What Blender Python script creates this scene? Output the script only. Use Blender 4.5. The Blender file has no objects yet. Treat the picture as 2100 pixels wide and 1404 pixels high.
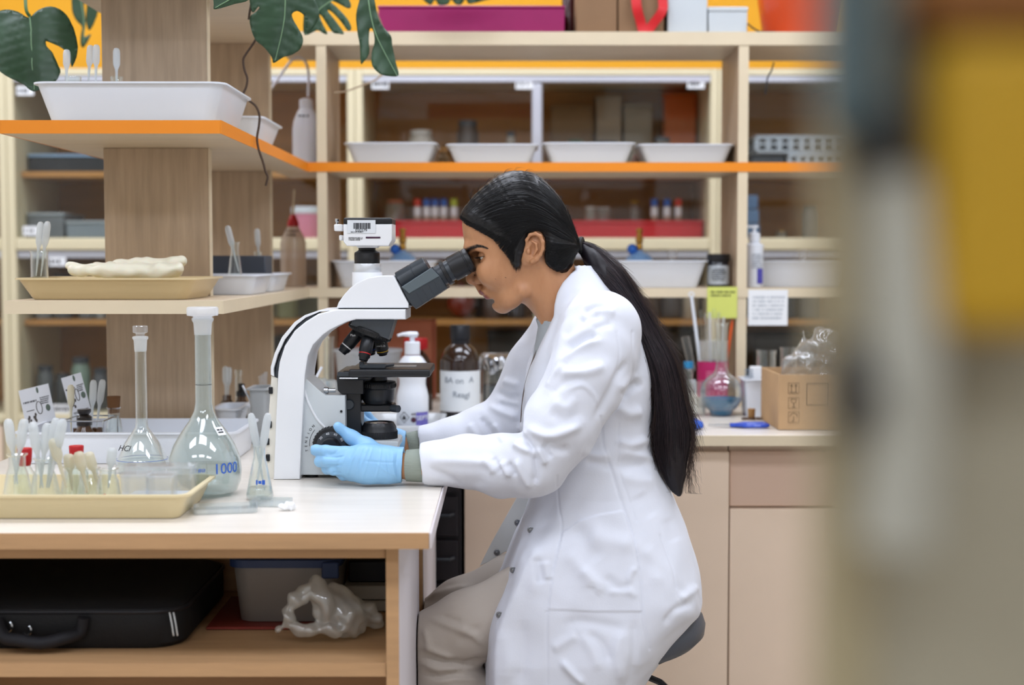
import bpy, bmesh, math, random
import numpy as np
from mathutils import Vector, Matrix, Euler

R = math.radians
random.seed(7)
rng = np.random.default_rng(7)
scene = bpy.context.scene
COL = scene.collection

# ------------------------------------------------------------------ camera
F = 2100 * 50 / 36.0                       # focal length in pixels
CAMZ = 1.165
PITCH = math.atan((702 - 531) / F)
YAW = math.atan(10 / F)
fw = Vector((math.sin(YAW) * math.cos(PITCH), math.cos(YAW) * math.cos(PITCH), -math.sin(PITCH)))
rt = Vector((math.cos(YAW), -math.sin(YAW), 0))
up = rt.cross(fw)
cam_d = bpy.data.cameras.new('camera')
cam = bpy.data.objects.new('camera', cam_d)
COL.objects.link(cam)
M3 = Matrix((rt, up, -fw)).transposed()
cam.matrix_world = Matrix.Translation((0, 0, CAMZ)) @ M3.to_4x4()
cam_d.lens = 50
cam_d.sensor_width = 36
cam_d.clip_start = 0.02
cam_d.dof.use_dof = True
cam_d.dof.focus_distance = 2.50
cam_d.dof.aperture_fstop = 2.6
scene.camera = cam

# ------------------------------------------------------------------ light
world = bpy.data.worlds.new('world')
scene.world = world
world.use_nodes = True
world.node_tree.nodes['Background'].inputs[0].default_value = (0.9, 0.95, 1, 1)
world.node_tree.nodes['Background'].inputs[1].default_value = 0.3
LAMP = 10.8
scene.view_settings.view_transform = 'Standard'
scene.view_settings.look = 'None'
scene.view_settings.exposure = 0.0
scene.view_settings.gamma = 1.0
scene.view_settings.use_curve_mapping = False
scene.cycles.use_denoising = True
scene.cycles.max_bounces = 6
scene.cycles.diffuse_bounces = 4
scene.cycles.glossy_bounces = 3
scene.cycles.transparent_max_bounces = 24
scene.cycles.caustics_reflective = False
scene.cycles.caustics_refractive = False
scene.cycles.sample_clamp_indirect = 4.0
scene.cycles.use_adaptive_sampling = True
scene.cycles.adaptive_threshold = 0.07

YM = 2.54                                   # middle plane of woman and microscope
DESK = 0.78                                 # bench top height


def at(px, py, Y=YM):
    """world point on the plane y=Y that the photograph shows at (px, py)"""
    d = fw + rt * ((px - 1050) / F) - up * ((py - 702) / F)
    return Vector((0, 0, CAMZ)) + d * (Y / d.y)


def wx(px, Y, py=700):
    return at(px, py, Y).x


def wz(py, Y, px=1050):
    return at(px, py, Y).z


# ------------------------------------------------------------------ materials
def lin(c):
    if isinstance(c, str):
        c = c.lstrip('#')
        c = [int(c[i:i + 2], 16) / 255 for i in (0, 2, 4)]
    return tuple(x / 12.92 if x <= 0.04045 else ((x + 0.055) / 1.055) ** 2.4 for x in c) + (1,)


MATS = {}


def mat(name, color='#ffffff', rough=0.5, metal=0.0, spec=0.5, bump=0, bscale=50, var=0, vscale=8, stretch=(1, 1, 1),
        emit=0, sss=0, coat=0, trans=0, ior=1.45, sheen=0, color2=None):
    if name in MATS:
        return MATS[name]
    m = bpy.data.materials.new(name)
    m.use_nodes = True
    nt = m.node_tree
    b = nt.nodes['Principled BSDF']
    b.inputs['Base Color'].default_value = lin(color)
    b.inputs['Roughness'].default_value = rough
    b.inputs['Metallic'].default_value = metal
    b.inputs['Specular IOR Level'].default_value = spec
    b.inputs['IOR'].default_value = ior
    b.inputs['Coat Weight'].default_value = coat
    b.inputs['Coat Roughness'].default_value = 0.08
    b.inputs['Transmission Weight'].default_value = trans
    b.inputs['Sheen Weight'].default_value = sheen
    if sss:
        b.inputs['Subsurface Weight'].default_value = sss
        b.inputs['Subsurface Radius'].default_value = (0.9, 0.35, 0.2)
        b.inputs['Subsurface Scale'].default_value = 0.008
    if emit:
        b.inputs['Emission Color'].default_value = lin(color)
        b.inputs['Emission Strength'].default_value = emit
    if bump or var:
        tc = nt.nodes.new('ShaderNodeTexCoord')
        mp = nt.nodes.new('ShaderNodeMapping')
        mp.inputs['Scale'].default_value = stretch
        nt.links.new(tc.outputs['Object'], mp.inputs['Vector'])
    if var:
        n = nt.nodes.new('ShaderNodeTexNoise')
        n.inputs['Scale'].default_value = vscale
        n.inputs['Detail'].default_value = 6
        n.inputs['Roughness'].default_value = 0.6
        nt.links.new(mp.outputs['Vector'], n.inputs['Vector'])
        r = nt.nodes.new('ShaderNodeMapRange')
        r.inputs['From Min'].default_value = 0.3
        r.inputs['From Max'].default_value = 0.7
        nt.links.new(n.outputs['Fac'], r.inputs['Value'])
        mx = nt.nodes.new('ShaderNodeMix')
        mx.data_type = 'RGBA'
        a = lin(color)
        mx.inputs[6].default_value = lin(color2) if color2 else tuple(x * (1 - var) for x in a[:3]) + (1,)
        mx.inputs[7].default_value = a if color2 else tuple(min(1, x * (1 + var * 0.5)) for x in a[:3]) + (1,)
        nt.links.new(r.outputs['Result'], mx.inputs[0])
        nt.links.new(mx.outputs[2], b.inputs['Base Color'])
    if bump:
        n2 = nt.nodes.new('ShaderNodeTexNoise')
        n2.inputs['Scale'].default_value = bscale
        n2.inputs['Detail'].default_value = 4
        nt.links.new(mp.outputs['Vector'], n2.inputs['Vector'])
        bp = nt.nodes.new('ShaderNodeBump')
        bp.inputs['Strength'].default_value = bump
        bp.inputs['Distance'].default_value = 0.002
        nt.links.new(n2.outputs['Fac'], bp.inputs['Height'])
        nt.links.new(bp.outputs['Normal'], b.inputs['Normal'])
    MATS[name] = m
    return m


def thin(name, color='#ffffff', tint='#f4f8f8', base=0.06, edge=0.75, milk=0.0, rough=0.03, spec=1.0, translucent=0.0):
    """thin-walled clear glass or plastic: see-through, glossy, denser where the wall is seen edge-on"""
    if name in MATS:
        return MATS[name]
    m = bpy.data.materials.new(name)
    m.use_nodes = True
    nt = m.node_tree
    for n in list(nt.nodes):
        nt.nodes.remove(n)
    out = nt.nodes.new('ShaderNodeOutputMaterial')
    tr = nt.nodes.new('ShaderNodeBsdfTransparent')
    tr.inputs[0].default_value = lin(tint)
    gl = nt.nodes.new('ShaderNodeBsdfGlossy')
    gl.inputs['Roughness'].default_value = rough
    gl.inputs['Color'].default_value = (spec, spec, spec, 1)
    df = nt.nodes.new('ShaderNodeBsdfDiffuse')
    df.inputs[0].default_value = lin(color)
    tl = nt.nodes.new('ShaderNodeBsdfTranslucent')
    tl.inputs[0].default_value = lin(color)
    ms = nt.nodes.new('ShaderNodeMixShader')
    ms.inputs[0].default_value = 0.5
    nt.links.new(df.outputs[0], ms.inputs[1])
    nt.links.new(tl.outputs[0], ms.inputs[2])
    lw = nt.nodes.new('ShaderNodeLayerWeight')
    lw.inputs['Blend'].default_value = 0.5
    pw = nt.nodes.new('ShaderNodeMath')
    pw.operation = 'POWER'
    pw.inputs[1].default_value = 2.2
    nt.links.new(lw.outputs['Facing'], pw.inputs[0])
    # milkiness grows to the edge
    mr = nt.nodes.new('ShaderNodeMapRange')
    mr.inputs['To Min'].default_value = milk
    mr.inputs['To Max'].default_value = min(1, milk + (1 - milk) * edge * 0.45)
    nt.links.new(pw.outputs[0], mr.inputs['Value'])
    m1 = nt.nodes.new('ShaderNodeMixShader')
    nt.links.new(mr.outputs[0], m1.inputs[0])
    nt.links.new(tr.outputs[0], m1.inputs[1])
    nt.links.new(ms.outputs[0], m1.inputs[2])
    fr = nt.nodes.new('ShaderNodeMapRange')
    fr.inputs['To Min'].default_value = base
    fr.inputs['To Max'].default_value = edge
    nt.links.new(pw.outputs[0], fr.inputs['Value'])
    m2 = nt.nodes.new('ShaderNodeMixShader')
    nt.links.new(fr.outputs[0], m2.inputs[0])
    nt.links.new(m1.outputs[0], m2.inputs[1])
    nt.links.new(gl.outputs[0], m2.inputs[2])
    nt.links.new(m2.outputs[0], out.inputs[0])
    MATS[name] = m
    return m


W_BOARD = mat('oak_board', '#b9a186', 0.5, var=0.22, vscale=7, stretch=(9, 9, 0.55), bump=0.15, bscale=60)
W_SHELF = mat('maple_shelf', '#d2c1a8', 0.42, var=0.1, vscale=6, stretch=(0.8, 8, 8), bump=0.05, bscale=60)
W_EDGE = mat('cream_edge', '#e0d0b2', 0.5, var=0.05, vscale=6)
W_TOP = mat('bench_laminate', '#e3dbcf', 0.28, var=0.07, vscale=5, stretch=(0.6, 7, 1))
W_FRONT = mat('cabinet_front', '#efd8c0', 0.5, var=0.04, vscale=3)
W_TAN = mat('tan_edge', '#c0976c', 0.5, var=0.14, vscale=8, stretch=(0.6, 6, 6))
W_SIDE = mat('lit_side', '#ddd6d8', 0.5)  # pale tone carries the light falling on the bench side faces
ORANGE = mat('orange_edge', '#ee8d18', 0.42, var=0.04, vscale=4)
CREAM = mat('cream_frame', '#ddd2b0', 0.5)
WHITEPL = mat('white_plastic', '#e6ebf3', 0.32, coat=0.15)
CREAMPL = mat('cream_plastic', '#dcc79a', 0.35, coat=0.2)
GLASS = thin('clear_glass', tint='#fcfefd', base=0.05, edge=0.7)
PANE = thin('cabinet_glass', tint='#f8f9f8', base=0.022, edge=0.35)
PLASTIC = thin('clear_plastic', color='#f8fafc', tint='#fcfdfe', base=0.07, edge=0.5, milk=0.10, rough=0.12)
MILKY = thin('milky_plastic', color='#f6f8fb', tint='#fcfdfe', base=0.06, edge=0.35, milk=0.55, rough=0.25)
FROST = thin('frosted_glass', color='#f5f7f8', base=0.08, edge=0.4, milk=0.6, rough=0.3)
WATER = thin('water', color='#eef3f3', tint='#f6f9f9', base=0.07, edge=0.4, milk=0.06, rough=0.02)
AMBER = thin('amber_glass', color='#3a1605', tint='#7a3408', base=0.06, edge=0.35, milk=0.72, rough=0.05)
BAG = thin('film_plastic', color='#fbfaf4', base=0.12, edge=0.4, milk=0.42, rough=0.15)
CLEARBAG = thin('clear_film', color='#eef2f6', base=0.16, edge=0.6, milk=0.16, rough=0.1)
BLACK = mat('black_satin', '#17181b', 0.38)
BLACKR = mat('black_rubber', '#101113', 0.55, bump=0.1, bscale=120)
DGREY = mat('dark_grey', '#3a3f45', 0.42)
CHROME = mat('chrome', '#c8ccd0', 0.18, metal=1)
BRASS = mat('brass', '#b98d45', 0.3, metal=1)
PAPER = mat('paper', '#eef0f2', 0.8)
INK = mat('ink', '#1c1c22', 0.7)
RED = mat('red_plastic', '#b5171e', 0.4)


# ------------------------------------------------------------------ mesh helpers
class MB:
    """collects shapes of one part; positions relative to the owner"""

    def __init__(s):
        s.v, s.f, s.wn = [], [], False

    def add(s, v, f):
        n = len(s.v)
        s.v += [tuple(p) for p in v]
        s.f += [tuple(i + n for i in q) for q in f]
        return s

    def bm(s, bm):
        bm.verts.index_update()
        s.add([v.co[:] for v in bm.verts], [[v.index for v in f.verts] for f in bm.faces])
        bm.free()
        return s

    def box(s, x0, x1, y0, y1, z0, z1, bev=0.0, seg=2):
        b = bmesh.new()
        bmesh.ops.create_cube(b, size=1)
        for v in b.verts:
            v.co = (x0 + (v.co.x + .5) * (x1 - x0), y0 + (v.co.y + .5) * (y1 - y0), z0 + (v.co.z + .5) * (z1 - z0))
        if bev:
            s.wn = True
            bmesh.ops.bevel(b, geom=b.edges[:], offset=bev, segments=seg, affect='EDGES', profile=0.5)
        return s.bm(b)

    def prism(s, poly, y0, y1, bev=0.0, seg=2, axis='y', ends=True):
        """poly: (x, z) outline extruded along y (or (x, y) along z when axis is 'z')"""
        b = bmesh.new()
        mk = (lambda p, t: (p[0], t, p[1])) if axis == 'y' else (lambda p, t: (p[0], p[1], t))
        A = [b.verts.new(mk(p, y0)) for p in poly]
        B = [b.verts.new(mk(p, y1)) for p in poly]
        n = len(poly)
        fa = b.faces.new(A)
        fb = b.faces.new(B[::-1])
        for i in range(n):
            b.faces.new((A[i], B[i], B[(i + 1) % n], A[(i + 1) % n]))
        bmesh.ops.recalc_face_normals(b, faces=b.faces[:])
        if bev:
            s.wn = True
            es = list({e for f in (fa, fb) for e in f.edges}) if ends else b.edges[:]
            bmesh.ops.bevel(b, geom=es, offset=bev, segments=seg, affect='EDGES', profile=0.5)
        return s.bm(b)

    def lathe(s, prof, n=32, o=(0, 0, 0), M=None, sy=1.0, cap=True):
        """prof: (radius, height) pairs turned about z, then M, then moved to o"""
        M = M or Matrix.Identity(3)
        o = Vector(o)
        v, f = [], []
        for r, z in prof:
            for i in range(n):
                a = 2 * math.pi * i / n
                v.append(tuple(o + M @ Vector((r * math.cos(a), r * math.sin(a) * sy, z))))
        for k in range(len(prof) - 1):
            for i in range(n):
                j = (i + 1) % n
                f.append((k * n + i, k * n + j, (k + 1) * n + j, (k + 1) * n + i))
        if cap:
            if prof[0][0] > 1e-6:
                f.append(tuple(range(n))[::-1])
            if prof[-1][0] > 1e-6:
                f.append(tuple((len(prof) - 1) * n + i for i in range(n)))
        return s.add(v, f)

    def tube(s, pts, r, n=8, cap=True, flat=1.0):
        pts = [Vector(p) for p in pts]
        rs = r if isinstance(r, (list, tuple)) else [r] * len(pts)
        v, f = [], []
        t0 = (pts[1] - pts[0]).normalized()
        nrm = t0.orthogonal().normalized()
        for i, p in enumerate(pts):
            t = (pts[min(i + 1, len(pts) - 1)] - pts[max(i - 1, 0)]).normalized()
            nrm = (nrm - t * nrm.dot(t)).normalized()
            b = t.cross(nrm)
            for k in range(n):
                a = 2 * math.pi * k / n
                v.append(tuple(p + nrm * (rs[i] * math.cos(a)) + b * (rs[i] * flat * math.sin(a))))
        for i in range(len(pts) - 1):
            for k in range(n):
                j = (k + 1) % n
                f.append((i * n + k, i * n + j, (i + 1) * n + j, (i + 1) * n + k))
        if cap:
            f.append(tuple(range(n))[::-1])
            f.append(tuple((len(pts) - 1) * n + k for k in range(n)))
        return s.add(v, f)

    def loft(s, loops, cap0=True, cap1=True):
        n = len(loops[0])
        v = [p for l in loops for p in l]
        f = []
        for k in range(len(loops) - 1):
            for i in range(n):
                j = (i + 1) % n
                f.append((k * n + i, k * n + j, (k + 1) * n + j, (k + 1) * n + i))
        if cap0:
            f.append(tuple(range(n))[::-1])
        if cap1:
            f.append(tuple((len(loops) - 1) * n + i for i in range(n)))
        return s.add(v, f)

    def ball(s, c, r, sc=(1, 1, 1), n=16):
        prof = [(r * math.sin(math.pi * k / (n // 2)), -r * math.cos(math.pi * k / (n // 2))) for k in range(n // 2 + 1)]
        prof[0] = (0, -r)
        prof[-1] = (0, r)
        m = MB().lathe(prof, n, cap=False)
        return s.add([(c[0] + p[0] * sc[0], c[1] + p[1] * sc[1], c[2] + p[2] * sc[2]) for p in m.v], m.f)

    def xf(s, M):
        s.v = [tuple(M @ Vector(p)) for p in s.v]
        return s

    def off(s, d):
        s.v = [(p[0] - d[0], p[1] - d[1], p[2] - d[2]) for p in s.v]
        return s

    def mesh(s, name, smooth=38):
        me = bpy.data.meshes.new(name)
        me.from_pydata(s.v, [], s.f)
        b = bmesh.new()
        b.from_mesh(me)
        bmesh.ops.remove_doubles(b, verts=b.verts[:], dist=1e-6)
        bmesh.ops.recalc_face_normals(b, faces=b.faces[:])
        b.to_mesh(me)
        b.free()
        if smooth:
            me.shade_smooth()
            me.set_sharp_from_angle(angle=R(smooth))
        return me


def rr(w, d, r, z, cx=0, cy=0, n=4):
    out = []
    for qx, qy, a0 in ((1, 1, 0), (-1, 1, 90), (-1, -1, 180), (1, -1, 270)):
        for k in range(n + 1):
            a = R(a0 + 90 * k / n)
            out.append((cx + qx * (w / 2 - r) + r * math.cos(a), cy + qy * (d / 2 - r) + r * math.sin(a), z))
    return out


def link(name, me, m, parent=None, loc=(0, 0, 0)):
    o = bpy.data.objects.new(name, me)
    COL.objects.link(o)
    o.location = loc
    if parent is not None:
        o.parent = parent
    if m is not None:
        me.materials.append(m)
    return o


def part(name, mb, m, parent=None, world=False, smooth=38, label=None):
    """one mesh object; world=True: shape given in world coordinates, parent unrotated"""
    if world and parent is not None:
        p, l = parent, Vector((0, 0, 0))
        while p is not None:
            l += Vector(p.location)
            p = p.parent
        mb.off(l)
    o = link(name, mb.mesh(name, smooth), m, parent)
    if mb.wn:
        o.modifiers.new('weighted_normals', 'WEIGHTED_NORMAL').keep_sharp = True
    if label:
        o['label'] = label
    return o


def tag(o, label, cat, group=None):
    o['label'] = label
    o['category'] = cat
    if group:
        o['group'] = group
    return o


def thing(name, label, cat, loc=(0, 0, 0), rz=0, group=None):
    o = bpy.data.objects.new(name, None)
    COL.objects.link(o)
    o.location = loc
    o.rotation_euler = (0, 0, rz)
    o.empty_display_size = 0.05
    return tag(o, label, cat, group)


def single(name, mb, m, label, cat, loc=None, group=None, smooth=38):
    """a thing that is one mesh; shape in world coordinates, origin moved to loc"""
    if loc is not None:
        mb.off(loc)
    o = link(name, mb.mesh(name, smooth), m, None, loc or (0, 0, 0))
    if mb.wn:
        o.modifiers.new('weighted_normals', 'WEIGHTED_NORMAL').keep_sharp = True
    return tag(o, label, cat, group)


def struct(name, mb, m, parent=None):
    o = link(name, mb.mesh(name), m, parent)
    if parent is None:
        o['kind'] = 'structure'
    return o


def dup(root, loc=None, rot=None, label=None, group=None):
    r = root.copy()
    COL.objects.link(r)
    if loc is not None:
        r.location = loc
    if rot is not None:
        r.rotation_euler = rot
    if label:
        r['label'] = label
    if group:
        r['group'] = group
    for ch in list(root.children):
        c = ch.copy()
        COL.objects.link(c)
        c.parent = r
        for g in list(ch.children):
            d = g.copy()
            COL.objects.link(d)
            d.parent = c
    return r


def text(name, s, size, m, parent, M, bend=None, depth=0.0002, align='CENTER'):
    """flat lettering as a mesh; M places it, bend wraps it round a vertical cylinder of that radius"""
    cu = bpy.data.curves.new(name, 'FONT')
    cu.body = s
    cu.size = size
    cu.align_x = align
    cu.align_y = 'CENTER'
    cu.extrude = depth
    o = bpy.data.objects.new(name, cu)
    COL.objects.link(o)
    dg = bpy.context.evaluated_depsgraph_get()
    me = bpy.data.meshes.new_from_object(o.evaluated_get(dg))
    bpy.data.objects.remove(o)
    me.materials.clear()
    for v in me.vertices:
        p = v.co.copy()
        if bend:
            a = p.x / bend
            p = Vector(((bend + p.z) * math.sin(a), p.y, (bend + p.z) * math.cos(a) - bend))
        v.co = M @ p
    me.update()
    return link(name, me, m, parent)


def facing(loc, rz=0, tilt=0):
    """matrix for lettering that faces the camera side (-y), upright"""
    return Matrix.Translation(loc) @ Matrix.Rotation(rz, 4, 'Z') @ Matrix.Rotation(R(90) + tilt, 4, 'X')


def cat_rom(pts, n=6, closed=False):
    P = [Vector(p) for p in pts]
    out = []
    m = len(P)
    rng_ = range(m if closed else m - 1)
    for i in rng_:
        p0 = P[(i - 1) % m] if closed or i > 0 else P[0]
        p1, p2 = P[i], P[(i + 1) % m]
        p3 = P[(i + 2) % m] if closed or i + 2 < m else P[-1]
        for k in range(n):
            t = k / n
            out.append(0.5 * ((2 * p1) + (p2 - p0) * t + (2 * p0 - 5 * p1 + 4 * p2 - p3) * t * t + (3 * p1 - p0 - 3 * p2 + p3) * t ** 3))
    if not closed:
        out.append(P[-1])
    return out


# ------------------------------------------------------------------ implicit surfaces
class Field:
    def __init__(s, lo, hi, h):
        s.lo, s.h = np.array(lo, float), h
        n = np.ceil((np.array(hi) - s.lo) / h).astype(int) + 1
        s.ax = [(s.lo[i] + h * np.arange(n[i])).astype(np.float32) for i in range(3)]
        s.f = np.full(n, 0.2, np.float32)

    def sub(s, lo, hi):
        sl = []
        for i in range(3):
            a = max(0, int((lo[i] - s.lo[i]) / s.h))
            b = min(s.f.shape[i], int((hi[i] - s.lo[i]) / s.h) + 2)
            sl.append(slice(a, max(a, b)))
        X = s.ax[0][sl[0]][:, None, None]
        Y = s.ax[1][sl[1]][None, :, None]
        Z = s.ax[2][sl[2]][None, None, :]
        return tuple(sl), X, Y, Z

    def all(s):
        return s.ax[0][:, None, None], s.ax[1][None, :, None], s.ax[2][None, None, :]

    def put(s, sl, d, k, op='u'):
        a = s.f[sl]
        if op == 'u':
            if k:
                h = np.maximum(k - np.abs(a - d), 0) / k
                r = np.minimum(a, d) - h * h * k * 0.25
            else:
                r = np.minimum(a, d)
        else:                                   # subtract
            d = -d
            if k:
                h = np.maximum(k - np.abs(a - d), 0) / k
                r = np.maximum(a, d) + h * h * k * 0.25
            else:
                r = np.maximum(a, d)
        s.f[sl] = r

    def cone(s, a, b, ra, rb, k=0.0, op='u', sy=1.0):
        a, b = np.array(a, float), np.array(b, float)
        m = max(ra, rb) * max(1, sy) + k + 3 * s.h
        sl, X, Y, Z = s.sub(np.minimum(a, b) - m, np.maximum(a, b) + m)
        if s.f[sl].size == 0:
            return s
        ba = b - a
        L = ba @ ba + 1e-12
        px, py, pz = X - a[0], (Y - a[1]), Z - a[2]
        t = np.clip((px * ba[0] + py * ba[1] + pz * ba[2]) / L, 0, 1)
        d = np.sqrt((px - t * ba[0]) ** 2 + ((py - t * ba[1]) / sy) ** 2 + (pz - t * ba[2]) ** 2) - (ra + (rb - ra) * t)
        s.put(sl, d, k, op)
        return s

    def chain(s, pts, rs, k=0.0, op='u', sy=1.0):
        for i in range(len(pts) - 1):
            s.cone(pts[i], pts[i + 1], rs[i], rs[i + 1], k, op, sy)
        return s

    def ell(s, c, r, M=None, k=0.0, op='u'):
        c, r = np.array(c, float), np.array(r, float)
        m = r.max() + k + 3 * s.h
        sl, X, Y, Z = s.sub(c - m, c + m)
        if s.f[sl].size == 0:
            return s
        px, py, pz = X - c[0], Y - c[1], Z - c[2]
        if M is not None:
            A = np.array(M)              # rows: local axes in world
            px, py, pz = (A[0, 0] * px + A[0, 1] * py + A[0, 2] * pz, A[1, 0] * px + A[1, 1] * py + A[1, 2] * pz,
                          A[2, 0] * px + A[2, 1] * py + A[2, 2] * pz)
        k0 = np.sqrt((px / r[0]) ** 2 + (py / r[1]) ** 2 + (pz / r[2]) ** 2)
        k1 = np.sqrt((px / r[0] ** 2) ** 2 + (py / r[1] ** 2) ** 2 + (pz / r[2] ** 2) ** 2) + 1e-9
        s.put(sl, k0 * (k0 - 1) / k1, k, op)
        return s

    def net(s):
        f = s.f
        sg = f < 0
        n = f.shape
        ao = np.zeros((n[0] - 1, n[1] - 1, n[2] - 1), bool)
        aa = np.ones_like(ao)
        for i in (0, 1):
            for j in (0, 1):
                for k in (0, 1):
                    c = sg[i:n[0] - 1 + i, j:n[1] - 1 + j, k:n[2] - 1 + k]
                    ao |= c
                    aa &= c
        act = ao & ~aa
        I, J, K = np.nonzero(act)
        idx = np.full(act.shape, -1, np.int64)
        idx[act] = np.arange(len(I))
        V = np.zeros((len(I), 3))
        cnt = np.zeros(len(I))
        cor = [(i, j, k) for i in (0, 1) for j in (0, 1) for k in (0, 1)]
        val = {c: f[I + c[0], J + c[1], K + c[2]].astype(float) for c in cor}
        for a in cor:
            for d in range(3):
                if a[d] == 0:
                    b = list(a)
                    b[d] = 1
                    b = tuple(b)
                    va, vb = val[a], val[b]
                    m = (va < 0) != (vb < 0)
                    t = va[m] / (va[m] - vb[m])
                    p = np.tile(np.array(a, float), (m.sum(), 1))
                    p[:, d] = t
                    V[m] += p
                    cnt[m] += 1
        V = s.lo + s.h * (V / cnt[:, None] + np.stack([I, J, K], 1))
        Q = []
        for d in range(3):
            e1, e2 = [(1, 2), (2, 0), (0, 1)][d]
            A = [slice(None)] * 3
            B = [slice(None)] * 3
            A[d], B[d] = slice(0, -1), slice(1, None)
            sa, sb = sg[tuple(A)], sg[tuple(B)]
            di = sa != sb
            E = np.stack(np.nonzero(di), 1)
            ok = (E[:, e1] > 0) & (E[:, e2] > 0) & (E[:, e1] < n[e1] - 1) & (E[:, e2] < n[e2] - 1)
            E = E[ok]
            fl = sa[tuple(E.T)]
            q = []
            for o1, o2 in ((-1, -1), (0, -1), (0, 0), (-1, 0)):
                P = E.copy()
                P[:, e1] += o1
                P[:, e2] += o2
                q.append(idx[tuple(P.T)])
            q = np.stack(q, 1)
            q[~fl] = q[~fl][:, ::-1]
            Q.append(q)
        Q = np.concatenate(Q)
        return V, Q[(Q >= 0).all(1)]


def relax(V, Q, it=2, lam=0.5):
    E = np.concatenate([Q[:, [0, 1]], Q[:, [1, 2]], Q[:, [2, 3]], Q[:, [3, 0]]])
    c = np.bincount(E[:, 0], minlength=len(V)) + np.bincount(E[:, 1], minlength=len(V))
    for _ in range(it):
        S = np.zeros_like(V)
        for d in range(3):
            S[:, d] = np.bincount(E[:, 0], V[E[:, 1], d], len(V)) + np.bincount(E[:, 1], V[E[:, 0], d], len(V))
        V = V + lam * (S / np.maximum(c, 1)[:, None] - V)
    return V


def normals(V, Q):
    a = np.cross(V[Q[:, 2]] - V[Q[:, 0]], V[Q[:, 3]] - V[Q[:, 1]])
    N = np.zeros_like(V)
    for k in range(4):
        for d in range(3):
            N[:, d] += np.bincount(Q[:, k], a[:, d], len(V))
    return N / (np.linalg.norm(N, axis=1)[:, None] + 1e-12)


def fast_mesh(name, V, Q, m, parent=None, loc=(0, 0, 0), smooth=True):
    me = bpy.data.meshes.new(name)
    V = np.asarray(V, float) - np.array(loc)
    n = Q.shape[1]
    me.vertices.add(len(V))
    me.vertices.foreach_set('co', V.astype(np.float32).ravel())
    me.loops.add(Q.size)
    me.loops.foreach_set('vertex_index', Q.astype(np.int32).ravel())
    me.polygons.add(len(Q))
    me.polygons.foreach_set('loop_start', (np.arange(len(Q)) * n).astype(np.int32))
    me.update(calc_edges=True)
    me.validate()
    if smooth:
        me.shade_smooth()
    return link(name, me, m, parent)


def sdf2(poly, X, Z):
    """signed distance to a closed outline, positive inside"""
    P = np.array([(p[0], p[1]) for p in poly], np.float32)
    D = np.full(np.broadcast(X, Z).shape, 1e9, np.float32)
    ins = np.zeros(D.shape, bool)
    for i in range(len(P)):
        a, b = P[i], P[(i + 1) % len(P)]
        e = b - a
        t = np.clip(((X - a[0]) * e[0] + (Z - a[1]) * e[1]) / (e @ e + 1e-12), 0, 1)
        D = np.minimum(D, (X - a[0] - t * e[0]) ** 2 + (Z - a[1] - t * e[1]) ** 2)
        c = ((a[1] > Z) != (b[1] > Z)) & (X < (b[0] - a[0]) * (Z - a[1]) / (b[1] - a[1] + 1e-12) + a[0])
        ins ^= c
    D = np.sqrt(D)
    return np.where(ins, D, -D)


def blur2(A, n):
    for _ in range(n):
        B = np.pad(A, 1, mode='edge')
        A = (B[:-2, 1:-1] + B[2:, 1:-1] + B[1:-1, :-2] + B[1:-1, 2:] + 2 * A) / 6
    return A


def pxz(pts, Y=YM, n=5, closed=True):
    """pixel outline -> smooth (x, z) outline in the plane y=Y"""
    w = [at(p[0], p[1], Y) for p in pts]
    return [(p.x, p.y) for p in cat_rom([(q.x, q.z, 0) for q in w], n, closed)]


def scribble(parent, x, y, z, w, h, rows=1, seed=0, m=None, M=None, name='lettering'):
    """unreadable printed or written lines: small dark strokes standing in rows, facing -y"""
    r = random.Random(seed)
    b = MB()
    rh = h / rows
    for k in range(rows):
        zz = z + h / 2 - rh * (k + .5)
        xx = x - w / 2
        end = x + w / 2 * (1 if k < rows - 1 else r.uniform(.2, 1))
        while xx < end:
            lw = rh * r.uniform(.18, .42)
            hh = rh * r.uniform(.3, .62)
            b.box(xx, min(xx + lw, end + lw), y - .0004, y, zz - hh / 2, zz + hh / 2)
            xx += lw + rh * (r.uniform(.06, .16) if r.random() > .18 else .4)
    if M is not None:
        b.xf(M)
        return part(name, b, m or INK, parent, False, 0)
    return part(name, b, m or INK, parent, True, 0)


def axisM(d):
    d = Vector(d).normalized()
    return d.to_track_quat('Z', 'Y').to_matrix()

# ================================================================== the room
XL, XR, YF, YB, ZC = -3.6, 3.6, -2.6, 5.75, 3.0
YELLOW = mat('yellow_wall', '#f7b51e', 0.6, var=0.03, vscale=2)
WALLW = mat('white_wall', '#e8e6e0', 0.7, bump=0.05, bscale=80)
struct('floor', MB().box(XL, XR, YF, YB, -0.06, 0), mat('floor_vinyl', '#a59a8c', 0.45, var=0.1, vscale=12))
struct('ceiling', MB().box(XL, XR, YF, YB, ZC, ZC + 0.06), mat('ceiling_paint', '#f0efea', 0.8))
struct('wall_back', MB().box(XL, XR, YB, YB + 0.08, 0, ZC), YELLOW)
struct('wall_front', MB().box(XL, XR, YF - 0.08, YF, 0, ZC), WALLW)
struct('wall_left', MB().box(XL - 0.08, XL, YF, YB, 0, ZC), WALLW)
struct('wall_right', MB().box(XR, XR + 0.08, YF, YB, 0, ZC), WALLW)

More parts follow.
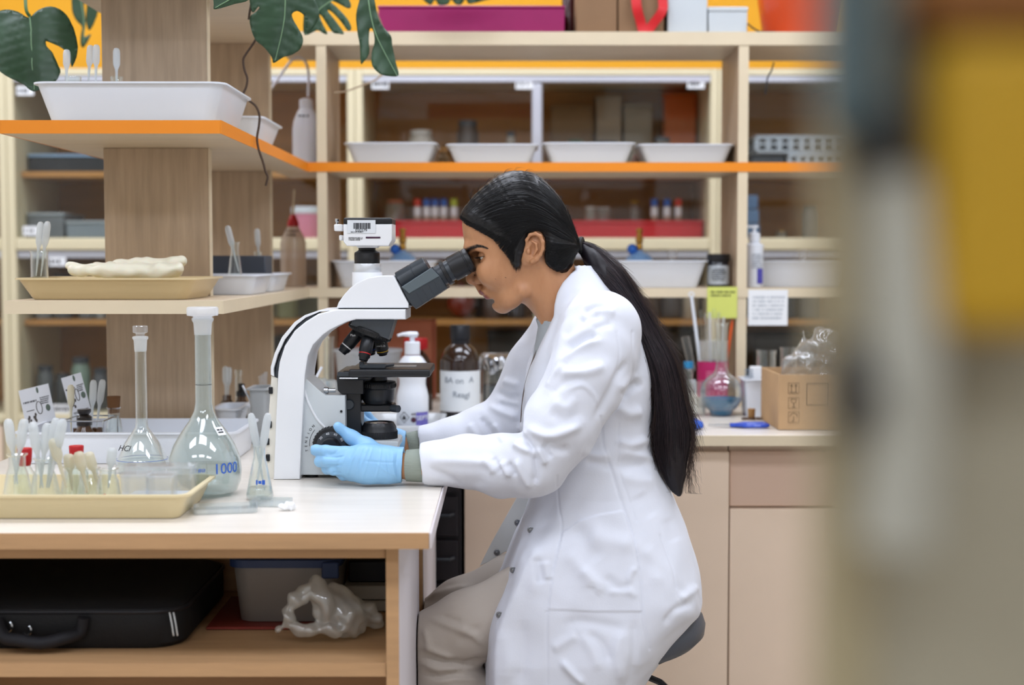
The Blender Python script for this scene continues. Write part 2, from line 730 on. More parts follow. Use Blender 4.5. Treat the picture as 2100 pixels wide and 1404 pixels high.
# ceiling lamps
DIFF = mat('lamp_diffuser', '#e9f0ff', 0.5, emit=LAMP)
lamp0 = None
names = {0: 'near the front wall', 1: 'above the bench end', 2: 'above the shelf rack', 3: 'above the glass cabinets'}
for j, y in enumerate((-1.2, 0.75, 2.75, 4.25)):
    for i, x in enumerate((-2.1, -0.35, 1.4)):
        lb = 'white recessed ceiling lamp panel %s, %s of its row' % (names[j], ('leftmost', 'middle one', 'rightmost')[i])
        if lamp0 is None:
            lamp0 = thing('ceiling_lamp', lb, 'lamp', (x, y, ZC), group='ceiling lamp panels')
            part('lamp_frame', MB().box(-.62, .62, -.32, .32, -.03, -.001, .004), mat('lamp_frame_paint', '#e8e8e8', .5), lamp0)
            part('diffuser', MB().add([(-.59, -.29, -.032), (.59, -.29, -.032), (.59, .29, -.032), (-.59, .29, -.032)], [(0, 3, 2, 1)]), DIFF, lamp0)
        else:
            dup(lamp0, (x, y, ZC), None, lb)

# ================================================================== far glass cabinets
YC, DC = 5.0, 0.5
CABB = mat('cabinet_inside', '#bd8748', 0.6, var=0.15, vscale=5, stretch=(0.5, 6, 6))
SILV = mat('silver_rail', '#c9ccd6', 0.3, metal=0.6)
edges = [-2.99, -1.7475, -0.531, 0.7375, 1.985, 3.2]
zt = 1.827
clab = ['far glass-fronted cabinet at the left wall behind the plant', 'far glass-fronted cabinet behind the leftmost shelf board',
        'far glass-fronted cabinet behind the row of white trays', 'far glass-fronted cabinet behind the cardboard box',
        'far glass-fronted cabinet at the right wall']
for i in range(5):
    x0, x1 = edges[i] + .001, edges[i + 1] - .001
    t = thing('glass_cabinet', clab[i], 'cabinet', ((x0 + x1) / 2, YC + DC / 2, 0), group='glass cabinets along the yellow wall')
    b = MB()
    part('back_panel', MB().box(x0 + .026, x1 - .026, YC + DC - .02, YC + DC, .03, zt - .0225), CABB, t, True)
    for a, c in ((x0, x0 + .026), (x1 - .026, x1)):
        part('side_frame', MB().box(a, c, YC, YC + DC, 0, zt, .002, 1), CREAM, t, True)
    part('top_board', MB().box(x0 + .026, x1 - .026, YC, YC + DC, zt - .022, zt), CREAM, t, True)
    part('top_rail', MB().box(x0 + .026, x1 - .026, YC + .002, YC + .05, zt - .047, zt - .023, .003, 1), SILV, t, True)
    for zz_, th in ((1.475, .02), (0.95, .02)):
        part('shelf', MB().box(x0 + .027, x1 - .027, YC + .07, YC + DC - .025, zz_ - th, zz_), CABB, t, True)
    part('middle_board', MB().box(x0 + .026, x1 - .026, YC - .004, YC + DC - .02, 1.196, 1.239, .006, 2), CREAM, t, True)
    part('lower_rail', MB().box(x0 + .026, x1 - .026, YC + .01, YC + .05, 1.168, 1.195, .003, 1), SILV, t, True)
    part('base_board', MB().box(x0 + .026, x1 - .026, YC - .004, YC + DC - .02, .585, .62, .004, 1), CREAM, t, True)
    xm = wx(1101, YC) if i == 2 else (x0 + x1) / 2
    part('sliding_door', MB().box(x0 + .03, xm + .012, YC + .012, YC + .017, 1.24, zt - .05), PANE, t, True, 0)
    dv = part('sliding_door', MB().box(xm - .012, x1 - .03, YC + .03, YC + .035, 1.24, zt - .05), PANE, t, True, 0)
    part('edge_strip', MB().box(xm - .018, xm + .018, YC + .004, YC + .026, 1.24, zt - .05, .004, 1), SILV, dv, True)
    part('sliding_door', MB().box(x0 + .03, xm + .012, YC + .018, YC + .023, .625, 1.167), PANE, t, True, 0)
    dv = part('sliding_door', MB().box(xm - .012, x1 - .03, YC + .036, YC + .041, .625, 1.167), PANE, t, True, 0)
    part('edge_strip', MB().box(xm - .01, xm + .01, YC + .028, YC + .046, .625, 1.167, .003, 1), CREAM, dv, True)
    for k in (0, 1):
        a = x0 + .03 + k * (x1 - x0 - .06) / 2
        dr = part('base_door', MB().box(a + .003, a + (x1 - x0 - .06) / 2 - .003, YC, YC + .02, .06, .58, .003, 1), W_FRONT, t, True)
        hx = a + (x1 - x0) / 2 - .09 if k == 0 else a + .05
        part('handle', MB().tube([(hx, YC, .47), (hx, YC - .02, .47), (hx, YC - .02, .53), (hx, YC, .53)], .004, 6), CHROME, dr, True)
    part('plinth', MB().box(x0 + .026, x1 - .026, YC + .04, YC + .06, 0, .058), DGREY, t, True)
    # paper labels on the panes
    spots = {2: ((780, 173), (1075, 173), (1427, 172)), 1: ((52, 186), (65, 473), (118, 536), (125, 838))}.get(i, ())
    for k, (px, py) in enumerate(spots):
        p = at(px, py, YC + .006)
        lo = part('name_label', MB().box(p.x - .03, p.x + .03, YC + .004, YC + .0055, p.z - .016, p.z + .016), PAPER, t, True, 0,
                  'white paper label with black lettering')
        scribble(lo, p.x, YC + .0035, p.z, .048, .024, 1, k + 3 * i)

# ================================================================== back shelf rack
def shelf_board(parent, x0, x1, y0, y1, z1, th=.025, edge=None, sides=''):
    o = part('shelf_board', MB().box(x0, x1, y0, y1, z1 - th, z1 - .0008, .0015, 1), W_SHELF, parent, True)
    e = edge or W_EDGE
    part('edge_strip', MB().box(x0, x1, y0 - .002, y0 - .0002, z1 - th, z1 - .0009, 0), e, o, True)
    if 'r' in sides:
        part('edge_strip', MB().box(x1 + .0002, x1 + .002, y0 - .002, y1, z1 - th, z1 - .0009, 0), e, o, True)
    if 'l' in sides:
        part('edge_strip', MB().box(x0 - .002, x0 - .0002, y0 - .002, y1, z1 - th, z1 - .0009, 0), e, o, True)
    return o


ZO, ZL, ZT0 = 1.417, 1.090, 1.718          # orange shelf top, lower shelf top, top shelf underside
YR0, YR1 = 3.722, 4.02
rack = thing('shelf_rack', 'long wooden shelf rack standing on the back bench, with orange-edged middle shelf', 'shelf rack', (0.9, 3.87, DESK))
shelf_board(rack, -.608, 2.75, YR0, YR1, ZL)
shelf_board(rack, -.608, 2.75, YR0, YR1, ZO, edge=ORANGE)
shelf_board(rack, -.608, 2.75, YR0, YR1, ZT0 + .035, .035)
for px0 in (-.495, .601, 1.70):
    for z0, z1 in ((DESK - .0006, ZL - .0253), (ZL - .0006, ZO - .0253), (ZO - .0006, ZT0 - .0003)):
        o = part('upright', MB().box(px0, px0 + .026, YR0 + .002, YR1 - .002, z0, z1, .001, 1), W_BOARD, rack, True)
        part('edge_strip', MB().box(px0, px0 + .026, YR0 + .0002, YR0 + .0018, z0, z1), W_EDGE, o, True)

# ================================================================== shelf rack on the front bench
YS0 = 2.60
rk2 = thing('shelf_rack', 'shelf rack on two wide boards on the near bench, carrying the plant', 'shelf rack', (-.72, 3.2, DESK))
shelf_board(rk2, -.918, -.520, YS0, YR0 - .004, ZL, sides='r')
shelf_board(rk2, -.918, -.520, YS0, YR0 - .004, ZO, edge=ORANGE, sides='rl')
shelf_board(rk2, -.918, -.540, YS0, YR0 - .004, ZT0 + .035, .035)
for y in (2.93, 3.69):
    for z0, z1 in ((DESK - .0006, ZL - .0253), (ZL - .0006, ZO - .0253), (ZO - .0006, ZT0 - .0003)):
        o = part('support_board', MB().box(-.826, -.612, y, y + .025, z0, z1, .001, 1), W_BOARD, rk2, True)
        part('edge_strip', MB().box(-.6118, -.610, y, y + .025, z0, z1), W_EDGE, o, True)

# ================================================================== benches
PXL = -0.97
wt = thing('worktop', 'pale worktop of the near bench under the microscope', 'worktop', (-.54, 2.5, DESK))
part('top_board', MB().box(PXL, -.1105, 1.994, 3.098,   .756, DESK - .0008, .0012, 1), W_TOP, wt, True)
part('front_edge', MB().box(PXL, -.1105, 1.99, 1.9935, .756, DESK - .0012), W_TAN, wt, True)  # shade of the camera-facing edge is put into the tan
part('side_edge', MB().box(-.110, -.107, 1.99, 3.098, .756, DESK - .0012, .0008, 1), W_SIDE, wt, True)
wb = thing('worktop', 'pale worktop of the back bench below the long rack', 'worktop', (.8, 3.58, DESK))
part('top_board', MB().box(PXL, 2.9, 3.103, 4.06,   .756, DESK - .0008, .0012, 1), W_TOP, wb, True)
part('front_edge', MB().box(-.106, 2.9, 3.0985, 3.102, .756, DESK - .0012), W_EDGE, wb, True)

xa, xb = wx(792, 2.03, 1250), wx(818, 2.03, 1250)
u = thing('open_shelf_unit', 'open wooden shelf unit under the near worktop holding the black case', 'shelf unit', (-.55, 2.27, 0))
part('side_panel', MB().box(xa, xb - .0015, 2.032, 2.50, 0, .7555, .001, 1), W_SHELF, u, True)
part('outer_face', MB().box(xb - .0013, xb, 2.032, 2.50, 0, .7555), W_SIDE, u, True)
part('panel_edge', MB().box(xa, xb, 2.029, 2.0318, 0, .7555), W_TAN, u, True)
part('side_panel', MB().box(PXL, PXL + .02, 2.032, 2.50, 0, .7555, .001, 1), W_SHELF, u, True)
part('front_rail', MB().box(PXL + .021, xa - .001, 2.034, 2.05, wz(1144, 2.034), .7555, .001, 1), W_TAN, u, True)
zsh = wz(1358, 2.034)
for z in (zsh, .20):
    s_ = part('shelf', MB().box(PXL + .021, xa - .001, 2.036, 2.484, z - .02, z, .001, 1), W_TAN, u, True)
    part('shelf_edge', MB().box(PXL + .021, xa - .001, 2.0325, 2.0358, z - .02, z), W_TAN, s_, True)
part('back_panel', MB().box(PXL + .021, xa - .001, 2.486, 2.50, 0, .7555), W_TAN, u, True)
u2 = thing('shelf_unit', 'rear wooden shelf unit under the near worktop beside the black drawer tower', 'shelf unit', (-.55, 2.85, 0))
part('side_panel', MB().box(xb - .024, xb - .0015, 2.63, 3.085, 0, .7555, .001, 1), W_TAN, u2, True)
part('outer_face', MB().box(xb - .0013, xb, 2.632, 3.085, 0, .7555), W_SIDE, u2, True)
part('side_panel', MB().box(PXL, PXL + .02, 2.63, 3.085, 0, .7555, .001, 1), W_TAN, u2, True)
part('shelf', MB().box(PXL + .021, xb - .025, 2.64, 3.08, .38, .40), W_TAN, u2, True)
part('back_panel', MB().box(PXL + .021, xb - .025, 2.60, 2.628, 0, .7555), W_TAN, u2, True)

xc = wx(951, 3.14, 1100)
dt = thing('drawer_tower', 'black drawer tower under the back bench beside the near bench', 'drawers', ((xc - .16), 3.35, 0))
part('case', MB().box(xc - .32, xc - .004, 3.14, 3.6, .02, .752, .004), mat('black_case', '#1a171b', .5, bump=.1, bscale=90), dt, True)
for k in range(7):
    z = .06 + k * .098
    d_ = part('drawer_front', MB().box(xc - .312, xc - .012, 3.128, 3.139, z, z + .09, .004), mat('black_drawer', '#201c21', .42), dt, True)
    part('handle', MB().tube([(xc - .20, 3.128, z + .05), (xc - .19, 3.112, z + .05), (xc - .03, 3.112, z + .05), (xc - .022, 3.128, z + .05)], .004, 6), DGREY, d_, True)

xs = wx(1495.5, 3.14, 1100)
cl = ['cream base cabinet behind the seated woman', 'cream base cabinet with a drawer, right of the stool', 'cream base cabinet at the right end of the bench']
lim = [xc, xs, 1.42, 2.8]
for i in range(3):
    x0, x1 = lim[i] + .0015, lim[i + 1] - .0015
    t = thing('base_cabinet', cl[i], 'cabinet', ((x0 + x1) / 2, 3.4, 0), group='cream base cabinets under the back bench')
    part('body', MB().box(x0, x1, 3.165, 3.95, .07, .752), W_FRONT, t, True)
    part('plinth', MB().box(x0, x1, 3.2, 3.9, 0, .069), DGREY, t, True)
    if i == 0:
        part('door', MB().box(x0, x1, 3.14, 3.1645, .075, .738, .002, 1), W_FRONT, t, True)
    else:
        zd = wz(1040, 3.15, 1560)
        a = part('drawer', MB().box(x0, x1, 3.152, 3.1645, zd + .002, .738, .002, 1), mat('drawer_front', '#d6b8a2', .5), t, True)
        d_ = part('door', MB().box(x0, x1, 3.14, 3.1645, .075, zd - .002, .002, 1), W_FRONT, t, True)
        for o_, zz in ((a, .70), (d_, .55)):
            part('handle', MB().tube([(x1 - .12, 3.15, zz), (x1 - .12, 3.125, zz), (x1 - .04, 3.125, zz), (x1 - .04, 3.15, zz)], .004, 6), CHROME, o_, True)

# ================================================================== microscope
MW = mat('microscope_white', '#eef0f3', 0.3, coat=0.2)
MG = mat('microscope_grey', '#cfd5d7', 0.35)
MB_ = mat('microscope_black', '#1b1d21', 0.33)
MGM = mat('gunmetal', '#454c54', 0.3, spec=0.6)
MTUBE = mat('tube_grey', '#33393f', 0.32)
mic = thing('microscope', 'white trinocular microscope with black stage and camera on the near bench', 'microscope', (at(680, 985).x, YM, DESK))
Yn = 2.475
Yf = 2 * YM - Yn


def mp(name, px, y0, y1, m, bev=.003, parent=mic, n=1, seg=2, ends=True, Yp=None):
    poly = [(at(a, b, Yp or y0).x, at(a, b, Yp or y0).z) for a, b in px]
    if n > 1:
        poly = [(p.x, p.y) for p in cat_rom([(p[0], p[1], 0) for p in poly], n, True)]
    return part(name, MB().prism(poly, y0, y1, bev, seg, ends=ends), m, parent, True)


outer = [(560.5, 983.5), (565, 870), (570, 763), (573, 742), (583.6, 709), (604, 678), (627, 659), (653, 643), (690, 634), (832, 634), (832, 655)]
inner = [(730, 655), (712, 660), (694, 668), (676, 677), (663, 686), (642.5, 707), (632, 730), (626, 768), (623, 819.5), (615, 983)]
mp('arm', outer + inner, Yn, Yf, MW, .0035, seg=2)
# rear shell: dark inset strip behind the arm with a white rim outside it
mp('back_strip', [(564, 768), (566, 750), (575, 722), (590, 692), (612, 664), (634, 647), (690, 636), (690, 642), (640, 660), (610, 685), (590, 715), (578, 750), (576, 790), (563, 790)],
   Yn + .012, Yf - .012, DGREY, .002)
mp('back_rim', [(555, 768), (555, 752), (563, 724), (578, 691), (604, 660), (625, 646), (655, 635.5), (690, 633.5), (690, 636), (656, 639), (627, 651), (608, 666), (584, 696), (569, 728), (561, 756), (562, 772)],
   Yn + .006, Yf - .006, MW, .001)
mp('back_box', [(551, 983), (545, 930), (550, 858), (556, 770), (570, 775), (566, 983)], Yn + .010, Yf - .010, mat('ivory_plastic', '#e6e2d6', .45), .003)
for k, (a, b) in enumerate(((555, 800), (553, 870), (548, 905), (549, 938))):
    p = at(a, b, Yn + .01)
    part('socket', MB().box(p.x - .003, p.x + .004, Yn + .006, Yn + .012, p.z - .006, p.z + .006, .001, 1), MB_, mic, True)
# lower body: side panel and foot under the stage
Yg = 2.49
Yg2 = 2 * YM - Yg
mp('lower_body', [(610, 974), (620, 775), (627, 775), (662, 806), (668, 810), (708, 810), (709, 893), (716, 903), (813, 904), (817, 907), (817, 918), (806, 926), (806, 974)], Yg, Yg2, MG, .003, seg=2)
for a, b in ((640, 977), (790, 977), (640, 957), (790, 957)):
    q = at(a, 974, Yg + .02 if b > 970 else Yg2 - .02)
    part('rubber_foot', MB().lathe([(.011, DESK + .0005), (.011, at(a, 972, Yg).z + .003)], 16, (q.x, Yg + .02 if b > 970 else Yg2 - .02, 0)), BLACKR, mic, True)
part('seam', MB().tube([tuple(at(p.x, p.y, Yg - .0005)) for p in cat_rom([(624.6, 799, 0), (629, 815, 0), (635, 830, 0), (650, 858, 0), (671, 881, 0)], 5)], .0022, 8), MW, mic, True)
part('screw', MB().lathe([(.0022, 0), (.0022, .002)], 12, at(700, 843, Yg), axisM((0, -1, 0))), MB_, mic, True)

# focus knobs
kc = at(682, 911, Yg)
kn = part('coarse_knob', MB().lathe([(.0315, 0), (.0325, .002), (.0325, .019), (.0305, .022), (.026, .0225)], 48, kc, axisM((0, -1, 0))), BLACK, mic, True)
bm_ = MB()
for k in range(36):
    a = 2 * math.pi * k / 36
    c = kc + Vector((math.cos(a) * .0325, 0, math.sin(a) * .0325))
    bm_.tube([c + Vector((0, -.003, 0)), c + Vector((0, -.018, 0))], .0012, 5)
part('knurl', bm_, BLACKR, kn, True)
part('scale_ring', MB().lathe([(.0262, 0), (.0255, .0245), (.019, .0265), (.0165, .0265)], 48, kc, axisM((0, -1, 0))), DGREY, kn, True)
part('fine_knob', MB().lathe([(.0165, .01), (.0165, .044), (.0145, .047), (.0, .047)], 40, kc, axisM((0, -1, 0))), BLACK, mic, True)
for k, s_ in enumerate(('20', '40', '60', '80')):
    a = R(140 - k * 36)
    text('scale_number', s_, .0062, PAPER, kn, Matrix.Translation(kc - mic.location + Vector((math.cos(a) * .0222, -.0258, math.sin(a) * .0222))) @ Matrix.Rotation(R(90), 4, 'X') @ Matrix.Rotation(a - R(90), 4, 'Z'))
part('coarse_knob', MB().lathe([(.0325, 0), (.0325, .02), (.029, .022), (.0165, .022), (.0165, .044), (0, .045)], 40, (kc.x, Yg2, kc.z), axisM((0, 1, 0))), BLACK, mic, True)
for k, ch in enumerate('TENSION'):
    a = R(193 - k * 9.5)
    text('scale_letter', ch, .0062, INK, mic, Matrix.Translation(kc - mic.location + Vector((math.cos(a) * .0465, -.0004, math.sin(a) * .0465))) @ Matrix.Rotation(R(90), 4, 'X') @ Matrix.Rotation(a - R(90), 4, 'Z'))
arc = [kc + Vector((math.cos(R(a)) * .0405, -.0003, math.sin(R(a)) * .0405)) for a in range(140, 187, 4)]
part('scale_line', MB().tube(arc, .0005, 4), INK, mic, True)

# stage carrier, stage, condenser
br = mp('stage_carrier', [(707, 775), (740, 775), (740, 880), (744, 903), (709, 893)], YM - .03, YM + .03, MB_, .002, Yp=YM - .03)
mp('carrier_block', [(690, 770), (745, 768), (745, 808), (700, 808), (692, 800)], YM - .045, YM + .045, MB_, .002)
part('pivot_screw', MB().lathe([(.0095, 0), (.0095, .004), (.008, .006), (0, .006)], 24, at(716, 829, YM - .03), axisM((0, -1, 0))), MTUBE, mic, True)
part('lock_screw', MB().lathe([(.004, 0), (.004, .012), (.006, .013), (.006, .02), (0, .021)], 16, at(688, 800, YM - .03), axisM((-1, 0, 0))), CHROME, mic, True)
zs0, zs1 = wz(776, YM - .075, 800), wz(757, YM - .075, 800)
xs0, xs1 = wx(700, YM - .075), wx(882, YM - .075)
stg = part('stage', MB().box(xs0 + .012, xs1, YM - .075, YM + .085, zs0 + .002, zs1, .0035, 2).box(xs0, xs0 + .05, YM - .06, YM + .07, zs0 - .004, zs1 - .004, .002, 1), MB_, mic, True)
part('mechanical_slide', MB().box(xs0 - .008, xs0 + .022, YM - .07, YM + .07, zs0 + .003, zs0 + .011, .001, 1).box(xs0 + .03, xs0 + .075, YM - .06, YM - .035, zs1 + .0002, zs1 + .006, .001, 1), MTUBE, mic, True)
part('slide_rod', MB().tube([(xs0 - .004, YM - .072, zs0 + .0005), (xs0 + .028, YM - .072, zs0 + .0005)], .0015, 8), CHROME, mic, True)
part('slide_holder', MB().box(xs0 + .026, xs0 + .034, YM - .03, YM + .03, zs1 + .0002, zs1 + .010, .001, 1).tube([(xs0 + .04, YM - .03, zs1 + .004), (xs0 + .075, YM - .045, zs1 + .004), (xs0 + .085, YM - .02, zs1 + .004)], .003, 8), DGREY, mic, True)
part('glass_slide', MB().box(xs0 + .05, xs0 + .126, YM - .02, YM + .006, zs1 + .0003, zs1 + .0016), PLASTIC, mic, True)
cx, cy_ = at(776, 800).x, YM
zc0, zc1 = wz(822, YM, 776), wz(779, YM, 776)
co_ = part('condenser', MB().lathe([(.024, zc0 - .004), (.027, zc0), (.029, zc0 + .004), (.029, zc0 + .022), (.0315, zc0 + .024), (.0315, zc1 - .004), (.030, zc1 - .002), (.016, zc1), (.016, zs0 + .001)], 48, (cx, cy_, 0)), MB_, mic, True)
b = MB()
for k in range(44):
    a = 2 * math.pi * k / 44
    b.tube([(cx + .0315 * math.cos(a), cy_ + .0315 * math.sin(a), zc0 + .026), (cx + .0315 * math.cos(a), cy_ + .0315 * math.sin(a), zc1 - .006)], .0011, 4)
part('knurl', b, BLACKR, co_, True)
part('condenser_bracket', MB().box(wx(735, YM), cx + .03, YM - .022, YM + .022, zc0 - .017, zc0 - .0045, .002, 1), MB_, mic, True)
part('aperture_lever', MB().tube([(cx + .026, YM - .02, zc0 - .011), (cx + .038, YM - .03, zc0 - .011)], .0065, 14), MTUBE, mic, True)
il = at(778, 904, YM - .035)
zi0, zi1 = il.z - .012, wz(868, YM - .03, 778)
ic = (at(778, 885).x, YM - .005, 0)
lc = part('illuminator', MB().lathe([(.031, zi0), (.0315, zi0 + .006), (.0325, zi0 + .012), (.0325, zi0 + .028), (.031, zi0 + .030), (.031, zi0 + .034), (.026, zi1), (.024, zi1), (.023, zi1 - .003)], 56, ic), MB_, mic, True)
b = MB()
for k in range(64):
    a = 2 * math.pi * k / 64
    b.tube([(ic[0] + .0325 * math.cos(a), ic[1] + .0325 * math.sin(a), zi0 + .013), (ic[0] + .0325 * math.cos(a), ic[1] + .0325 * math.sin(a), zi0 + .027)], .001, 4)
part('knurl', b, BLACKR, lc, True)
part('lens', MB().lathe([(.0229, zi1 - .0028), (.012, zi1 - .001), (0, zi1 - .0004)], 32, ic), mat('violet_lens', '#3a1040', .05, coat=1), lc, True)

# nosepiece with objectives
nx = at(762, 680)
d_ax = Vector((at(752, 725).x - at(770, 655).x, 0, at(752, 725).z - at(770, 655).z)).normalized()
p0 = at(770, 655)
M_n = axisM(d_ax)
part('nosepiece_cone', MB().prism([(at(a, b).x, at(a, b).z) for a, b in ((729, 652), (814, 652), (801, 695), (722, 664))], YM - .034, YM + .034, .004, 2), MGM, mic, True)
pc = at(759, 679)
Mt = axisM(Vector((at(749, 704).x - at(759, 679).x, 0, at(749, 704).z - at(759, 679).z)))
tu = part('turret', MB().lathe([(.030, -.006), (.0385, -.005), (.0395, -.003), (.0395, .004), (.038, .006), (.030, .008), (.024, .014), (0, .016)], 48, pc, Mt), MB_, mic, True)
b = MB()
for k in range(60):
    a = 2 * math.pi * k / 60
    b.tube([pc + Mt @ Vector((.0395 * math.cos(a), .0395 * math.sin(a), -.0025)), pc + Mt @ Vector((.0395 * math.cos(a), .0395 * math.sin(a), .0035))], .0009, 4)
part('knurl', b, BLACKR, tu, True)


def objective(a, b, Y0, Y1, ring, L=1.0, txt=None):
    A, B = at(a[0], a[1], YM), at(b[0], b[1], YM)
    A.y, B.y = Y0, Y1
    M_ = axisM(B - A)
    ln = (B - A).length
    o = part('objective', MB().lathe([(.009, 0), (.0105, .003), (.0118, .005), (.0118, ln * .62), (.0105, ln * .66), (.0105, ln * .84), (.0085, ln * .9), (.0075, ln), (.0045, ln + .0005), (0, ln - .001)], 32, A, M_), MB_, mic, True)
    part('colour_ring', MB().lathe([(.01065, ln * .70), (.01075, ln * .705), (.01075, ln * .735), (.01065, ln * .74)], 32, A, M_, cap=False), ring, o, True)
    part('front_lens', MB().lathe([(.0044, ln + .0002), (0, ln + .0012)], 20, A, M_), CHROME, o, True)
    if txt:
        q = A + (B - A) * .34
        for k, s_ in enumerate(txt):
            text('lettering', s_, .0058 - k * .0008, PAPER, o, Matrix.Translation(q - mic.location + Vector((0, -.0119 + .002 * 0, -.0068 * k + .006))) @ Matrix.Rotation(R(90), 4, 'X') @ Matrix.Rotation(0, 4, 'Z'), bend=.0119)
    return o


objective((738, 678), (702, 722), YM - .004, YM - .010, mat('white_ring', '#e8e8e8', .4), txt=('Plan',))
objective((758, 690), (749, 736), YM - .020, YM - .034, mat('red_ring', '#c0201c', .4))
objective((779, 698), (784, 729), YM + .012, YM + .018, mat('yellow_ring', '#e0b31c', .4), txt=('CC PL', '10x/0.25'))
objective((752, 686), (758, 728), YM + .02, YM + .034, mat('blue_ring', '#2c5bc0', .4))

# head, photo tube, camera
mp('viewing_head', [(690, 631.5), (694, 620), (706, 603), (718, 590), (732, 579), (755, 569), (783, 564.6), (807, 565), (838, 622), (838, 631.5)], YM - .058, YM + .058, MW, .003, seg=2)
mp('head_seam', [(694, 631.5), (834, 631.5), (834, 634.5), (694, 634.5)], YM - .05, YM + .05, MB_, 0)
tx = at(753, 560)


def ring(px0, px1, py0, py1, m, name, taper=None, parent=mic):
    c = at((px0 + px1) / 2, (py0 + py1) / 2)
    r0 = (wx(px1, YM) - wx(px0, YM)) / 2
    z0, z1 = wz(py1, YM), wz(py0, YM)
    r1 = taper if taper else r0
    return part(name, MB().lathe([(r0 - .0005, z0), (r0, z0 + .0008), (r1, z1 - .0008), (r1 - .0005, z1)], 40, (tx.x, YM, 0)), m, parent, True)


ring(722, 784, 558, 592, MW, 'photo_tube')
ring(725, 782, 540.3, 558, mat('silver_tube', '#d7dadd', .25, metal=.35), 'clamp_ring')
ring(727, 779, 519, 540, BLACK, 'camera_adapter')
ring(727, 779, 513, 519, BLACK, 'adapter_shoulder', .0165)
ring(736, 771, 507, 513, BLACK, 'adapter_neck')
CW = mat('camera_white', '#eceef0', .32, coat=.15)
mp('camera_neck', [(728, 503), (776, 503), (772, 508), (734, 508)], YM - .02, YM + .02, CW, .002)
camera_body = mp('camera_body', [(704, 459), (804, 459), (804, 492), (797, 504), (711, 504), (704, 496)], YM - .042, YM + .042, CW, .003)
mp('camera_cover', [(704, 448), (707, 446), (801, 446), (804, 449), (804, 458.5), (704, 458.5)], YM - .0415, YM + .0415, BLACK, .003)
for a0, b0, a1, b1 in ((687, 460, 703.5, 474), (697, 482, 703.5, 493)):
    A, B = at(a0, b1, YM), at(a1, b0, YM)
    part('connector', MB().box(A.x, B.x, YM - .014, YM + .014, A.z, B.z, .0015, 1), CW, mic, True)
q = at(691, 460)
part('thumb_screw', MB().lathe([(.0022, -.002), (.0022, .004), (.0035, .005), (.0035, .010), (0, .011)], 14, q), CHROME, mic, True)
st_y = YM - .0425
A, B = at(712.5, 478, st_y), at(770, 451, st_y)
sk = part('sticker', MB().box(A.x, B.x, st_y - .0008, st_y - .0002, A.z, B.z), mat('sticker_white', '#dfe4e8', .3), camera_body, True, 0, 'white inventory sticker with barcode')
b = MB()
r_ = random.Random(3)
x = at(725, 460, st_y).x
xe = at(759.5, 460, st_y).x
za, zb = wz(469, st_y, 740), wz(457, st_y, 740)
while x < xe:
    w_ = r_.choice((.0008, .0014, .002))
    b.box(x, min(x + w_, xe), st_y - .0012, st_y - .0009, za, zb)
    x += w_ + r_.choice((.0006, .001))
part('barcode', b, INK, sk, True, 0)
lo_ = mic.location
p = at(741, 472, st_y)
text('lettering', '020279', .0068, INK, sk, facing(Vector((p.x, st_y - .0011, p.z)) - lo_))
scribble(sk, at(735, 476, st_y).x, st_y - .0009, wz(475.6, st_y, 735), .026, .0032, 1, 5)
scribble(camera_body, at(729, 489, st_y).x, st_y - .0003, wz(489.5, st_y, 729), .024, .0062, 3, 6)
A, B = at(750, 488.6, st_y), at(780, 485.2, st_y)
part('slot', MB().box(A.x, B.x, st_y - .0008, st_y + .0005, A.z, B.z, .0008, 2), mat('slot_violet', '#3a0f35', .3), camera_body, True)

# binocular
ang = R(29)
ax = Vector((math.cos(ang), 0, math.sin(ang)))
mp('binocular_housing', [(822, 588), (886, 547), (903, 566), (918, 591), (853, 634), (837, 618)], YM - .056, YM + .056, MTUBE, .004, seg=2)
mp('binocular_collar', [(806, 566), (822, 583), (848, 628), (838, 626)], YM - .046, YM + .046, MB_, .002)
for s_ in (-1, 1):
    A, B = at(822, 578), at(879, 545)
    for v in (A, B):
        v.y = YM + s_ * .026
    Mx = axisM(B - A)
    ln = (B - A).length
    part('prism_barrel', MB().lathe([(.017, 0), (.019, .001), (.019, ln * .5), (.0184, ln * .505), (.0184, ln * .53), (.019, ln * .535), (.019, ln - .002), (.017, ln)], 36, A, Mx), MTUBE, mic, True)
    A, B = at(892, 571), at(943, 543.5)
    for v in (A, B):
        v.y = YM + s_ * .031
    Mx = axisM(B - A)
    ln = (B - A).length
    part('eye_tube', MB().lathe([(.0195, -.02), (.0195, ln - .004), (.0185, ln)], 36, A, Mx), MTUBE, mic, True)
    e = part('eyepiece', MB().lathe([(.0185, ln - .016), (.0222, ln - .0155), (.0228, ln - .013), (.0228, ln + .012), (.0215, ln + .0125), (.0215, ln + .0145), (.0224, ln + .015), (.0224, ln + .021), (.021, ln + .023), (.0135, ln + .024), (.012, ln + .019)], 40, A, Mx), BLACK, mic, True)
    part('eye_lens', MB().lathe([(.0125, ln + .0185), (0, ln + .0192)], 24, A, Mx), mat('lens_glass', '#10141c', .05, coat=1), e, True)
    b = MB()
    for k in range(9):
        a = R(-110 + 9 * k) if s_ < 0 else R(70 + 9 * k)
        c0 = A + Mx @ Vector((.0228 * math.cos(a), .0228 * math.sin(a), ln + .001))
        c1 = A + Mx @ Vector((.0228 * math.cos(a), .0228 * math.sin(a), ln + .0045))
        b.tube([c0, c1], .0003, 4)
    part('dioptre_marks', b, PAPER, e, True)
    part('dioptre_ring', MB().lathe([(.0222, ln - .0305), (.0236, ln - .030), (.0236, ln - .024), (.0222, ln - .0235)], 36, A, Mx), BLACK, e, True)
b = MB()
for k in range(4):
    A, B = at(854 + k * 12.5, 600.5 - k * 7.3, YM - .056), at(866.5 + k * 12.5, 624 - k * 7.6, YM - .056)
    b.tube([A, B], .0009, 6)
part('grip_rib', b, DGREY, mic, True)
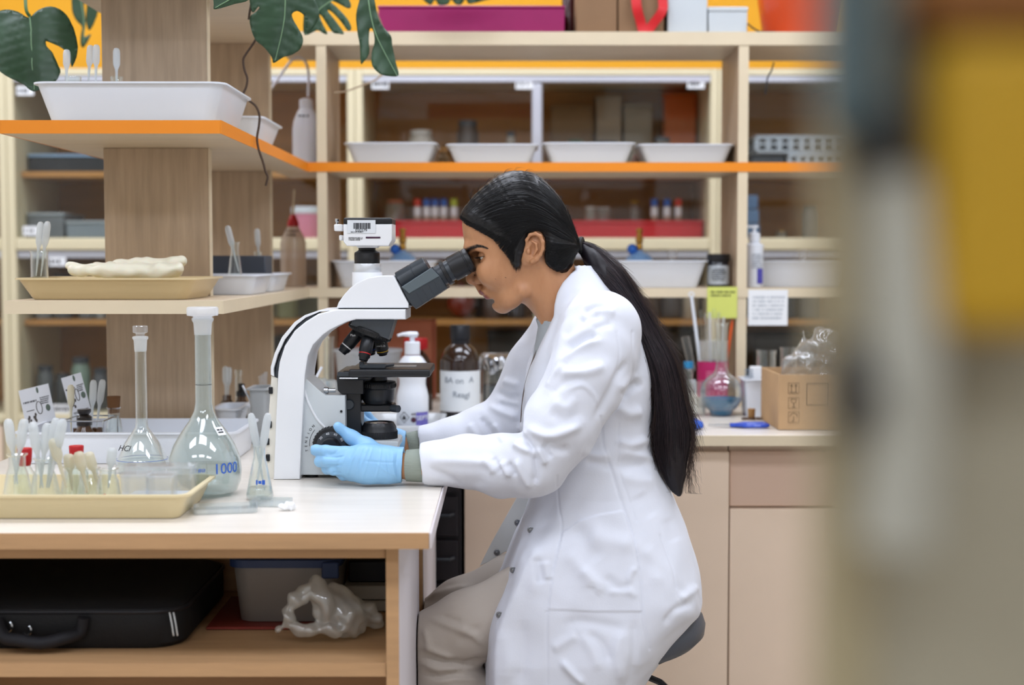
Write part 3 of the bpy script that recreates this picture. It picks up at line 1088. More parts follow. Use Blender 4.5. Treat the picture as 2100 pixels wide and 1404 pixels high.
A_ = [at(824, 588, YM - .0562), at(884, 549, YM - .0562), at(901.5, 566, YM - .0562), at(839, 602, YM - .0562)]
part('top_facet', MB().prism([(p.x, p.z) for p in A_], YM - .058, YM - .0555, .001, 1), mat('facet_grey', '#5b666b', .35), mic, True)

# ================================================================== the woman at the microscope
def W(px, py, dy=0.0):
    p = at(px, py, YM + dy)
    return np.array((p.x, p.y, p.z))


def proj(V):
    P = V - np.array((0, 0, CAMZ))
    a = P @ np.array(rt)
    b = P @ np.array(up)
    c = P @ np.array(fw)
    return 1050 + F * a / c, 702 - F * b / c


def sstep(x, a, b):
    t = np.clip((x - a) / (b - a), 0, 1)
    return t * t * (3 - 2 * t)


def inflate(fld, poly, Wm, Rm, sl=None, blur=6, keep=.012, p=2.0, yc=YM, yscale=None):
    """solid whose side outline is poly and whose half width is Wm, rounding off over Rm from the outline"""
    X, Z = fld.ax[0][:, None], fld.ax[2][None, :]
    d = sdf2(poly, X, Z)
    db = blur2(d, blur)
    w = sstep(d, keep * .4, keep)
    d = d * (1 - w) + db * w
    Wm = Wm if np.isscalar(Wm) else Wm.astype(np.float32)
    q = np.maximum(1 - d / Rm, 0).astype(np.float32)
    Wm_ = Wm if np.isscalar(Wm) else Wm[:, None, :]
    yy = np.abs(fld.ax[1][None, :, None] - yc) / Wm_
    sc = np.minimum(Wm_, .07)
    f = ((q[:, None, :] ** p + yy ** p) ** (1 / p) - 1) * sc
    return f.astype(np.float32), d


SKIN = bpy.data.materials.new('skin')
SKIN.use_nodes = True
nt = SKIN.node_tree
bs = nt.nodes['Principled BSDF']
atr = nt.nodes.new('ShaderNodeAttribute')
atr.attribute_name = 'tone'
sep = nt.nodes.new('ShaderNodeSeparateColor')
nt.links.new(atr.outputs['Color'], sep.inputs[0])
nz = nt.nodes.new('ShaderNodeTexNoise')
nz.inputs['Scale'].default_value = 45
nz.inputs['Detail'].default_value = 6
cr = nt.nodes.new('ShaderNodeMix')
cr.data_type = 'RGBA'
cr.inputs[6].default_value = lin('#b27c55')
cr.inputs[7].default_value = lin('#c8936a')
nt.links.new(nz.outputs['Fac'], cr.inputs[0])
m1_ = nt.nodes.new('ShaderNodeMix')
m1_.data_type = 'RGBA'
m1_.inputs[7].default_value = lin('#8a3c40')
nt.links.new(sep.outputs['Red'], m1_.inputs[0])
nt.links.new(cr.outputs[2], m1_.inputs[6])
m2_ = nt.nodes.new('ShaderNodeMix')
m2_.data_type = 'RGBA'
m2_.inputs[7].default_value = lin('#1c1412')
nt.links.new(sep.outputs['Green'], m2_.inputs[0])
nt.links.new(m1_.outputs[2], m2_.inputs[6])
nt.links.new(m2_.outputs[2], bs.inputs['Base Color'])
bs.inputs['Roughness'].default_value = 0.45
bs.inputs['Subsurface Weight'].default_value = 0.12
bs.inputs['Subsurface Radius'].default_value = (1.0, 0.4, 0.2)
bs.inputs['Subsurface Scale'].default_value = 0.006
nz2 = nt.nodes.new('ShaderNodeTexNoise')
nz2.inputs['Scale'].default_value = 900
bp = nt.nodes.new('ShaderNodeBump')
bp.inputs['Strength'].default_value = 0.08
bp.inputs['Distance'].default_value = 0.001
nt.links.new(nz2.outputs['Fac'], bp.inputs['Height'])
nt.links.new(bp.outputs['Normal'], bs.inputs['Normal'])

P0 = (W(1230, 1200)[0], YM, 0.0)
per = thing('person', 'seated woman with black ponytail, white lab coat and blue gloves, looking into microscope', 'person', P0)

# ---------------------------------------------------------------- head and neck
lo = W(925, 760, -.105)
hi = W(1240, 335, .105)
lo[1], hi[1] = YM - .105, YM + .105
H = Field(lo, hi, .0012)
head_poly = pxz([(949, 450), (949, 475), (953, 497), (958, 510), (966, 524), (971, 538), (974, 556), (983, 573), (992, 587), (998, 598), (1004, 608),
                 (1008, 614), (1012, 620), (1015, 626), (1019, 631), (1026, 635), (1037, 635.5), (1052, 628), (1073, 617), (1100, 612), (1130, 590), (1158, 552), (1172, 510),
                 (1172, 465), (1158, 425), (1132, 390), (1100, 367), (1060, 358), (1020, 368), (990, 388), (965, 415)], n=4)
XX, ZZ = H.ax[0][:, None], H.ax[2][None, :]
dn = np.array((W(1022, 636) - W(955, 505)))
dn = dn / np.linalg.norm(dn)
e0 = W(958, 512)
vv = (XX - e0[0]) * dn[0] + (ZZ - e0[2]) * dn[2]
Wm = .069 - .016 * sstep(vv, .015, .12) + 0 * vv
f_, dmap = inflate(H, head_poly, Wm, .072, blur=10, keep=.014, p=2.15)
H.f = f_
Mh = None
pit = R(16)
fdir = np.array((-math.cos(pit), 0, -math.sin(pit)))
udir = np.array((-math.sin(pit), 0, math.cos(pit)))
# brow ridge and cheek
for s_ in (-1, 1):
    H.chain([W(961, 511, s_ * .006), W(965, 508, s_ * .024), W(983, 510, s_ * .046)], [.006, .0075, .006], k=.014)
    H.ell(W(1006, 560, s_ * .040), (.020, .016, .018), k=.025)
    H.ell(W(984, 526, s_ * .032), (.013, .018, .0105), k=.012, op='s')
    H.chain([W(1074, 598, s_ * .046), W(1048, 614, s_ * .028), W(1032, 624, s_ * .010)], [.012, .009, .009], k=.02)
# nose
H.chain([W(970, 530), W(969, 545), W(966, 560), W(967, 571)], [.0052, .0058, .0068, .0082], k=.010)
H.ell(W(967.5, 573), (.0092, .0085, .0085), k=.006)
for s_ in (-1, 1):
    H.ell(W(981, 574, s_ * .0125), (.0085, .0062, .0075), k=.006)
    H.ell(W(974, 582.5, s_ * .0062), (.0048, .0032, .0028), k=.002, op='s')
    H.chain([W(986, 566, s_ * .0185), W(992, 580, s_ * .021)], [.0016, .0016], k=.006, op='s')
H.cone(W(972, 578), W(981, 587), .004, .0045, k=.005)
# muzzle and chin, then lips
H.ell(W(1017, 598), (.0225, .0275, .0165), k=.010)
H.ell(W(1028, 624.5), (.0135, .017, .0095), k=.010)
H.ell(W(992.5, 597.5), (.0082, .021, .0052), np.array([[.85, 0, -.5], [0, 1, 0], [.5, 0, .85]]), k=.006)
H.cone(W(984, 592), W(987, 600), .0048, .0038, k=.006)
H.ell(W(1003, 608), (.0084, .021, .0060), np.array([[.8, 0, -.6], [0, 1, 0], [.6, 0, .8]]), k=.006)
mouth = [W(1013, 597.5, -.0235), W(1005, 599.5, -.018), W(996, 602, -.008), W(993.5, 602.8, 0), W(996, 602, .008), W(1005, 599.5, .018), W(1013, 597.5, .0235)]
H.chain(mouth, [.0010, .0020, .0028, .0030, .0028, .0020, .0010], k=.0022, op='s')
H.ell(W(1009, 616.5), (.006, .018, .0035), k=.008, op='s')
# eyes: lids over the eyeballs
EYE = {}
for s_ in (-1, 1):
    E = W(996.5, 525, s_ * .0325)
    EYE[s_] = E
    ea = fdir * .97 + np.array((0, s_ * .22, 0))
    for n_, th in ((1, 6), (-1, 20)):
        sl, X, Y, Z = H.sub(E - .022, E + .022)
        nn = n_ * udir * math.cos(R(th)) - fdir * math.sin(R(th))
        px_, py_, pz_ = X - E[0], Y - E[1], Z - E[2]
        d = np.maximum(np.sqrt(px_ ** 2 + py_ ** 2 + pz_ ** 2) - .0136, -(px_ * nn[0] + py_ * nn[1] + pz_ * nn[2]))
        H.put(sl, d.astype(np.float32), .004)
# ears
for s_ in (-1, 1):
    H.ell(W(1096, 509, s_ * .069), (.0150, .0055, .0255), np.array([[.985, .12 * s_, -.12], [-.12 * s_, .99, 0], [.12, 0, .985]]), k=.004)
    H.ell(W(1080, 520, s_ * .062), (.012, .008, .02), k=.01)
    rim = [W(1081, 505, s_ * .070), W(1080, 492, s_ * .074), W(1087, 481.5, s_ * .077), W(1098, 478.5, s_ * .079), W(1108, 484, s_ * .081), W(1113, 496, s_ * .082), W(1113, 510, s_ * .081), W(1108, 522, s_ * .079), W(1100, 531, s_ * .076), W(1092, 536, s_ * .073)]
    H.chain(rim, [.0024, .0026, .0028, .0029, .003, .003, .0029, .0030, .0042, .0046], k=.0025)
    H.ell(W(1093, 512, s_ * .0765), (.0072, .007, .0125), k=.002, op='s')
    H.chain([W(1090, 488, s_ * .079), W(1101, 491, s_ * .081), W(1106, 501, s_ * .081), W(1105, 514, s_ * .0795)], [.0018, .0020, .0020, .0014], k=.003, op='s')
    H.chain([W(1091, 494, s_ * .0755), W(1100, 500, s_ * .077), W(1101, 512, s_ * .0765), W(1095, 523, s_ * .0745)], [.0018, .0022, .0022, .002], k=.002)
    H.ell(W(1084, 515, s_ * .0745), (.0035, .003, .005), k=.003)
# neck
H.chain([W(1112, 556), W(1140, 600), W(1190, 680), W(1225, 760)], [.050, .048, .052, .058], k=.022, sy=1.04)
for s_ in (-1, 1):
    H.cone(W(1116, 545, s_ * .046), W(1124, 660, s_ * .022), .012, .009, k=.022)
Vh, Qh = H.net()
Vh = relax(Vh, Qh, 1, .5)
pxh, pyh = proj(Vh)
tone = np.zeros((len(Vh), 4), np.float32)
tone[:, 3] = 1
for c, r_, ang_ in ((W(1001, 607.5), (.0100, .0225, .0076), 36), (W(990.5, 599.5), (.0080, .0205, .0046), 28)):
    q = Vh - c
    ca, sa = math.cos(R(ang_)), math.sin(R(ang_))
    u_ = (q[:, 0] * ca - q[:, 2] * sa) / r_[0]
    w_ = (q[:, 0] * sa + q[:, 2] * ca) / r_[2]
    k0 = np.sqrt(u_ ** 2 + (q[:, 1] / r_[1]) ** 2 + w_ ** 2)
    tone[:, 0] = np.maximum(tone[:, 0], 1 - sstep(k0, .85, 1.15))
for c, r_, a_ in ((W(1097, 505), .03, .22), (W(971, 574), .014, .14)):
    tone[:, 0] = np.maximum(tone[:, 0], a_ * np.exp(-(np.linalg.norm((Vh - c) * (1, .5, 1), axis=1) / r_) ** 2))
# dark of the lashes and the crease of the lids
for s_ in (-1, 1):
    q = Vh - EYE[s_]
    dd = np.abs(np.linalg.norm(q, axis=1) - .0137)
    el = q @ (udir * math.cos(R(6)) - fdir * math.sin(R(6)))
    fr_ = q @ fdir
    tone[:, 1] = np.maximum(tone[:, 1], .9 * np.exp(-(el / .0013) ** 2) * (fr_ > .002) * (dd < .004))
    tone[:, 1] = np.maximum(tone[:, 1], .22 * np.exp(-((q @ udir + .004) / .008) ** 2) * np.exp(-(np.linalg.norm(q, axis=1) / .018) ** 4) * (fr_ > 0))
# brows painted by their hair shade, then real hairs on top
BROW = [(957, 516), (963, 511.5), (971, 508), (979, 505), (989, 505.5), (1000, 509.5)]


def polydist(x, y, pts):
    best = np.full(x.shape, 1e9)
    tt = np.zeros(x.shape)
    L = 0
    seg = []
    for a, b in zip(pts[:-1], pts[1:]):
        seg.append(math.dist(a, b))
    tot = sum(seg)
    for (a, b), sl_ in zip(zip(pts[:-1], pts[1:]), seg):
        ex, ey = b[0] - a[0], b[1] - a[1]
        t = np.clip(((x - a[0]) * ex + (y - a[1]) * ey) / (ex * ex + ey * ey + 1e-9), 0, 1)
        d = np.hypot(x - a[0] - t * ex, y - a[1] - t * ey)
        m = d < best
        best[m] = d[m]
        tt[m] = (L + t[m] * sl_) / tot
        L += sl_
    return best, tt


# project as seen at the middle plane so that both brows get the mark
def proj_mid(V):
    U = V.copy()
    U[:, 1] = YM
    return proj(U)


qx, qy = proj_mid(Vh)
bd, bt = polydist(qx, qy, BROW)
wid = 6.6 * (1 - .72 * bt) + .6
tone[:, 1] = np.maximum(tone[:, 1], .85 * (1 - sstep(bd, wid * .4, wid * 1.1)) * (np.abs(Vh[:, 1] - YM) > .007))
for mx_, my_, r_ in ((973.5, 564, 1.6), (1037, 569, 1.0), (1016, 572, .9)):
    tone[:, 1] = np.maximum(tone[:, 1], .8 * (np.hypot(pxh - mx_, pyh - my_) < r_) * (Vh[:, 1] < YM))

# hidden body: torso, arms and legs under the clothes, coarse
Bd = Field((W(840, 1200)[0] - .03, YM - .30, .02), (W(1450, 1200)[0] + .02, YM + .30, W(1100, 640)[2]), .007)
SH, EL, WR = W(1238, 700, -.145), W(1098, 950, -.165), W(835, 955, -.125)
SH2, EL2, WR2 = W(1160, 700, .145), W(1045, 868, .165), W(842, 915, .115)
HIP, KN = W(1230, 1225, -.09), W(898, 1312, -.085)
HIP2, KN2 = W(1215, 1225, .09), W(890, 1290, .085)
ANK, ANK2 = np.array((KN[0] + .16, KN[1], .10)), np.array((KN2[0] + .17, KN2[1], .10))
Bd.chain([W(1200, 690), W(1225, 800), W(1230, 950), W(1245, 1080), W(1260, 1190)], [.06, .08, .082, .09, .10], k=.03, sy=1.3)
for a, b, c in ((SH, EL, WR), (SH2, EL2, WR2)):
    Bd.chain([a, b, c], [.052, .038, .0245], k=.03)
for a, b, c in ((HIP, KN, ANK), (HIP2, KN2, ANK2)):
    Bd.chain([a, b, c], [.068, .036, .028], k=.03)
    Bd.cone(c + (0, 0, -.03), c + (-.11, 0, -.045), .032, .028, k=.02)
Bd.chain([W(1200, 690), W(1175, 640)], [.045, .042], k=.03)
Vb, Qb = Bd.net()
Vb = relax(Vb, Qb, 2)
Vb[:, 0] = np.maximum(Vb[:, 0], np.where(Vb[:, 2] < .7, xb + .006, -9))
body_V = np.concatenate([Vh, Vb])
body_Q = np.concatenate([Qh, Qb + len(Vh)])
body = fast_mesh('body', body_V, body_Q, SKIN, per, P0)
ca_ = body.data.color_attributes.new('tone', 'FLOAT_COLOR', 'POINT')
tone = np.concatenate([tone, np.tile(np.array([[0, 0, 0, 1]], np.float32), (len(Vb), 1))])
ca_.data.foreach_set('color', tone.ravel())

for s_ in (-1, 1):
    E = Vector(EYE[s_])
    ga = axisM(Vector(fdir) * .98 + Vector((0, .05 * s_, -.10)))
    r_ = .0122
    prof = [(r_ * math.sin(a), -r_ * math.cos(a)) for a in [math.pi * k / 16 for k in range(17)]]
    prof[0], prof[-1] = (0, -r_), (0, r_)
    ey = part('eye', MB().lathe(prof, 28, E, ga, cap=False), mat('eye_white', '#cfc8c0', .15, coat=.6), per, True)
    r2 = .01235
    pr = [(r2 * math.sin(a), r2 * math.cos(a)) for a in [R(28) * k / 6 for k in range(6, -1, -1)]]
    pr[-1] = (0, r2)
    part('iris', MB().lathe(pr, 28, E, ga, cap=False), mat('iris_brown', '#1d0f08', .1, coat=1), ey, True)


def ysurf(fld, x, z, side=-1):
    """outer surface of a field on the near (-1) or far side, for (x, z)"""
    i = int(round((x - fld.lo[0]) / fld.h))
    k = int(round((z - fld.lo[2]) / fld.h))
    i = min(max(i, 0), fld.f.shape[0] - 1)
    k = min(max(k, 0), fld.f.shape[2] - 1)
    c = fld.f[i, :, k]
    j = np.nonzero(c < 0)[0]
    if len(j) == 0:
        return None
    jj = j[0] if side < 0 else j[-1]
    return fld.lo[1] + fld.h * jj


def ribbons(P, r, taper=True, n=3):
    """P: (strands, points, 3) -> thin n-sided hairs"""
    S, L = P.shape[:2]
    T = np.gradient(P, axis=1)
    T /= np.linalg.norm(T, axis=2, keepdims=True) + 1e-12
    ref = np.zeros_like(T)
    ref[..., 1] = 1
    A = np.cross(T, ref)
    A /= np.linalg.norm(A, axis=2, keepdims=True) + 1e-9
    B = np.cross(T, A)
    rr_ = np.full((1, L), r)
    if taper:
        rr_ = r * (1 - .85 * np.linspace(0, 1, L) ** 3)[None]
    V = []
    for k in range(n):
        a = 2 * math.pi * k / n
        V.append(P + (A * math.cos(a) + B * math.sin(a)) * rr_[..., None])
    V = np.stack(V, 2).reshape(-1, 3)
    base = (np.arange(S)[:, None] * L + np.arange(L - 1)[None]) * n
    Q = []
    for k in range(n):
        j = (k + 1) % n
        Q.append(np.stack([base + k, base + j, base + n + j, base + n + k], -1))
    return V, np.concatenate([q.reshape(-1, 4) for q in Q])


HAIR = mat('black_hair', '#08080b', 0.40, spec=0.5)
HAIR2 = mat('black_hair_tail', '#171218', 0.45, spec=0.5)
# eyebrow hairs
st = []
for s_ in (-1, 1):
    for k in range(320):
        t = rng.random() ** .8
        i = min(int(t * 5), 4)
        u_ = t * 5 - i
        bx = BROW[i][0] * (1 - u_) + BROW[i + 1][0] * u_
        by = BROW[i][1] * (1 - u_) + BROW[i + 1][1] * u_ + rng.normal() * 2.3 * (1.15 - t)
        pts = []
        for j in range(4):
            qx_, qy_ = bx + j * 1.3, by - j * (1.0 - 1.5 * t) * .7
            p = at(qx_, qy_)
            y = ysurf(H, p.x, p.z, s_)
            if y is None or abs(y - YM) < .006:
                break
            pts.append((p.x, y + s_ * .0007 * (j > 0), p.z))
        if len(pts) == 4:
            st.append(pts)
if st:
    V, Q = ribbons(np.array(st), .00028)
    fast_mesh('eyebrows', V, Q, HAIR, per, P0)
# lashes
st = []
for s_ in (-1, 1):
    for k in range(34):
        a = R(-52 + 104 * k / 33)
        o = fdir * math.cos(a) + np.array((0, s_, 0)) * math.sin(a)
        o = o * math.cos(R(5)) + udir * math.sin(R(5)) * .2
        p0_ = EYE[s_] + o * .0137
        st.append([p0_ + o * .0075 * t + udir * (.0035 * t * t - .001 * t) for t in (0, .33, .66, 1)])
V, Q = ribbons(np.array(st), .00022)
fast_mesh('eyelashes', V, Q, HAIR, per, P0)

# ---------------------------------------------------------------- hair
lo = W(925, 600, 0)
hi = W(1215, 335, 0)
lo[1], hi[1] = YM - .105, YM + .105
HR = Field(lo, hi, .002)
hair_out = pxz([(943, 452), (942, 440), (952, 424), (976, 396), (1000, 375), (1025, 358), (1057, 349.5), (1094, 355), (1124, 376), (1149, 404), (1167, 435), (1180, 470), (1189, 492), (1190, 510),
                (1182, 540), (1165, 590), (1120, 640), (1060, 645), (1000, 620), (965, 560), (948, 500)], n=4)
f_, dm = inflate(HR, hair_out, .0785, .078, blur=8, keep=.014, p=2.15)
mask = pxz([(936, 440), (944, 453), (962, 462), (984, 473), (1010, 489), (1034, 501), (1043, 516), (1048, 536), (1056, 548), (1066, 545), (1070, 526), (1077, 506), (1080, 490), (1086, 480), (1097, 475.5), (1108, 479),
            (1115, 490), (1117, 510), (1114, 528), (1121, 545), (1140, 556), (1168, 562), (1188, 520), (1194, 498), (1185, 465), (1160, 400), (1100, 340), (1050, 335), (990, 360), (940, 420)], n=3)
dmask = sdf2(mask, HR.ax[0][:, None], HR.ax[2][None, :])
thin_ = .0055 * (1 - sstep(dmask, 0.0, .013))
f_ = f_ + thin_[:, None, :].astype(np.float32)
g = -dmask[:, None, :].astype(np.float32)
k_ = .004
hh = np.maximum(k_ - np.abs(f_ - g), 0) / k_
HR.f = (np.maximum(f_, g) + hh * hh * k_ * .25).astype(np.float32)
Vr, Qr = HR.net()
Vr = relax(Vr, Qr, 2)
# combed relief: fine grooves that run to the tie
pxr, pyr = proj_mid(Vr)
ta = np.arctan2(pyr - 503, 1188 - pxr)
rad = np.hypot(pyr - 503, 1188 - pxr)
ph = ta * 1.0 + .0018 * rad
gro = np.zeros(len(Vr))
for fr_, am in ((38, .0007), (71, .0006), (113, .0004)):
    gro += .35 * am * np.sin(ph * fr_ + 3 * np.sin(ph * 7 + fr_))
Vr = Vr + normals(Vr, Qr) * gro[:, None]
hair = fast_mesh('hair', Vr, Qr, HAIR, per, P0)


def guide(pts, n=18):
    c = cat_rom([(a, b, 0) for a, b in pts], 8)
    P = np.array([(p.x, p.y) for p in c])
    s_ = np.concatenate([[0], np.cumsum(np.hypot(*np.diff(P, axis=0).T))])
    t = np.linspace(0, s_[-1], n)
    return np.stack([np.interp(t, s_, P[:, 0]), np.interp(t, s_, P[:, 1])], 1)


GA = guide([(944, 447), (955, 422), (976, 398), (1002, 376), (1027, 360), (1057, 352), (1094, 357.5), (1123, 379), (1148, 407), (1165, 437), (1178, 472), (1187, 500)])
GB = guide([(960, 462), (985, 452), (1015, 440), (1050, 432), (1090, 432), (1130, 450), (1160, 475), (1187, 501)])
GC = guide([(1012, 491), (1040, 480), (1070, 470), (1098, 466), (1125, 472), (1155, 485), (1187, 502)])
GD = guide([(1050, 538), (1052, 518), (1062, 492), (1078, 473), (1100, 468), (1130, 478), (1160, 492), (1187, 503)])
GE = guide([(1118, 500), (1125, 500), (1140, 500), (1160, 502), (1187, 504)])
GF = guide([(1118, 535), (1130, 540), (1145, 536), (1160, 525), (1175, 515), (1188, 507)])
GG = guide([(1140, 556), (1155, 550), (1168, 537), (1178, 522), (1189, 509)])


def lerp_guides(gs, t):
    x = t * (len(gs) - 1)
    i = min(int(x), len(gs) - 2)
    return gs[i] * (1 - (x - i)) + gs[i + 1] * (x - i)


hx0, hz0 = HR.lo[0], HR.lo[2]
strands = []
for s_ in (-1, 1):
    for k in range(3000 if s_ < 0 else 700):
        if rng.random() < .78:
            g_ = lerp_guides((GA, GB, GC, GD), rng.random())
        else:
            g_ = lerp_guides((GE, GF, GG), rng.random())
        g_ = g_ + rng.normal(0, 1.2, 2) + np.cumsum(rng.normal(0, .22, g_.shape), 0)
        a = rng.random() * .5 if rng.random() < .6 else 0
        b = 1
        t = np.linspace(a, b, 16) * (len(g_) - 1)
        gx = np.interp(t, np.arange(len(g_)), g_[:, 0])
        gy = np.interp(t, np.arange(len(g_)), g_[:, 1])
        pts = []
        lift = abs(rng.normal(0, .0007)) + .0002
        if rng.random() < .02:
            lift += .0015
        ok = True
        for x_, y_ in zip(gx, gy):
            p = at(x_, y_)
            i = int(round((p.x - hx0) / HR.h))
            kk = int(round((p.z - hz0) / HR.h))
            if not (0 <= i < dm.shape[0] and 0 <= kk < dm.shape[1]):
                ok = False
                break
            d = max(dm[i, kk], .0004)
            q_ = max(0, 1 - d / .078)
            yy = .0785 * max(0, 1 - q_ ** 2.15) ** (1 / 2.15) - .0055 * float(1 - sstep(dmask[i, kk], 0, .013))
            pts.append((p.x, YM + s_ * (max(yy, 0) + lift), p.z + lift * .5))
        if ok:
            strands.append(pts)
P = np.array(strands)
P[:, 1:-1] = (P[:, :-2] + 2 * P[:, 1:-1] + P[:, 2:]) / 4
P[:, 1:-1] = (P[:, :-2] + 2 * P[:, 1:-1] + P[:, 2:]) / 4
V, Q = ribbons(P, .00026)
hs = fast_mesh('hair_strands', V, Q, HAIR, hair, P0)
hs.parent = hair
# fine hairs along the hairline
baby = []
edge_ = [(946, 455), (962, 463), (984, 474), (1010, 490), (1034, 502), (1042, 516), (1047, 534), (1054, 546), (1062, 546), (1068, 536)]
for k in range(300):
    t = rng.random() * (len(edge_) - 1)
    i = int(t)
    bx = edge_[i][0] * (1 - t + i) + edge_[i + 1][0] * (t - i)
    by = edge_[i][1] * (1 - t + i) + edge_[i + 1][1] * (t - i)
    low = by > 505
    L_ = rng.uniform(4, 11) if not low else rng.uniform(6, 15)
    ang_ = R(rng.uniform(15, 50)) if not low else R(rng.uniform(55, 95))
    pts = []
    for j in range(6):
        u_ = j / 5
        x_, y_ = bx - 5 * (1 - u_) * (not low) + math.cos(ang_) * L_ * (u_ - .35), by - 4 + math.sin(ang_) * L_ * u_ * (1 + .3 * u_)
        p = at(x_, y_)
        y = ysurf(H, p.x, p.z, -1)
        if y is None:
            break
        pts.append((p.x, y - .0006 - .0012 * (1 - u_), p.z))
    if len(pts) == 6:
        baby.append(pts)
        baby.append([(a, 2 * YM - b, c) for a, b, c in pts])
V, Q = ribbons(np.array(baby), .00022)
fast_mesh('baby_hairs', V, Q, HAIR, hair, P0)
# loose flyaway hairs
fly = []
for k in range(90):
    t = rng.random()
    i = int(t * 14) + 2
    c = GA[i]
    n_ = rng.uniform(1, 9)
    w_ = rng.uniform(-10, 25)
    dx = rng.uniform(8, 26)
    pts = []
    for u_ in np.linspace(0, 1, 8):
        nrm = np.array((c[0] - 1070, c[1] - 470))
        nrm = nrm / np.linalg.norm(nrm)
        tg = np.array((-nrm[1], nrm[0]))
        q_ = c + tg * dx * u_ + nrm * n_ * math.sin(math.pi * min(1, u_ * .8)) * 1
        pts.append(W(q_[0], q_[1], rng.uniform(-.0005, .0005) + (k % 9 - 4) * .004))
    fly.append(pts)
V, Q = ribbons(np.array(fly), .00016)
fast_mesh('flyaway_hairs', V, Q, HAIR, hair, P0)
# tie
part('hair_tie', MB().tube([tuple(W(1190 + 6 * math.cos(a) * .6 + 2, 503 + 14 * math.sin(a), .016 * math.cos(a))) for a in [2 * math.pi * k / 24 for k in range(25)]], .0042, 8).tube(
    [tuple(W(1193 + 3 * math.cos(a), 503 + 13 * math.sin(a), .015 * math.cos(a + .5))) for a in [2 * math.pi * k / 24 for k in range(25)]], .0035, 8), BLACKR, per, True)

# ponytail
up_o = guide([(1190, 495), (1212, 501), (1243, 519), (1278, 553), (1304, 592), (1330, 636), (1356, 684), (1382, 728), (1398, 780), (1410, 835), (1420, 885), (1414, 935), (1404, 985), (1398, 1018)], 40)
lw_o = guide([(1189, 512), (1200, 540), (1222, 575), (1250, 607), (1280, 645), (1306, 695), (1324, 745), (1338, 800), (1342, 850), (1338, 890), (1338, 920), (1348, 955), (1368, 990), (1386, 1012)], 40)
PT = Field(W(1170, 1040, -.12), W(1445, 480, .06), .004)
mid = (up_o + lw_o) / 2
hw = np.hypot(*(up_o - lw_o).T) / 2
YP = -.035


def taily(t):
    return YP * sstep(t, 0, .18) - .015 * sstep(t, .3, .6)


pts_, rs_ = [], []
for i in range(0, 40):
    t = i / 39
    pts_.append(W(mid[i][0], mid[i][1], taily(t)))
    rs_.append(max(hw[i] * .78 / 1150, .003))
for i in range(39):
    PT.cone(pts_[i], pts_[i + 1], rs_[i], rs_[i + 1], .01, sy=.9)
Vp, Qp = PT.net()
Vp = relax(Vp, Qp, 2)
pq, pr_ = proj_mid(Vp)
ph = pq * .9 + pr_ * -.35
Vp = Vp + normals(Vp, Qp) * (.0006 * np.sin(ph * .35 + 2 * np.sin(pr_ * .013)))[:, None]
pony = fast_mesh('ponytail', Vp, Qp, HAIR2, per, P0)
tails = []
L = 30
for k in range(3600):
    u0 = rng.uniform(-1, 1)
    v0 = rng.uniform(-1, 1)
    n_ = math.hypot(u0, v0)
    if n_ > 1 or (n_ < .55 and rng.random() < .8):
        u0, v0 = u0 / max(n_, .01), v0 / max(n_, .01)
    e = .62 + .38 * rng.random()
    a0 = 0 if rng.random() < .6 else rng.uniform(0, .5)
    ts = np.linspace(a0, a0 + (e - a0), L)
    wob = rng.normal(0, .09) * np.sin(ts * rng.uniform(6, 16) + rng.uniform(0, 6))
    spread = 1 + .22 * ts * rng.normal()
    out = []
    for t, wb, sp_ in zip(ts, wob, spread):
        x = t * 39
        i = min(int(x), 38)
        fr_ = x - i
        m_ = mid[i] * (1 - fr_) + mid[i + 1] * fr_
        hv = (up_o[i] - lw_o[i]) / 2 * (1 - fr_) + (up_o[i + 1] - lw_o[i + 1]) / 2 * fr_
        q_ = m_ + hv * (u0 * sp_ * .97 + wb)
        r_ = max(math.hypot(*hv) / 1150 * .85, .004)
        out.append(W(q_[0], q_[1], taily(t) + v0 * r_))
    tails.append(out)
V, Q = ribbons(np.array(tails[::2]), .00034)
ps = fast_mesh('tail_strands', V, Q, HAIR2, pony, P0)
V, Q = ribbons(np.array(tails[1::2]), .00042)
fast_mesh('tail_strands', V, Q, mat('brown_hair_tail', '#33262a', .38, spec=.6), pony, P0)
# stray hairs beside the tail
tails = []
for k in range(650):
    t0 = rng.uniform(.05, .9)
    ln = rng.uniform(.08, .25)
    side = 1 if rng.random() < .75 else -1
    am = rng.uniform(3, 30) * (.5 + t0)
    out = []
    for u_ in np.linspace(0, 1, 12):
        t = min(t0 + ln * u_, .99)
        x = t * 39
        i = min(int(x), 38)
        fr_ = x - i
        m_ = mid[i] * (1 - fr_) + mid[i + 1] * fr_
        hv = (up_o[i] - lw_o[i]) / 2
        hn = hv / (np.linalg.norm(hv) + 1e-6)
        q_ = m_ + hv * side * .95 + hn * side * am * u_ ** 1.4
        out.append(W(q_[0], q_[1], taily(t) + (k % 11 - 5) * .005))
    tails.append(out)
V, Q = ribbons(np.array(tails), .00024)
fast_mesh('stray_hairs', V, Q, mat('stray_hair', '#35251f', .4), pony, P0)

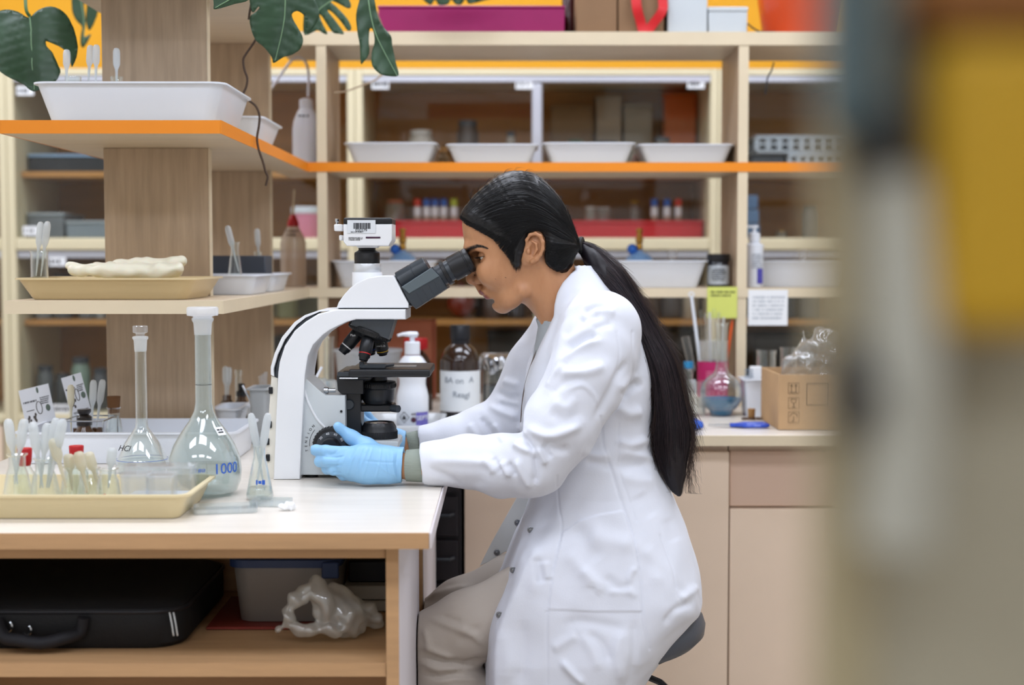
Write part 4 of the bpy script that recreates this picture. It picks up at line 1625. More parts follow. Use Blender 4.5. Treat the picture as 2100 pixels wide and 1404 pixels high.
# ---------------------------------------------------------------- clothes
COATM = mat('white_cotton', '#e0e3ec', 0.8, sheen=0.15, bump=0.10, bscale=420, var=0.02, vscale=10)
CH = .0026
lo = W(835, 1500, 0)
hi = W(1462, 545, 0)
lo[1], hi[1] = YM - .275, YM + .27
lo[2] = wz(1480, YM)
C = Field(lo, hi, CH)
torso = pxz([(1180, 556), (1205, 565), (1236, 583), (1270, 615), (1300, 660), (1322, 710), (1336, 770), (1340, 830), (1336, 880), (1340, 918), (1352, 953), (1370, 995), (1396, 1055), (1416, 1110), (1430, 1160), (1436, 1205), (1430, 1238),
             (1408, 1262), (1376, 1298), (1342, 1345), (1316, 1388), (1302, 1425), (1296, 1490), (1005, 1490), (999, 1404), (996, 1330), (999, 1255), (1011, 1208), (1034, 1160), (1055, 1110), (1072, 1060), (1086, 1012), (1084, 950),
             (1070, 900), (1066, 840), (1069, 790), (1078, 750), (1092, 705), (1110, 670), (1128, 640), (1145, 600)], n=4)
XX, ZZ = C.ax[0][:, None], C.ax[2][None, :]
# half width: narrow at the neck, full at shoulder and seat
zs_ = [wz(p, YM) for p in (1490, 1300, 1150, 1000, 860, 720, 640, 590, 550)]
ws_ = [.215, .215, .188, .145, .130, .150, .155, .120, .075]
Wz = np.interp(ZZ[0], zs_, ws_)
Wm = np.broadcast_to(Wz[None], (len(C.ax[0]), len(C.ax[2]))).copy()
fr_ = (1 - sstep(XX, wx(1080, YM), wx(1200, YM))) * (1 - sstep(ZZ, wz(1120, YM), wz(1010, YM)))
Rm = .115 - .093 * fr_
f_, dC = inflate(C, torso, Wm, Rm, blur=14, keep=.02, p=2.2)
C.f = f_
# near sleeve
C.chain([W(1238, 676, -.130), W(1222, 720, -.150)], [.064, .066], k=.035)
C.chain([W(1222, 720, -.150), W(1203, 775, -.168), W(1150, 870, -.188), W(1094, 944, -.183)], [.066, .066, .063, .060], k=.010)
C.chain([W(1092, 946, -.180), W(1030, 955, -.160), W(950, 945, -.140), W(864, 949, -.128)], [.058, .0515, .044, .0350], k=.012)
# far sleeve
C.chain([W(1150, 690, .135), W(1105, 760, .16), W(1048, 860, .165)], [.062, .058, .056], k=.030)
C.chain([W(1048, 862, .165), W(990, 884, .15), W(925, 901, .135), W(862, 912, .12)], [.056, .048, .041, .0355], k=.012)
# open sleeve ends
for a_, b_, y0_, y1_ in ((860.5, 868, YM - .27, YM - .05), (857, 864, YM + .05, YM + .26)):
    yc_ = (y0_ + y1_) / 2 + .03
    sl, X, Y, Z = C.sub((lo[0], y0_, DESK - .05), (wx(900, yc_), y1_, DESK + .15))
    x0_, x1_ = wx(a_, YM + (-.128 if y0_ < YM else .12)), wx(b_, YM + (-.128 if y0_ < YM else .12))
    zz0, zz1 = wz(920, YM - .128), wz(990, YM - .128)
    xc_ = x0_ + (x1_ - x0_) * (Z - zz0) / (zz1 - zz0)
    C.put(sl, (X - xc_ + 0 * Y).astype(np.float32), .002, 's')
for a, b, r0 in ((W(868, 954, -.128), W(820, 954, -.125), .0285), (W(866, 911, .12), W(820, 917, .115), .029)):
    C.cone(a, b, r0, r0, 0, 's')
# collar: cone round the neck, then the neck hole and the open front
C.chain([W(1158, 572), W(1178, 625), W(1200, 690)], [.058, .072, .085], k=.022, sy=1.0)
C.chain([W(1110, 520), W(1140, 590), W(1160, 650), W(1165, 700)], [.054, .0535, .052, .050], k=.003, op='s', sy=1.05)
open_ = [(at(a, b).x, at(a, b).z) for a, b in ((1040, 500), (1150, 500), (1181, 553), (1168, 561), (1152, 578), (1141, 600), (1135, 622), (1134, 645), (1122, 672), (1106, 705), (1088, 750), (1077, 790), (1071, 830), (1069, 880), (1030, 900), (1000, 700))]
Xs, Ys, Zs = C.all()
dcut = sdf2(open_, C.ax[0][:, None], C.ax[2][None, :])[:, None, :].astype(np.float32)
# the far front panel stays a little further out than the near one
sl, X, Y, Z = C.sub(W(1000, 905, -.3), W(1200, 545, .075))
dc = dcut[sl[0], :, sl[2]]
lim_ = (Y - (YM + .05)).astype(np.float32)
C.put(sl, np.maximum(-dc, lim_ + 0 * dc).astype(np.float32), .003, 's')
Vc, Qc = C.net()
Vc = relax(Vc, Qc, 2, .5)
# thrown-away pieces: keep vertices above the frame bottom; hem is out of sight

FOLDS = [  # outline in photo pixels, half width px, height mm (+ ridge, - valley)
    ([(1195, 643), (1219, 630), (1244, 629)], 7, -5), ([(1187, 661), (1208, 650), (1232, 646)], 7, -5), ([(1214, 675), (1255, 662)], 8, -3),
    ([(1159, 719), (1187, 699), (1208, 689), (1229, 688)], 9, -9), ([(1148, 763), (1180, 766), (1212, 760), (1240, 748)], 11, 7),
    ([(1140, 752), (1170, 724), (1202, 707), (1232, 694)], 8, 5), ([(1152, 689), (1182, 667), (1196, 645)], 9, -4), ([(1215, 640), (1240, 638), (1262, 645)], 9, 4),
    ([(1197, 616), (1148, 665), (1105, 735)], 8, -3), ([(1188, 610), (1140, 662), (1098, 735)], 9, 3), ([(1276, 817), (1293, 798), (1318, 783)], 8, -7),
    ([(1262, 830), (1287, 847), (1318, 842)], 12, 7), ([(1270, 800), (1290, 780), (1310, 768)], 8, 4), ([(1221, 860), (1251, 806), (1268, 765), (1285, 740)], 8, -5),
    ([(1296, 680), (1297, 752), (1297, 786)], 2.5, -1.5), ([(1264, 680), (1269, 720), (1262, 778)], 2.2, -1.3),
    ([(1118, 795), (1140, 765), (1160, 745)], 7, 4), ([(1128, 810), (1165, 780), (1200, 775)], 9, -4), ([(1165, 800), (1195, 790), (1220, 812), (1228, 835)], 5, 3),
    ([(1081, 876), (1106, 889), (1132, 893), (1170, 880), (1192, 867)], 10, 9), ([(1117, 902), (1149, 921), (1170, 917)], 10, -6),
    ([(1064, 884), (1081, 904), (1094, 927)], 6, -7), ([(1053, 908), (1074, 921), (1092, 925)], 7, 6), ([(1104, 918), (1119, 953)], 6, 6), ([(1112, 910), (1132, 940)], 6, -4),
    ([(1096, 930), (1100, 972), (1096, 994)], 7, -6), ([(1061, 940), (1072, 972), (1089, 1002)], 7, 7), ([(1027, 945), (1049, 977)], 8, 6), ([(1042, 948), (1058, 975)], 6, -5),
    ([(993, 936), (1017, 970)], 9, 5), ([(1008, 938), (1032, 968)], 7, -4), ([(880, 944), (957, 946), (1021, 950)], 9, 4), ([(878, 957), (914, 981), (952, 1006)], 8, -4),
    ([(884, 966), (930, 985), (1000, 992)], 14, -3), ([(1078, 895), (1066, 880), (1070, 870)], 6, 5), ([(1125, 840), (1160, 860), (1195, 845)], 12, -4), ([(1135, 820), (1160, 835), (1185, 815)], 10, 3),
    ([(999, 831), (1031, 846), (1064, 857)], 8, 5), ([(987, 853), (1012, 902)], 7, -6), ([(1012, 868), (1033, 905)], 6, 5), ([(1000, 865), (1022, 905)], 5, -4), ([(960, 868), (985, 905)], 8, 4),
    ([(1015, 800), (1045, 815), (1068, 812)], 8, -5), ([(1030, 780), (1065, 790)], 8, 4), ([(1020, 826), (1064, 838)], 6, -4),
    ([(1234, 855), (1237, 913), (1255, 966), (1275, 1030), (1298, 1103), (1313, 1176), (1316, 1249), (1332, 1330)], 2.6, -2.2), ([(1268, 869), (1268, 957), (1287, 1015), (1304, 1068)], 2.2, -1.2),
    ([(1354, 1097), (1374, 1150), (1388, 1205)], 2.2, -1.2), ([(1121, 1255), (1122, 1404)], 2.4, -1.8), ([(1142, 975), (1147, 1040), (1152, 1085), (1135, 1165), (1123, 1255)], 2.2, -1.5),
    ([(1195, 925), (1225, 935), (1250, 930)], 10, 5), ([(1200, 945), (1235, 950), (1255, 960)], 10, -4), ([(1262, 900), (1290, 912), (1318, 905), (1332, 895)], 10, 6), ([(1262, 945), (1290, 952), (1335, 950)], 12, -5),
    ([(1270, 925), (1310, 935), (1345, 940)], 9, 4), ([(1330, 905), (1342, 935), (1360, 965)], 6, -4), ([(1275, 975), (1310, 985), (1345, 985)], 12, 3),
    ([(1205, 1097), (1250, 1112), (1298, 1120)], 16, 6), ([(1180, 1075), (1205, 1120), (1230, 1150)], 14, -5), ([(1190, 1165), (1225, 1200), (1218, 1215)], 10, 5),
    ([(1160, 1130), (1200, 1180), (1215, 1210)], 12, 4), ([(1304, 1161), (1291, 1185), (1294, 1217)], 5, 4), ([(1240, 1180), (1270, 1205), (1300, 1195)], 7, -4), ([(1245, 1215), (1280, 1212), (1308, 1222)], 6, 3),
    ([(1100, 1140), (1111, 1198)], 8, -6), ([(1116, 1150), (1124, 1190)], 7, 5), ([(1090, 1110), (1098, 1160), (1090, 1230)], 10, 4), ([(1150, 1355), (1175, 1382), (1199, 1404)], 6, 8), ([(1184, 1300), (1155, 1318), (1130, 1332)], 9, 5),
    ([(1190, 1300), (1215, 1335), (1230, 1375)], 9, 4), ([(1205, 1296), (1235, 1320), (1250, 1360)], 8, -4), ([(1150, 1280), (1200, 1275), (1290, 1290)], 9, -4), ([(1275, 1290), (1265, 1340), (1278, 1404)], 9, 5),
    ([(1300, 1270), (1300, 1330), (1295, 1390)], 8, -4), ([(1030, 1290), (1040, 1350), (1036, 1404)], 12, 4), ([(1070, 1270), (1075, 1340), (1066, 1404)], 12, -4), ([(1395, 1230), (1415, 1215), (1432, 1200)], 7, 5), ([(1360, 1280), (1385, 1250), (1420, 1235)], 6, -4),
    ([(1320, 1120), (1345, 1150), (1350, 1200)], 12, 3), ([(1370, 1060), (1390, 1110)], 12, -3), ([(1312, 1010), (1340, 1060)], 14, -3),
]
Nc = normals(Vc, Qc)
pc_, qc_ = proj(Vc)
disp = np.zeros(len(Vc))
fw_ = np.clip(-Nc[:, 1] * 1.6, 0, 1)
for pts, w, hmm in FOLDS:
    x0, x1 = min(p[0] for p in pts) - 3 * w, max(p[0] for p in pts) + 3 * w
    y0, y1 = min(p[1] for p in pts) - 3 * w, max(p[1] for p in pts) + 3 * w
    m = (pc_ > x0) & (pc_ < x1) & (qc_ > y0) & (qc_ < y1) & (Nc[:, 1] < .1)
    if not m.any():
        continue
    sm = [(p.x, p.y) for p in cat_rom([(a, b, 0) for a, b in pts], 4)] if len(pts) > 2 else pts
    d, t = polydist(pc_[m], qc_[m], sm)
    tap = np.clip(np.minimum(t, 1 - t) * 5 + .15, 0, 1) if w > 3 else 1
    low_ = np.mean([p[1] for p in pts]) > 1020
    ker = np.exp(-(d / ((1.25 if low_ else 1.0) * w)) ** 2) if w > 3 else np.exp(-(d / w) ** 2)
    disp[m] += (1 if w <= 3 else .95 if low_ else 1.1) * hmm * .001 * ker * tap * fw_[m]
# patch pocket
pk = [(1155, 1091), (1187, 1068), (1231, 1054.5), (1278, 1047), (1298, 1103), (1313, 1176), (1315, 1254), (1220, 1254), (1124, 1249), (1135, 1168)]
dp = sdf2(pk, pc_, qc_)
disp += .0024 * sstep(dp, -1.5, 1.5) * (Nc[:, 1] < -.2)
# soft unevenness of the cloth
for k in range(14):
    dv_ = rng.normal(size=3)
    dv_ /= np.linalg.norm(dv_)
    fq = rng.uniform(25, 70)
    disp += .00030 * np.sin(Vc @ dv_ * fq * 2 + 2.2 * np.sin(Vc @ np.roll(dv_, 1) * fq * .7) + k)
Vc = Vc + Nc * disp[:, None]
coat = fast_mesh('lab_coat', Vc, Qc, COATM, per, P0)

# far front panel of the coat with its snaps
Yp = YM + .115
fp = [(1100, 985), (1062, 1016), (1036, 1062), (1008, 1112), (984, 1160), (1006, 1150), (1035, 1132), (1052, 1128), (1100, 1080)]
mbp = MB().prism([(at(a, b, Yp).x, at(a, b, Yp).z) for a, b in fp], Yp, Yp + .004, .001, 1)
part('front_panel', mbp, mat('coat_inner', '#d5d5d2', .8), coat, False).location = -Vector(P0)
part('inner_edge_shade', MB().tube(cat_rom([W(a, b, d) - np.array(P0) for a, b, d in ((1128, 660, -.030), (1113, 692, -.026), (1097, 728, -.020), (1084, 765, -.014), (1075, 800, -.010), (1070, 840, -.006), (1068, 885, -.004))], 4), .0016, 6), mat('seam_shadow_cloth', '#6f625c', .9), coat)  # added dark strip: brown inner edge and the shade line beside it
SNAP = mat('snap_metal', '#8d9096', .25, metal=1)


def snap(px, py, Y, parent):
    p = at(px, py, Y) - Vector(P0)
    part('snap', MB().lathe([(.0058, 0), (.0058, .0012), (.0045, .0018), (.0035, .0016), (.0028, .0026), (.0012, .003), (0, .003)], 20, p, axisM((0, -1, 0))), SNAP, parent)


def near_y(px, py, V=Vc):
    d = np.hypot(pc_ - px, qc_ - py)
    i = np.argsort(d)[:12]
    return V[i, 1].min()


for a, b in ((1088, 1086), (1052, 1168), (1024, 1260)):
    snap(a, b, near_y(a, b) - .0005, coat)
for a, b in ((1061, 1071), (1019, 1132)):
    snap(a, b, Yp - .0005, coat)

# knitted cuffs
CUFF = mat('knit_cuff', '#8f978c', .85, bump=.5, bscale=260, stretch=(.15, 1, 3))
for a, b, r0 in ((W(872, 954, -.128), W(833, 954, -.126), .0283), (W(870, 911, .12), W(836, 917, .115), .0283)):
    A, B = Vector(a), Vector(b)
    L_ = (B - A).length
    rows = []
    n_ = 48
    v, f = [], []
    Mx = axisM(B - A)
    prof = [(r0 * .97, 0), (r0, L_ * .2), (r0 * .97, L_ * .6), (r0 * .94, L_ * .97), (r0 * .90, L_), (r0 * .84, L_ * .98), (r0 * .84, L_ * .3)]
    for r_, z in prof:
        for i in range(n_ * 2):
            aa = math.pi * i / n_
            rr_ = r_ * (1 + .012 * (i % 2))
            v.append(tuple(A - Vector(P0) + Mx @ Vector((rr_ * math.cos(aa), rr_ * math.sin(aa), z))))
    for k in range(len(prof) - 1):
        for i in range(n_ * 2):
            j = (i + 1) % (n_ * 2)
            f.append((k * n_ * 2 + i, k * n_ * 2 + j, (k + 1) * n_ * 2 + j, (k + 1) * n_ * 2 + i))
    part('knit_cuff', MB().add(v, f), CUFF, coat, smooth=60)

# t-shirt at the neck
TS = Field(W(1085, 760, -.09), W(1200, 600, .09), .003)
TS.chain([W(1140, 596), W(1165, 660), W(1172, 740)], [.0508, .0535, .072], sy=1.05)
ct = [(at(a, b).x, at(a, b).z) for a, b in ((1040, 560), (1200, 560), (1200, 640), (1140, 657), (1112, 655), (1096, 650), (1040, 640))]
d2 = sdf2(ct, TS.ax[0][:, None], TS.ax[2][None, :])[:, None, :].astype(np.float32)
TS.f = np.maximum(TS.f, d2)
Vt, Qt = TS.net()
fast_mesh('t_shirt', relax(Vt, Qt, 1), Qt, mat('grey_jersey', '#aab0b4', .85), per, P0)

# ---------------------------------------------------------------- trousers
TR = mat('beige_trousers', '#b9aea2', .6, sheen=.1, bump=.08, bscale=300)
lo = np.array((wx(855, 2.44), YM - .20, .12))
hi = np.array((wx(1300, 2.4), YM + .19, wz(1120, YM)))
TF = Field(lo - (.004, 0, 0), hi, .004)
TF.chain([HIP, W(1080, 1242, -.085), W(960, 1286, -.085), KN], [.085, .070, .062, .056], k=.02)
TF.chain([KN, W(918, 1400, -.085), np.array((KN[0] + .10, KN[1], .35)), ANK], [.056, .062, .056, .045], k=.012)
TF.chain([HIP2, W(1060, 1215, .09), W(950, 1255, .088), KN2], [.088, .072, .062, .055], k=.02)
TF.chain([KN2, W(925, 1400, .085), np.array((KN2[0] + .11, KN2[1], .35)), ANK2], [.055, .060, .055, .045], k=.012)
Vt, Qt = TF.net()
Vt = relax(Vt, Qt, 2)
Nt = normals(Vt, Qt)
pt_, qt_ = proj(Vt)
dsp = np.zeros(len(Vt))
for pts, w, hmm in (([(862, 1340), (905, 1352), (950, 1362), (1000, 1352)], 7, -9), ([(862, 1358), (900, 1372), (960, 1366), (1000, 1360)], 6, 6), ([(865, 1378), (900, 1385), (945, 1380)], 5, -6),
                    ([(868, 1325), (900, 1340), (930, 1352)], 6, 5), ([(880, 1268), (920, 1282), (975, 1305)], 7, 4), ([(905, 1262), (945, 1275)], 6, -3), ([(870, 1290), (880, 1330)], 6, 4),
                    ([(862, 1222), (900, 1215), (960, 1200)], 6, 4), ([(865, 1235), (905, 1228), (950, 1216)], 5, -4), ([(870, 1208), (930, 1195)], 5, -3), ([(985, 1285), (960, 1295), (940, 1320)], 6, -3),
                    ([(940, 1285), (970, 1300), (990, 1320)], 7, 4), ([(890, 1400), (930, 1392), (990, 1394)], 6, 5)):
    d, t = polydist(pt_, qt_, pts)
    dsp += hmm * .001 * np.exp(-(d / w) ** 2) * np.clip(np.minimum(t, 1 - t) * 5 + .2, 0, 1) * np.clip(-Nt[:, 1] * 1.5, 0, 1)
Vt = Vt + Nt * dsp[:, None]
xlim = xb + .0025
near_ = Vt[:, 1] < 2.505
Vt[:, 0] = np.maximum(Vt[:, 0], xlim)
tro = fast_mesh('trousers', Vt, Qt, TR, per, P0)
for c in (ANK, ANK2):
    S_ = Field((c[0] - .18, c[1] - .06, 0.001), (c[0] + .06, c[1] + .06, .13), .005)
    S_.cone((c[0], c[1], .05), (c[0] - .10, c[1], .035), .043, .038, .02)
    S_.cone((c[0], c[1], .09), (c[0] - .02, c[1], .05), .042, .042, .02)
    Vs_, Qs_ = S_.net()
    fast_mesh('shoe', relax(Vs_, Qs_, 1), Qs_, mat('white_shoe', '#d8d6d0', .5), per, P0)

# ---------------------------------------------------------------- gloves
GLV = mat('blue_nitrile', '#8fc0e6', .42, spec=.5, bump=.12, bscale=140, stretch=(1, 1, .35), sss=.05)


def G(px, py, Y):
    p = at(px, py, Y)
    return np.array((p.x, p.y, p.z))


gl = Field(G(625, 1003, 2.345), G(842, 855, 2.49) + (0, 0, 0), .0014)
# palm and back of the hand
gl.chain([G(828, 953, 2.413), G(800, 953, 2.412), G(765, 950, 2.405)], [.0285, .0295, .0300], k=.01, sy=.80)
gl.chain([G(790, 945, 2.406), G(745, 935, 2.400), G(708, 930, 2.404)], [.020, .0175, .0125], k=.014)
gl.chain([G(790, 952, 2.402), G(745, 948, 2.395), G(702, 947, 2.396)], [.020, .0170, .0120], k=.014)
gl.chain([G(790, 960, 2.404), G(748, 961, 2.396), G(708, 962, 2.400)], [.020, .0165, .0115], k=.014)
gl.chain([G(790, 966, 2.408), G(755, 970, 2.402), G(722, 973, 2.408)], [.018, .0145, .0105], k=.014)
# fingers
gl.chain([G(708, 929, 2.403), G(668, 924.5, 2.406), G(648, 922.5, 2.418), G(641, 922, 2.428)], [.0115, .0100, .0090, .0080], k=.004)
gl.chain([G(702, 946, 2.396), G(672, 945, 2.398), G(656, 946, 2.412), G(654, 944, 2.428)], [.0112, .0100, .0092, .0082], k=.004)
gl.chain([G(708, 961, 2.400), G(684, 962, 2.403), G(671, 961, 2.417), G(672, 955, 2.432)], [.0108, .0098, .0090, .0080], k=.004)
gl.chain([G(722, 973, 2.408), G(704, 974, 2.414), G(696, 970, 2.430)], [.0098, .0088, .0078], k=.004)
gl.chain([G(790, 938, 2.418), G(752, 915, 2.432), G(722, 897, 2.437), G(697, 878, 2.433)], [.017, .0140, .0112, .0085], k=.010)
gl.cone(G(697, 878, 2.433), G(693, 874, 2.431), .0085, .0080, .003)
# rolled cuff of the glove, open at the wrist
gl.cone(G(829, 953, 2.413), G(822, 953, 2.413), .0310, .0298, .004, sy=.82)
sl, X, Y, Z = gl.sub(G(640, 1003, 2.345), G(842, 855, 2.49))
gl.put(sl, (G(826, 950, 2.413)[0] - X + 0 * Y + .06 * (Z - .81)).astype(np.float32), .001, 's')
gl.cone(G(846, 953, 2.413), G(812, 953, 2.413), .0272, .0260, .001, 's', sy=.80)
Vg, Qg = gl.net()
Vg = relax(Vg, Qg, 2)
Ng = normals(Vg, Qg)
pg, qg = proj(Vg)
dg_ = np.zeros(len(Vg))
for pts, w, hmm in (([(700, 935), (690, 955), (686, 972)], 2.5, -1.2), ([(718, 918), (706, 940), (700, 958)], 2.2, .9), ([(735, 915), (722, 945), (712, 975)], 2.2, 1.0), ([(728, 914), (716, 940)], 2, -.9),
                    ([(748, 916), (735, 955), (728, 980)], 2.4, -1.2), ([(745, 945), (790, 948), (815, 948)], 2.2, -.8), ([(765, 915), (750, 960), (742, 985)], 2.2, 1.0), ([(782, 918), (778, 950), (770, 985)], 2.2, .9),
                    ([(793, 930), (795, 960), (800, 985)], 2.2, -1.3), ([(806, 925), (805, 955), (812, 985)], 2.2, 1.3), ([(815, 925), (812, 955), (818, 985)], 2.0, -1.3), ([(700, 915), (685, 930), (672, 933)], 2, -.8),
                    ([(756, 916), (742, 950), (736, 975)], 1.8, .8), ([(772, 950), (790, 965), (812, 975)], 2, .8), ([(660, 935), (690, 937), (705, 935)], 2.0, -2.0), ([(668, 954), (690, 955), (703, 953)], 2.0, -1.6),
                    ([(682, 969), (700, 969)], 2.0, -1.4)):
    d, t = polydist(pg, qg, pts)
    dg_ += hmm * .001 * np.exp(-(d / w) ** 2) * np.clip(np.minimum(t, 1 - t) * 5 + .2, 0, 1) * np.clip(-Ng[:, 1] * 1.5, 0, 1)
fast_mesh('glove', Vg + Ng * dg_[:, None], Qg, GLV, per, P0)
YF2 = YM + .115
gf = Field(G(715, 955, YF2 - .075) - (0, 0, 0), G(850, 825, YF2 + .06), .0018)
gf.chain([G(838, 916, YF2), G(810, 908, YF2), G(785, 900, YF2)], [.026, .026, .024], k=.01, sy=.8)
gf.chain([G(785, 893, YF2), G(760, 875, YF2 - .01), G(738, 857, YF2 - .015), G(732, 850, YF2 - .018)], [.014, .0115, .0095, .0085], k=.004)
gf.chain([G(785, 900, YF2), G(768, 872, YF2 + .01), G(752, 852, YF2 + .008), G(745, 846, YF2)], [.014, .0115, .0095, .0085], k=.004)
gf.chain([G(785, 908, YF2 + .01), G(755, 895, YF2 + .022), G(735, 893, YF2 + .015)], [.014, .011, .009], k=.004)
gf.chain([G(788, 915, YF2 + .005), G(760, 915, YF2 + .02), G(742, 915, YF2 + .015)], [.013, .010, .008], k=.004)
gf.chain([G(800, 912, YF2 - .01), G(775, 912, YF2 - .022), G(750, 905, YF2 - .02)], [.013, .011, .009], k=.006)
sl, X, Y, Z = gf.sub(G(715, 960, YF2 - .075), G(860, 825, YF2 + .06))
gf.put(sl, (G(833, 916, YF2)[0] - X + 0 * Y + 0 * Z).astype(np.float32), .001, 's')
gf.cone(G(850, 916, YF2), G(824, 916, YF2), .0240, .0230, .001, 's', sy=.8)
Vg, Qg = gf.net()
fast_mesh('glove', relax(Vg, Qg, 2), Qg, GLV, per, P0)

# ================================================================== stool
sc_ = W(1275, 1280)
st_ = thing('stool', 'dark grey padded lab stool the woman sits on', 'stool', (sc_[0], YM, 0))
VIN = mat('grey_vinyl', '#4a4f58', .45, bump=.08, bscale=200)
zt_ = wz(1248, YM)
r0 = wx(1444, YM, 1290) - sc_[0]
tl_ = Matrix.Rotation(R(-9), 3, 'Y')
part('seat', MB().lathe([(0, -.052), (r0 * .6, -.052), (r0 * .86, -.047), (r0 * .97, -.034), (r0, -.018), (r0 * .985, -.004), (r0 * .93, .008), (r0 * .8, .014), (r0 * .4, .012), (0, .010)], 56, (0, 0, zt_ - .028), tl_), VIN, st_)
part('seat_plate', MB().lathe([(0, -.062), (r0 * .6, -.062), (r0 * .62, -.0525), (0, -.0525)], 40, (0, 0, zt_ - .028), tl_), BLACK, st_)
part('gas_column', MB().lathe([(.028, .09), (.028, .30), (.016, .302), (.016, zt_ - .088)], 28), BLACK, st_)
part('height_lever', MB().tube([(.0, -.02, zt_ - .10), (.06, -.10, zt_ - .105), (.075, -.15, zt_ - .11)], .006, 8), BLACK, st_)
part('foot_ring', MB().tube([(.21 * math.cos(a), .21 * math.sin(a), .26) for a in [2 * math.pi * k / 40 for k in range(41)]], .010, 10), CHROME, st_)
for k in range(5):
    a = 2 * math.pi * k / 5 + .3
    lg = part('base_leg', MB().tube([(.02 * math.cos(a), .02 * math.sin(a), .10), (.16 * math.cos(a), .16 * math.sin(a), .085), (.29 * math.cos(a), .29 * math.sin(a), .065)], [.02, .017, .012], 10), BLACK, st_)
    part('castor', MB().lathe([(.0, -.011), (.024, -.011), (.025, -.008), (.025, .008), (.024, .011), (0, .011)], 20, (.29 * math.cos(a), .29 * math.sin(a), .0255), axisM((-math.sin(a), math.cos(a), 0))), BLACKR, lg)
    part('foot_ring_spoke', MB().tube([(.02 * math.cos(a), .02 * math.sin(a), .26), (.21 * math.cos(a), .21 * math.sin(a), .26)], .006, 8), CHROME, st_)

# ================================================================== shapes used for many things
def tray_mb(w, d, h, fl=.018, r=.02, th=.0025, lip=.006):
    """open tray with sloping walls and a turned-out lip; base centre at the origin"""
    b = MB()
    L = [rr(w - 2 * lip - 2 * fl, d - 2 * lip - 2 * fl, r * .8, 0), rr(w - 2 * lip - fl * 1.7, d - 2 * lip - fl * 1.7, r * .85, h * .1),
         rr(w - 2 * lip, d - 2 * lip, r, h - th), rr(w, d, r + lip * .6, h - th * 1.3), rr(w, d, r + lip * .6, h), rr(w - 2 * lip - 2 * th, d - 2 * lip - 2 * th, r, h),
         rr(w - 2 * lip - fl * 1.7 - 2 * th, d - 2 * lip - fl * 1.7 - 2 * th, r * .85, h * .1 + th), rr(w - 2 * lip - 2 * fl - 2 * th, d - 2 * lip - 2 * fl - 2 * th, r * .8, th)]
    return b.loft(L, True, True)


def tray(x0, x1, y0, y1, z, h, m, label, fl=.018, name='plastic_tray', cat='tray', group=None, r=.02):
    o = link(name, tray_mb(x1 - x0, y1 - y0, h, fl, r).mesh(name), m, None, ((x0 + x1) / 2, (y0 + y1) / 2, z))
    return tag(o, label, cat, group)


DROP_B = MB().lathe([(.0026, .050), (.0030, .056), (.0062, .066), (.0068, .072), (.0068, .096), (.0062, .102), (.0042, .1065), (0, .108)], 14).mesh('bulb')
DROP_S = MB().lathe([(.0009, 0), (.0012, .004), (.0024, .038), (.0026, .050)], 10).mesh('stem')
DROPM = thin('dropper_plastic', color='#eef2f4', base=.05, edge=.3, milk=.62, rough=.3)
DROPC = thin('dropper_cream', color='#efe8cf', base=.05, edge=.3, milk=.72, rough=.3)
for m_ in (DROP_B, DROP_S):
    m_.materials.append(DROPM)
DROP_BC, DROP_SC = DROP_B.copy(), DROP_S.copy()
for m_ in (DROP_BC, DROP_SC):
    m_.materials.clear()
    m_.materials.append(DROPC)


def dropper(top, foot, Y, label, cream=False, Yt=None, s=None, group=None):
    """pasteur pipette from foot pixel to top pixel"""
    A, B = at(foot[0], foot[1], Y), at(top[0], top[1], Yt or Y)
    t = thing('dropper', label, 'dropper', A, group=group)
    L_ = (B - A).length
    s = s or 1.0
    t.rotation_mode = 'QUATERNION'
    t.rotation_quaternion = (B - A).to_track_quat('Z', 'Y')
    for nm, me in (('bulb', DROP_BC if cream else DROP_B), ('stem', DROP_SC if cream else DROP_S)):
        o = bpy.data.objects.new(nm, me)
        COL.objects.link(o)
        o.parent = t
        o.scale = (s, s, L_ / .108)
    return t


def glass_prof(outer, t=.0012):
    """outer profile -> outer wall up, inner wall down"""
    inner = [(max(r - t, .0002), z + (t * 1.5 if i == 0 else 0)) for i, (r, z) in enumerate(outer)]
    return outer + inner[::-1]


def erlen_prof(r, h, rn):
    return [(0, 0), (r * .9, 0), (r, .004), (r * .99, h * .10), (rn * 1.25, h * .68), (rn, h * .78), (rn, h * .96), (rn * 1.25, h * .985), (rn * 1.28, h)]


def erlenmeyer(loc, r, h, rn, label, liquid=None, liqm=None, name='erlenmeyer_flask', group=None):
    t = thing(name, label, 'flask', loc, group=group)
    part('glass', MB().lathe(glass_prof(erlen_prof(r, h, rn)), 36, cap=False), GLASS, t)
    if liquid:
        zt_ = h * liquid
        rt_ = r * .97 + (rn * 1.2 - r) * max(0, (liquid - .1)) / .58
        part('liquid', MB().lathe([(0, .002), (r * .88, .002), (r * .965, .006), (rt_ * .96, zt_ - .0006), (rt_ * .94, zt_), (0, zt_)], 36, cap=False), liqm or WATER, t)
    return t


def beaker(loc, r, h, label, m=None, name='beaker', cat='beaker', group=None):
    t = thing(name, label, cat, loc, group=group)
    part('glass', MB().lathe(glass_prof([(0, 0), (r * .93, 0), (r, .004), (r, h * .93), (r * 1.07, h * .98), (r * 1.09, h)]), 32, cap=False), m or GLASS, t)
    return t


def bottle(loc, prof, m, label, cap=None, capm=None, lab=None, labm=None, name='bottle', cat='bottle', n=32, group=None):
    t = thing(name, label, cat, loc, group=group)
    part('body', MB().lathe(prof, n), m, t)
    if cap:
        part('cap', MB().lathe(cap, n), capm or BLACK, t)
    if lab:
        part('paper_label', MB().lathe(lab, n, cap=False), labm or PAPER, t)
    return t


def ldisc(t, name, prof, m, **k):
    return part(name, MB().lathe(prof, 32, **k), m, t)


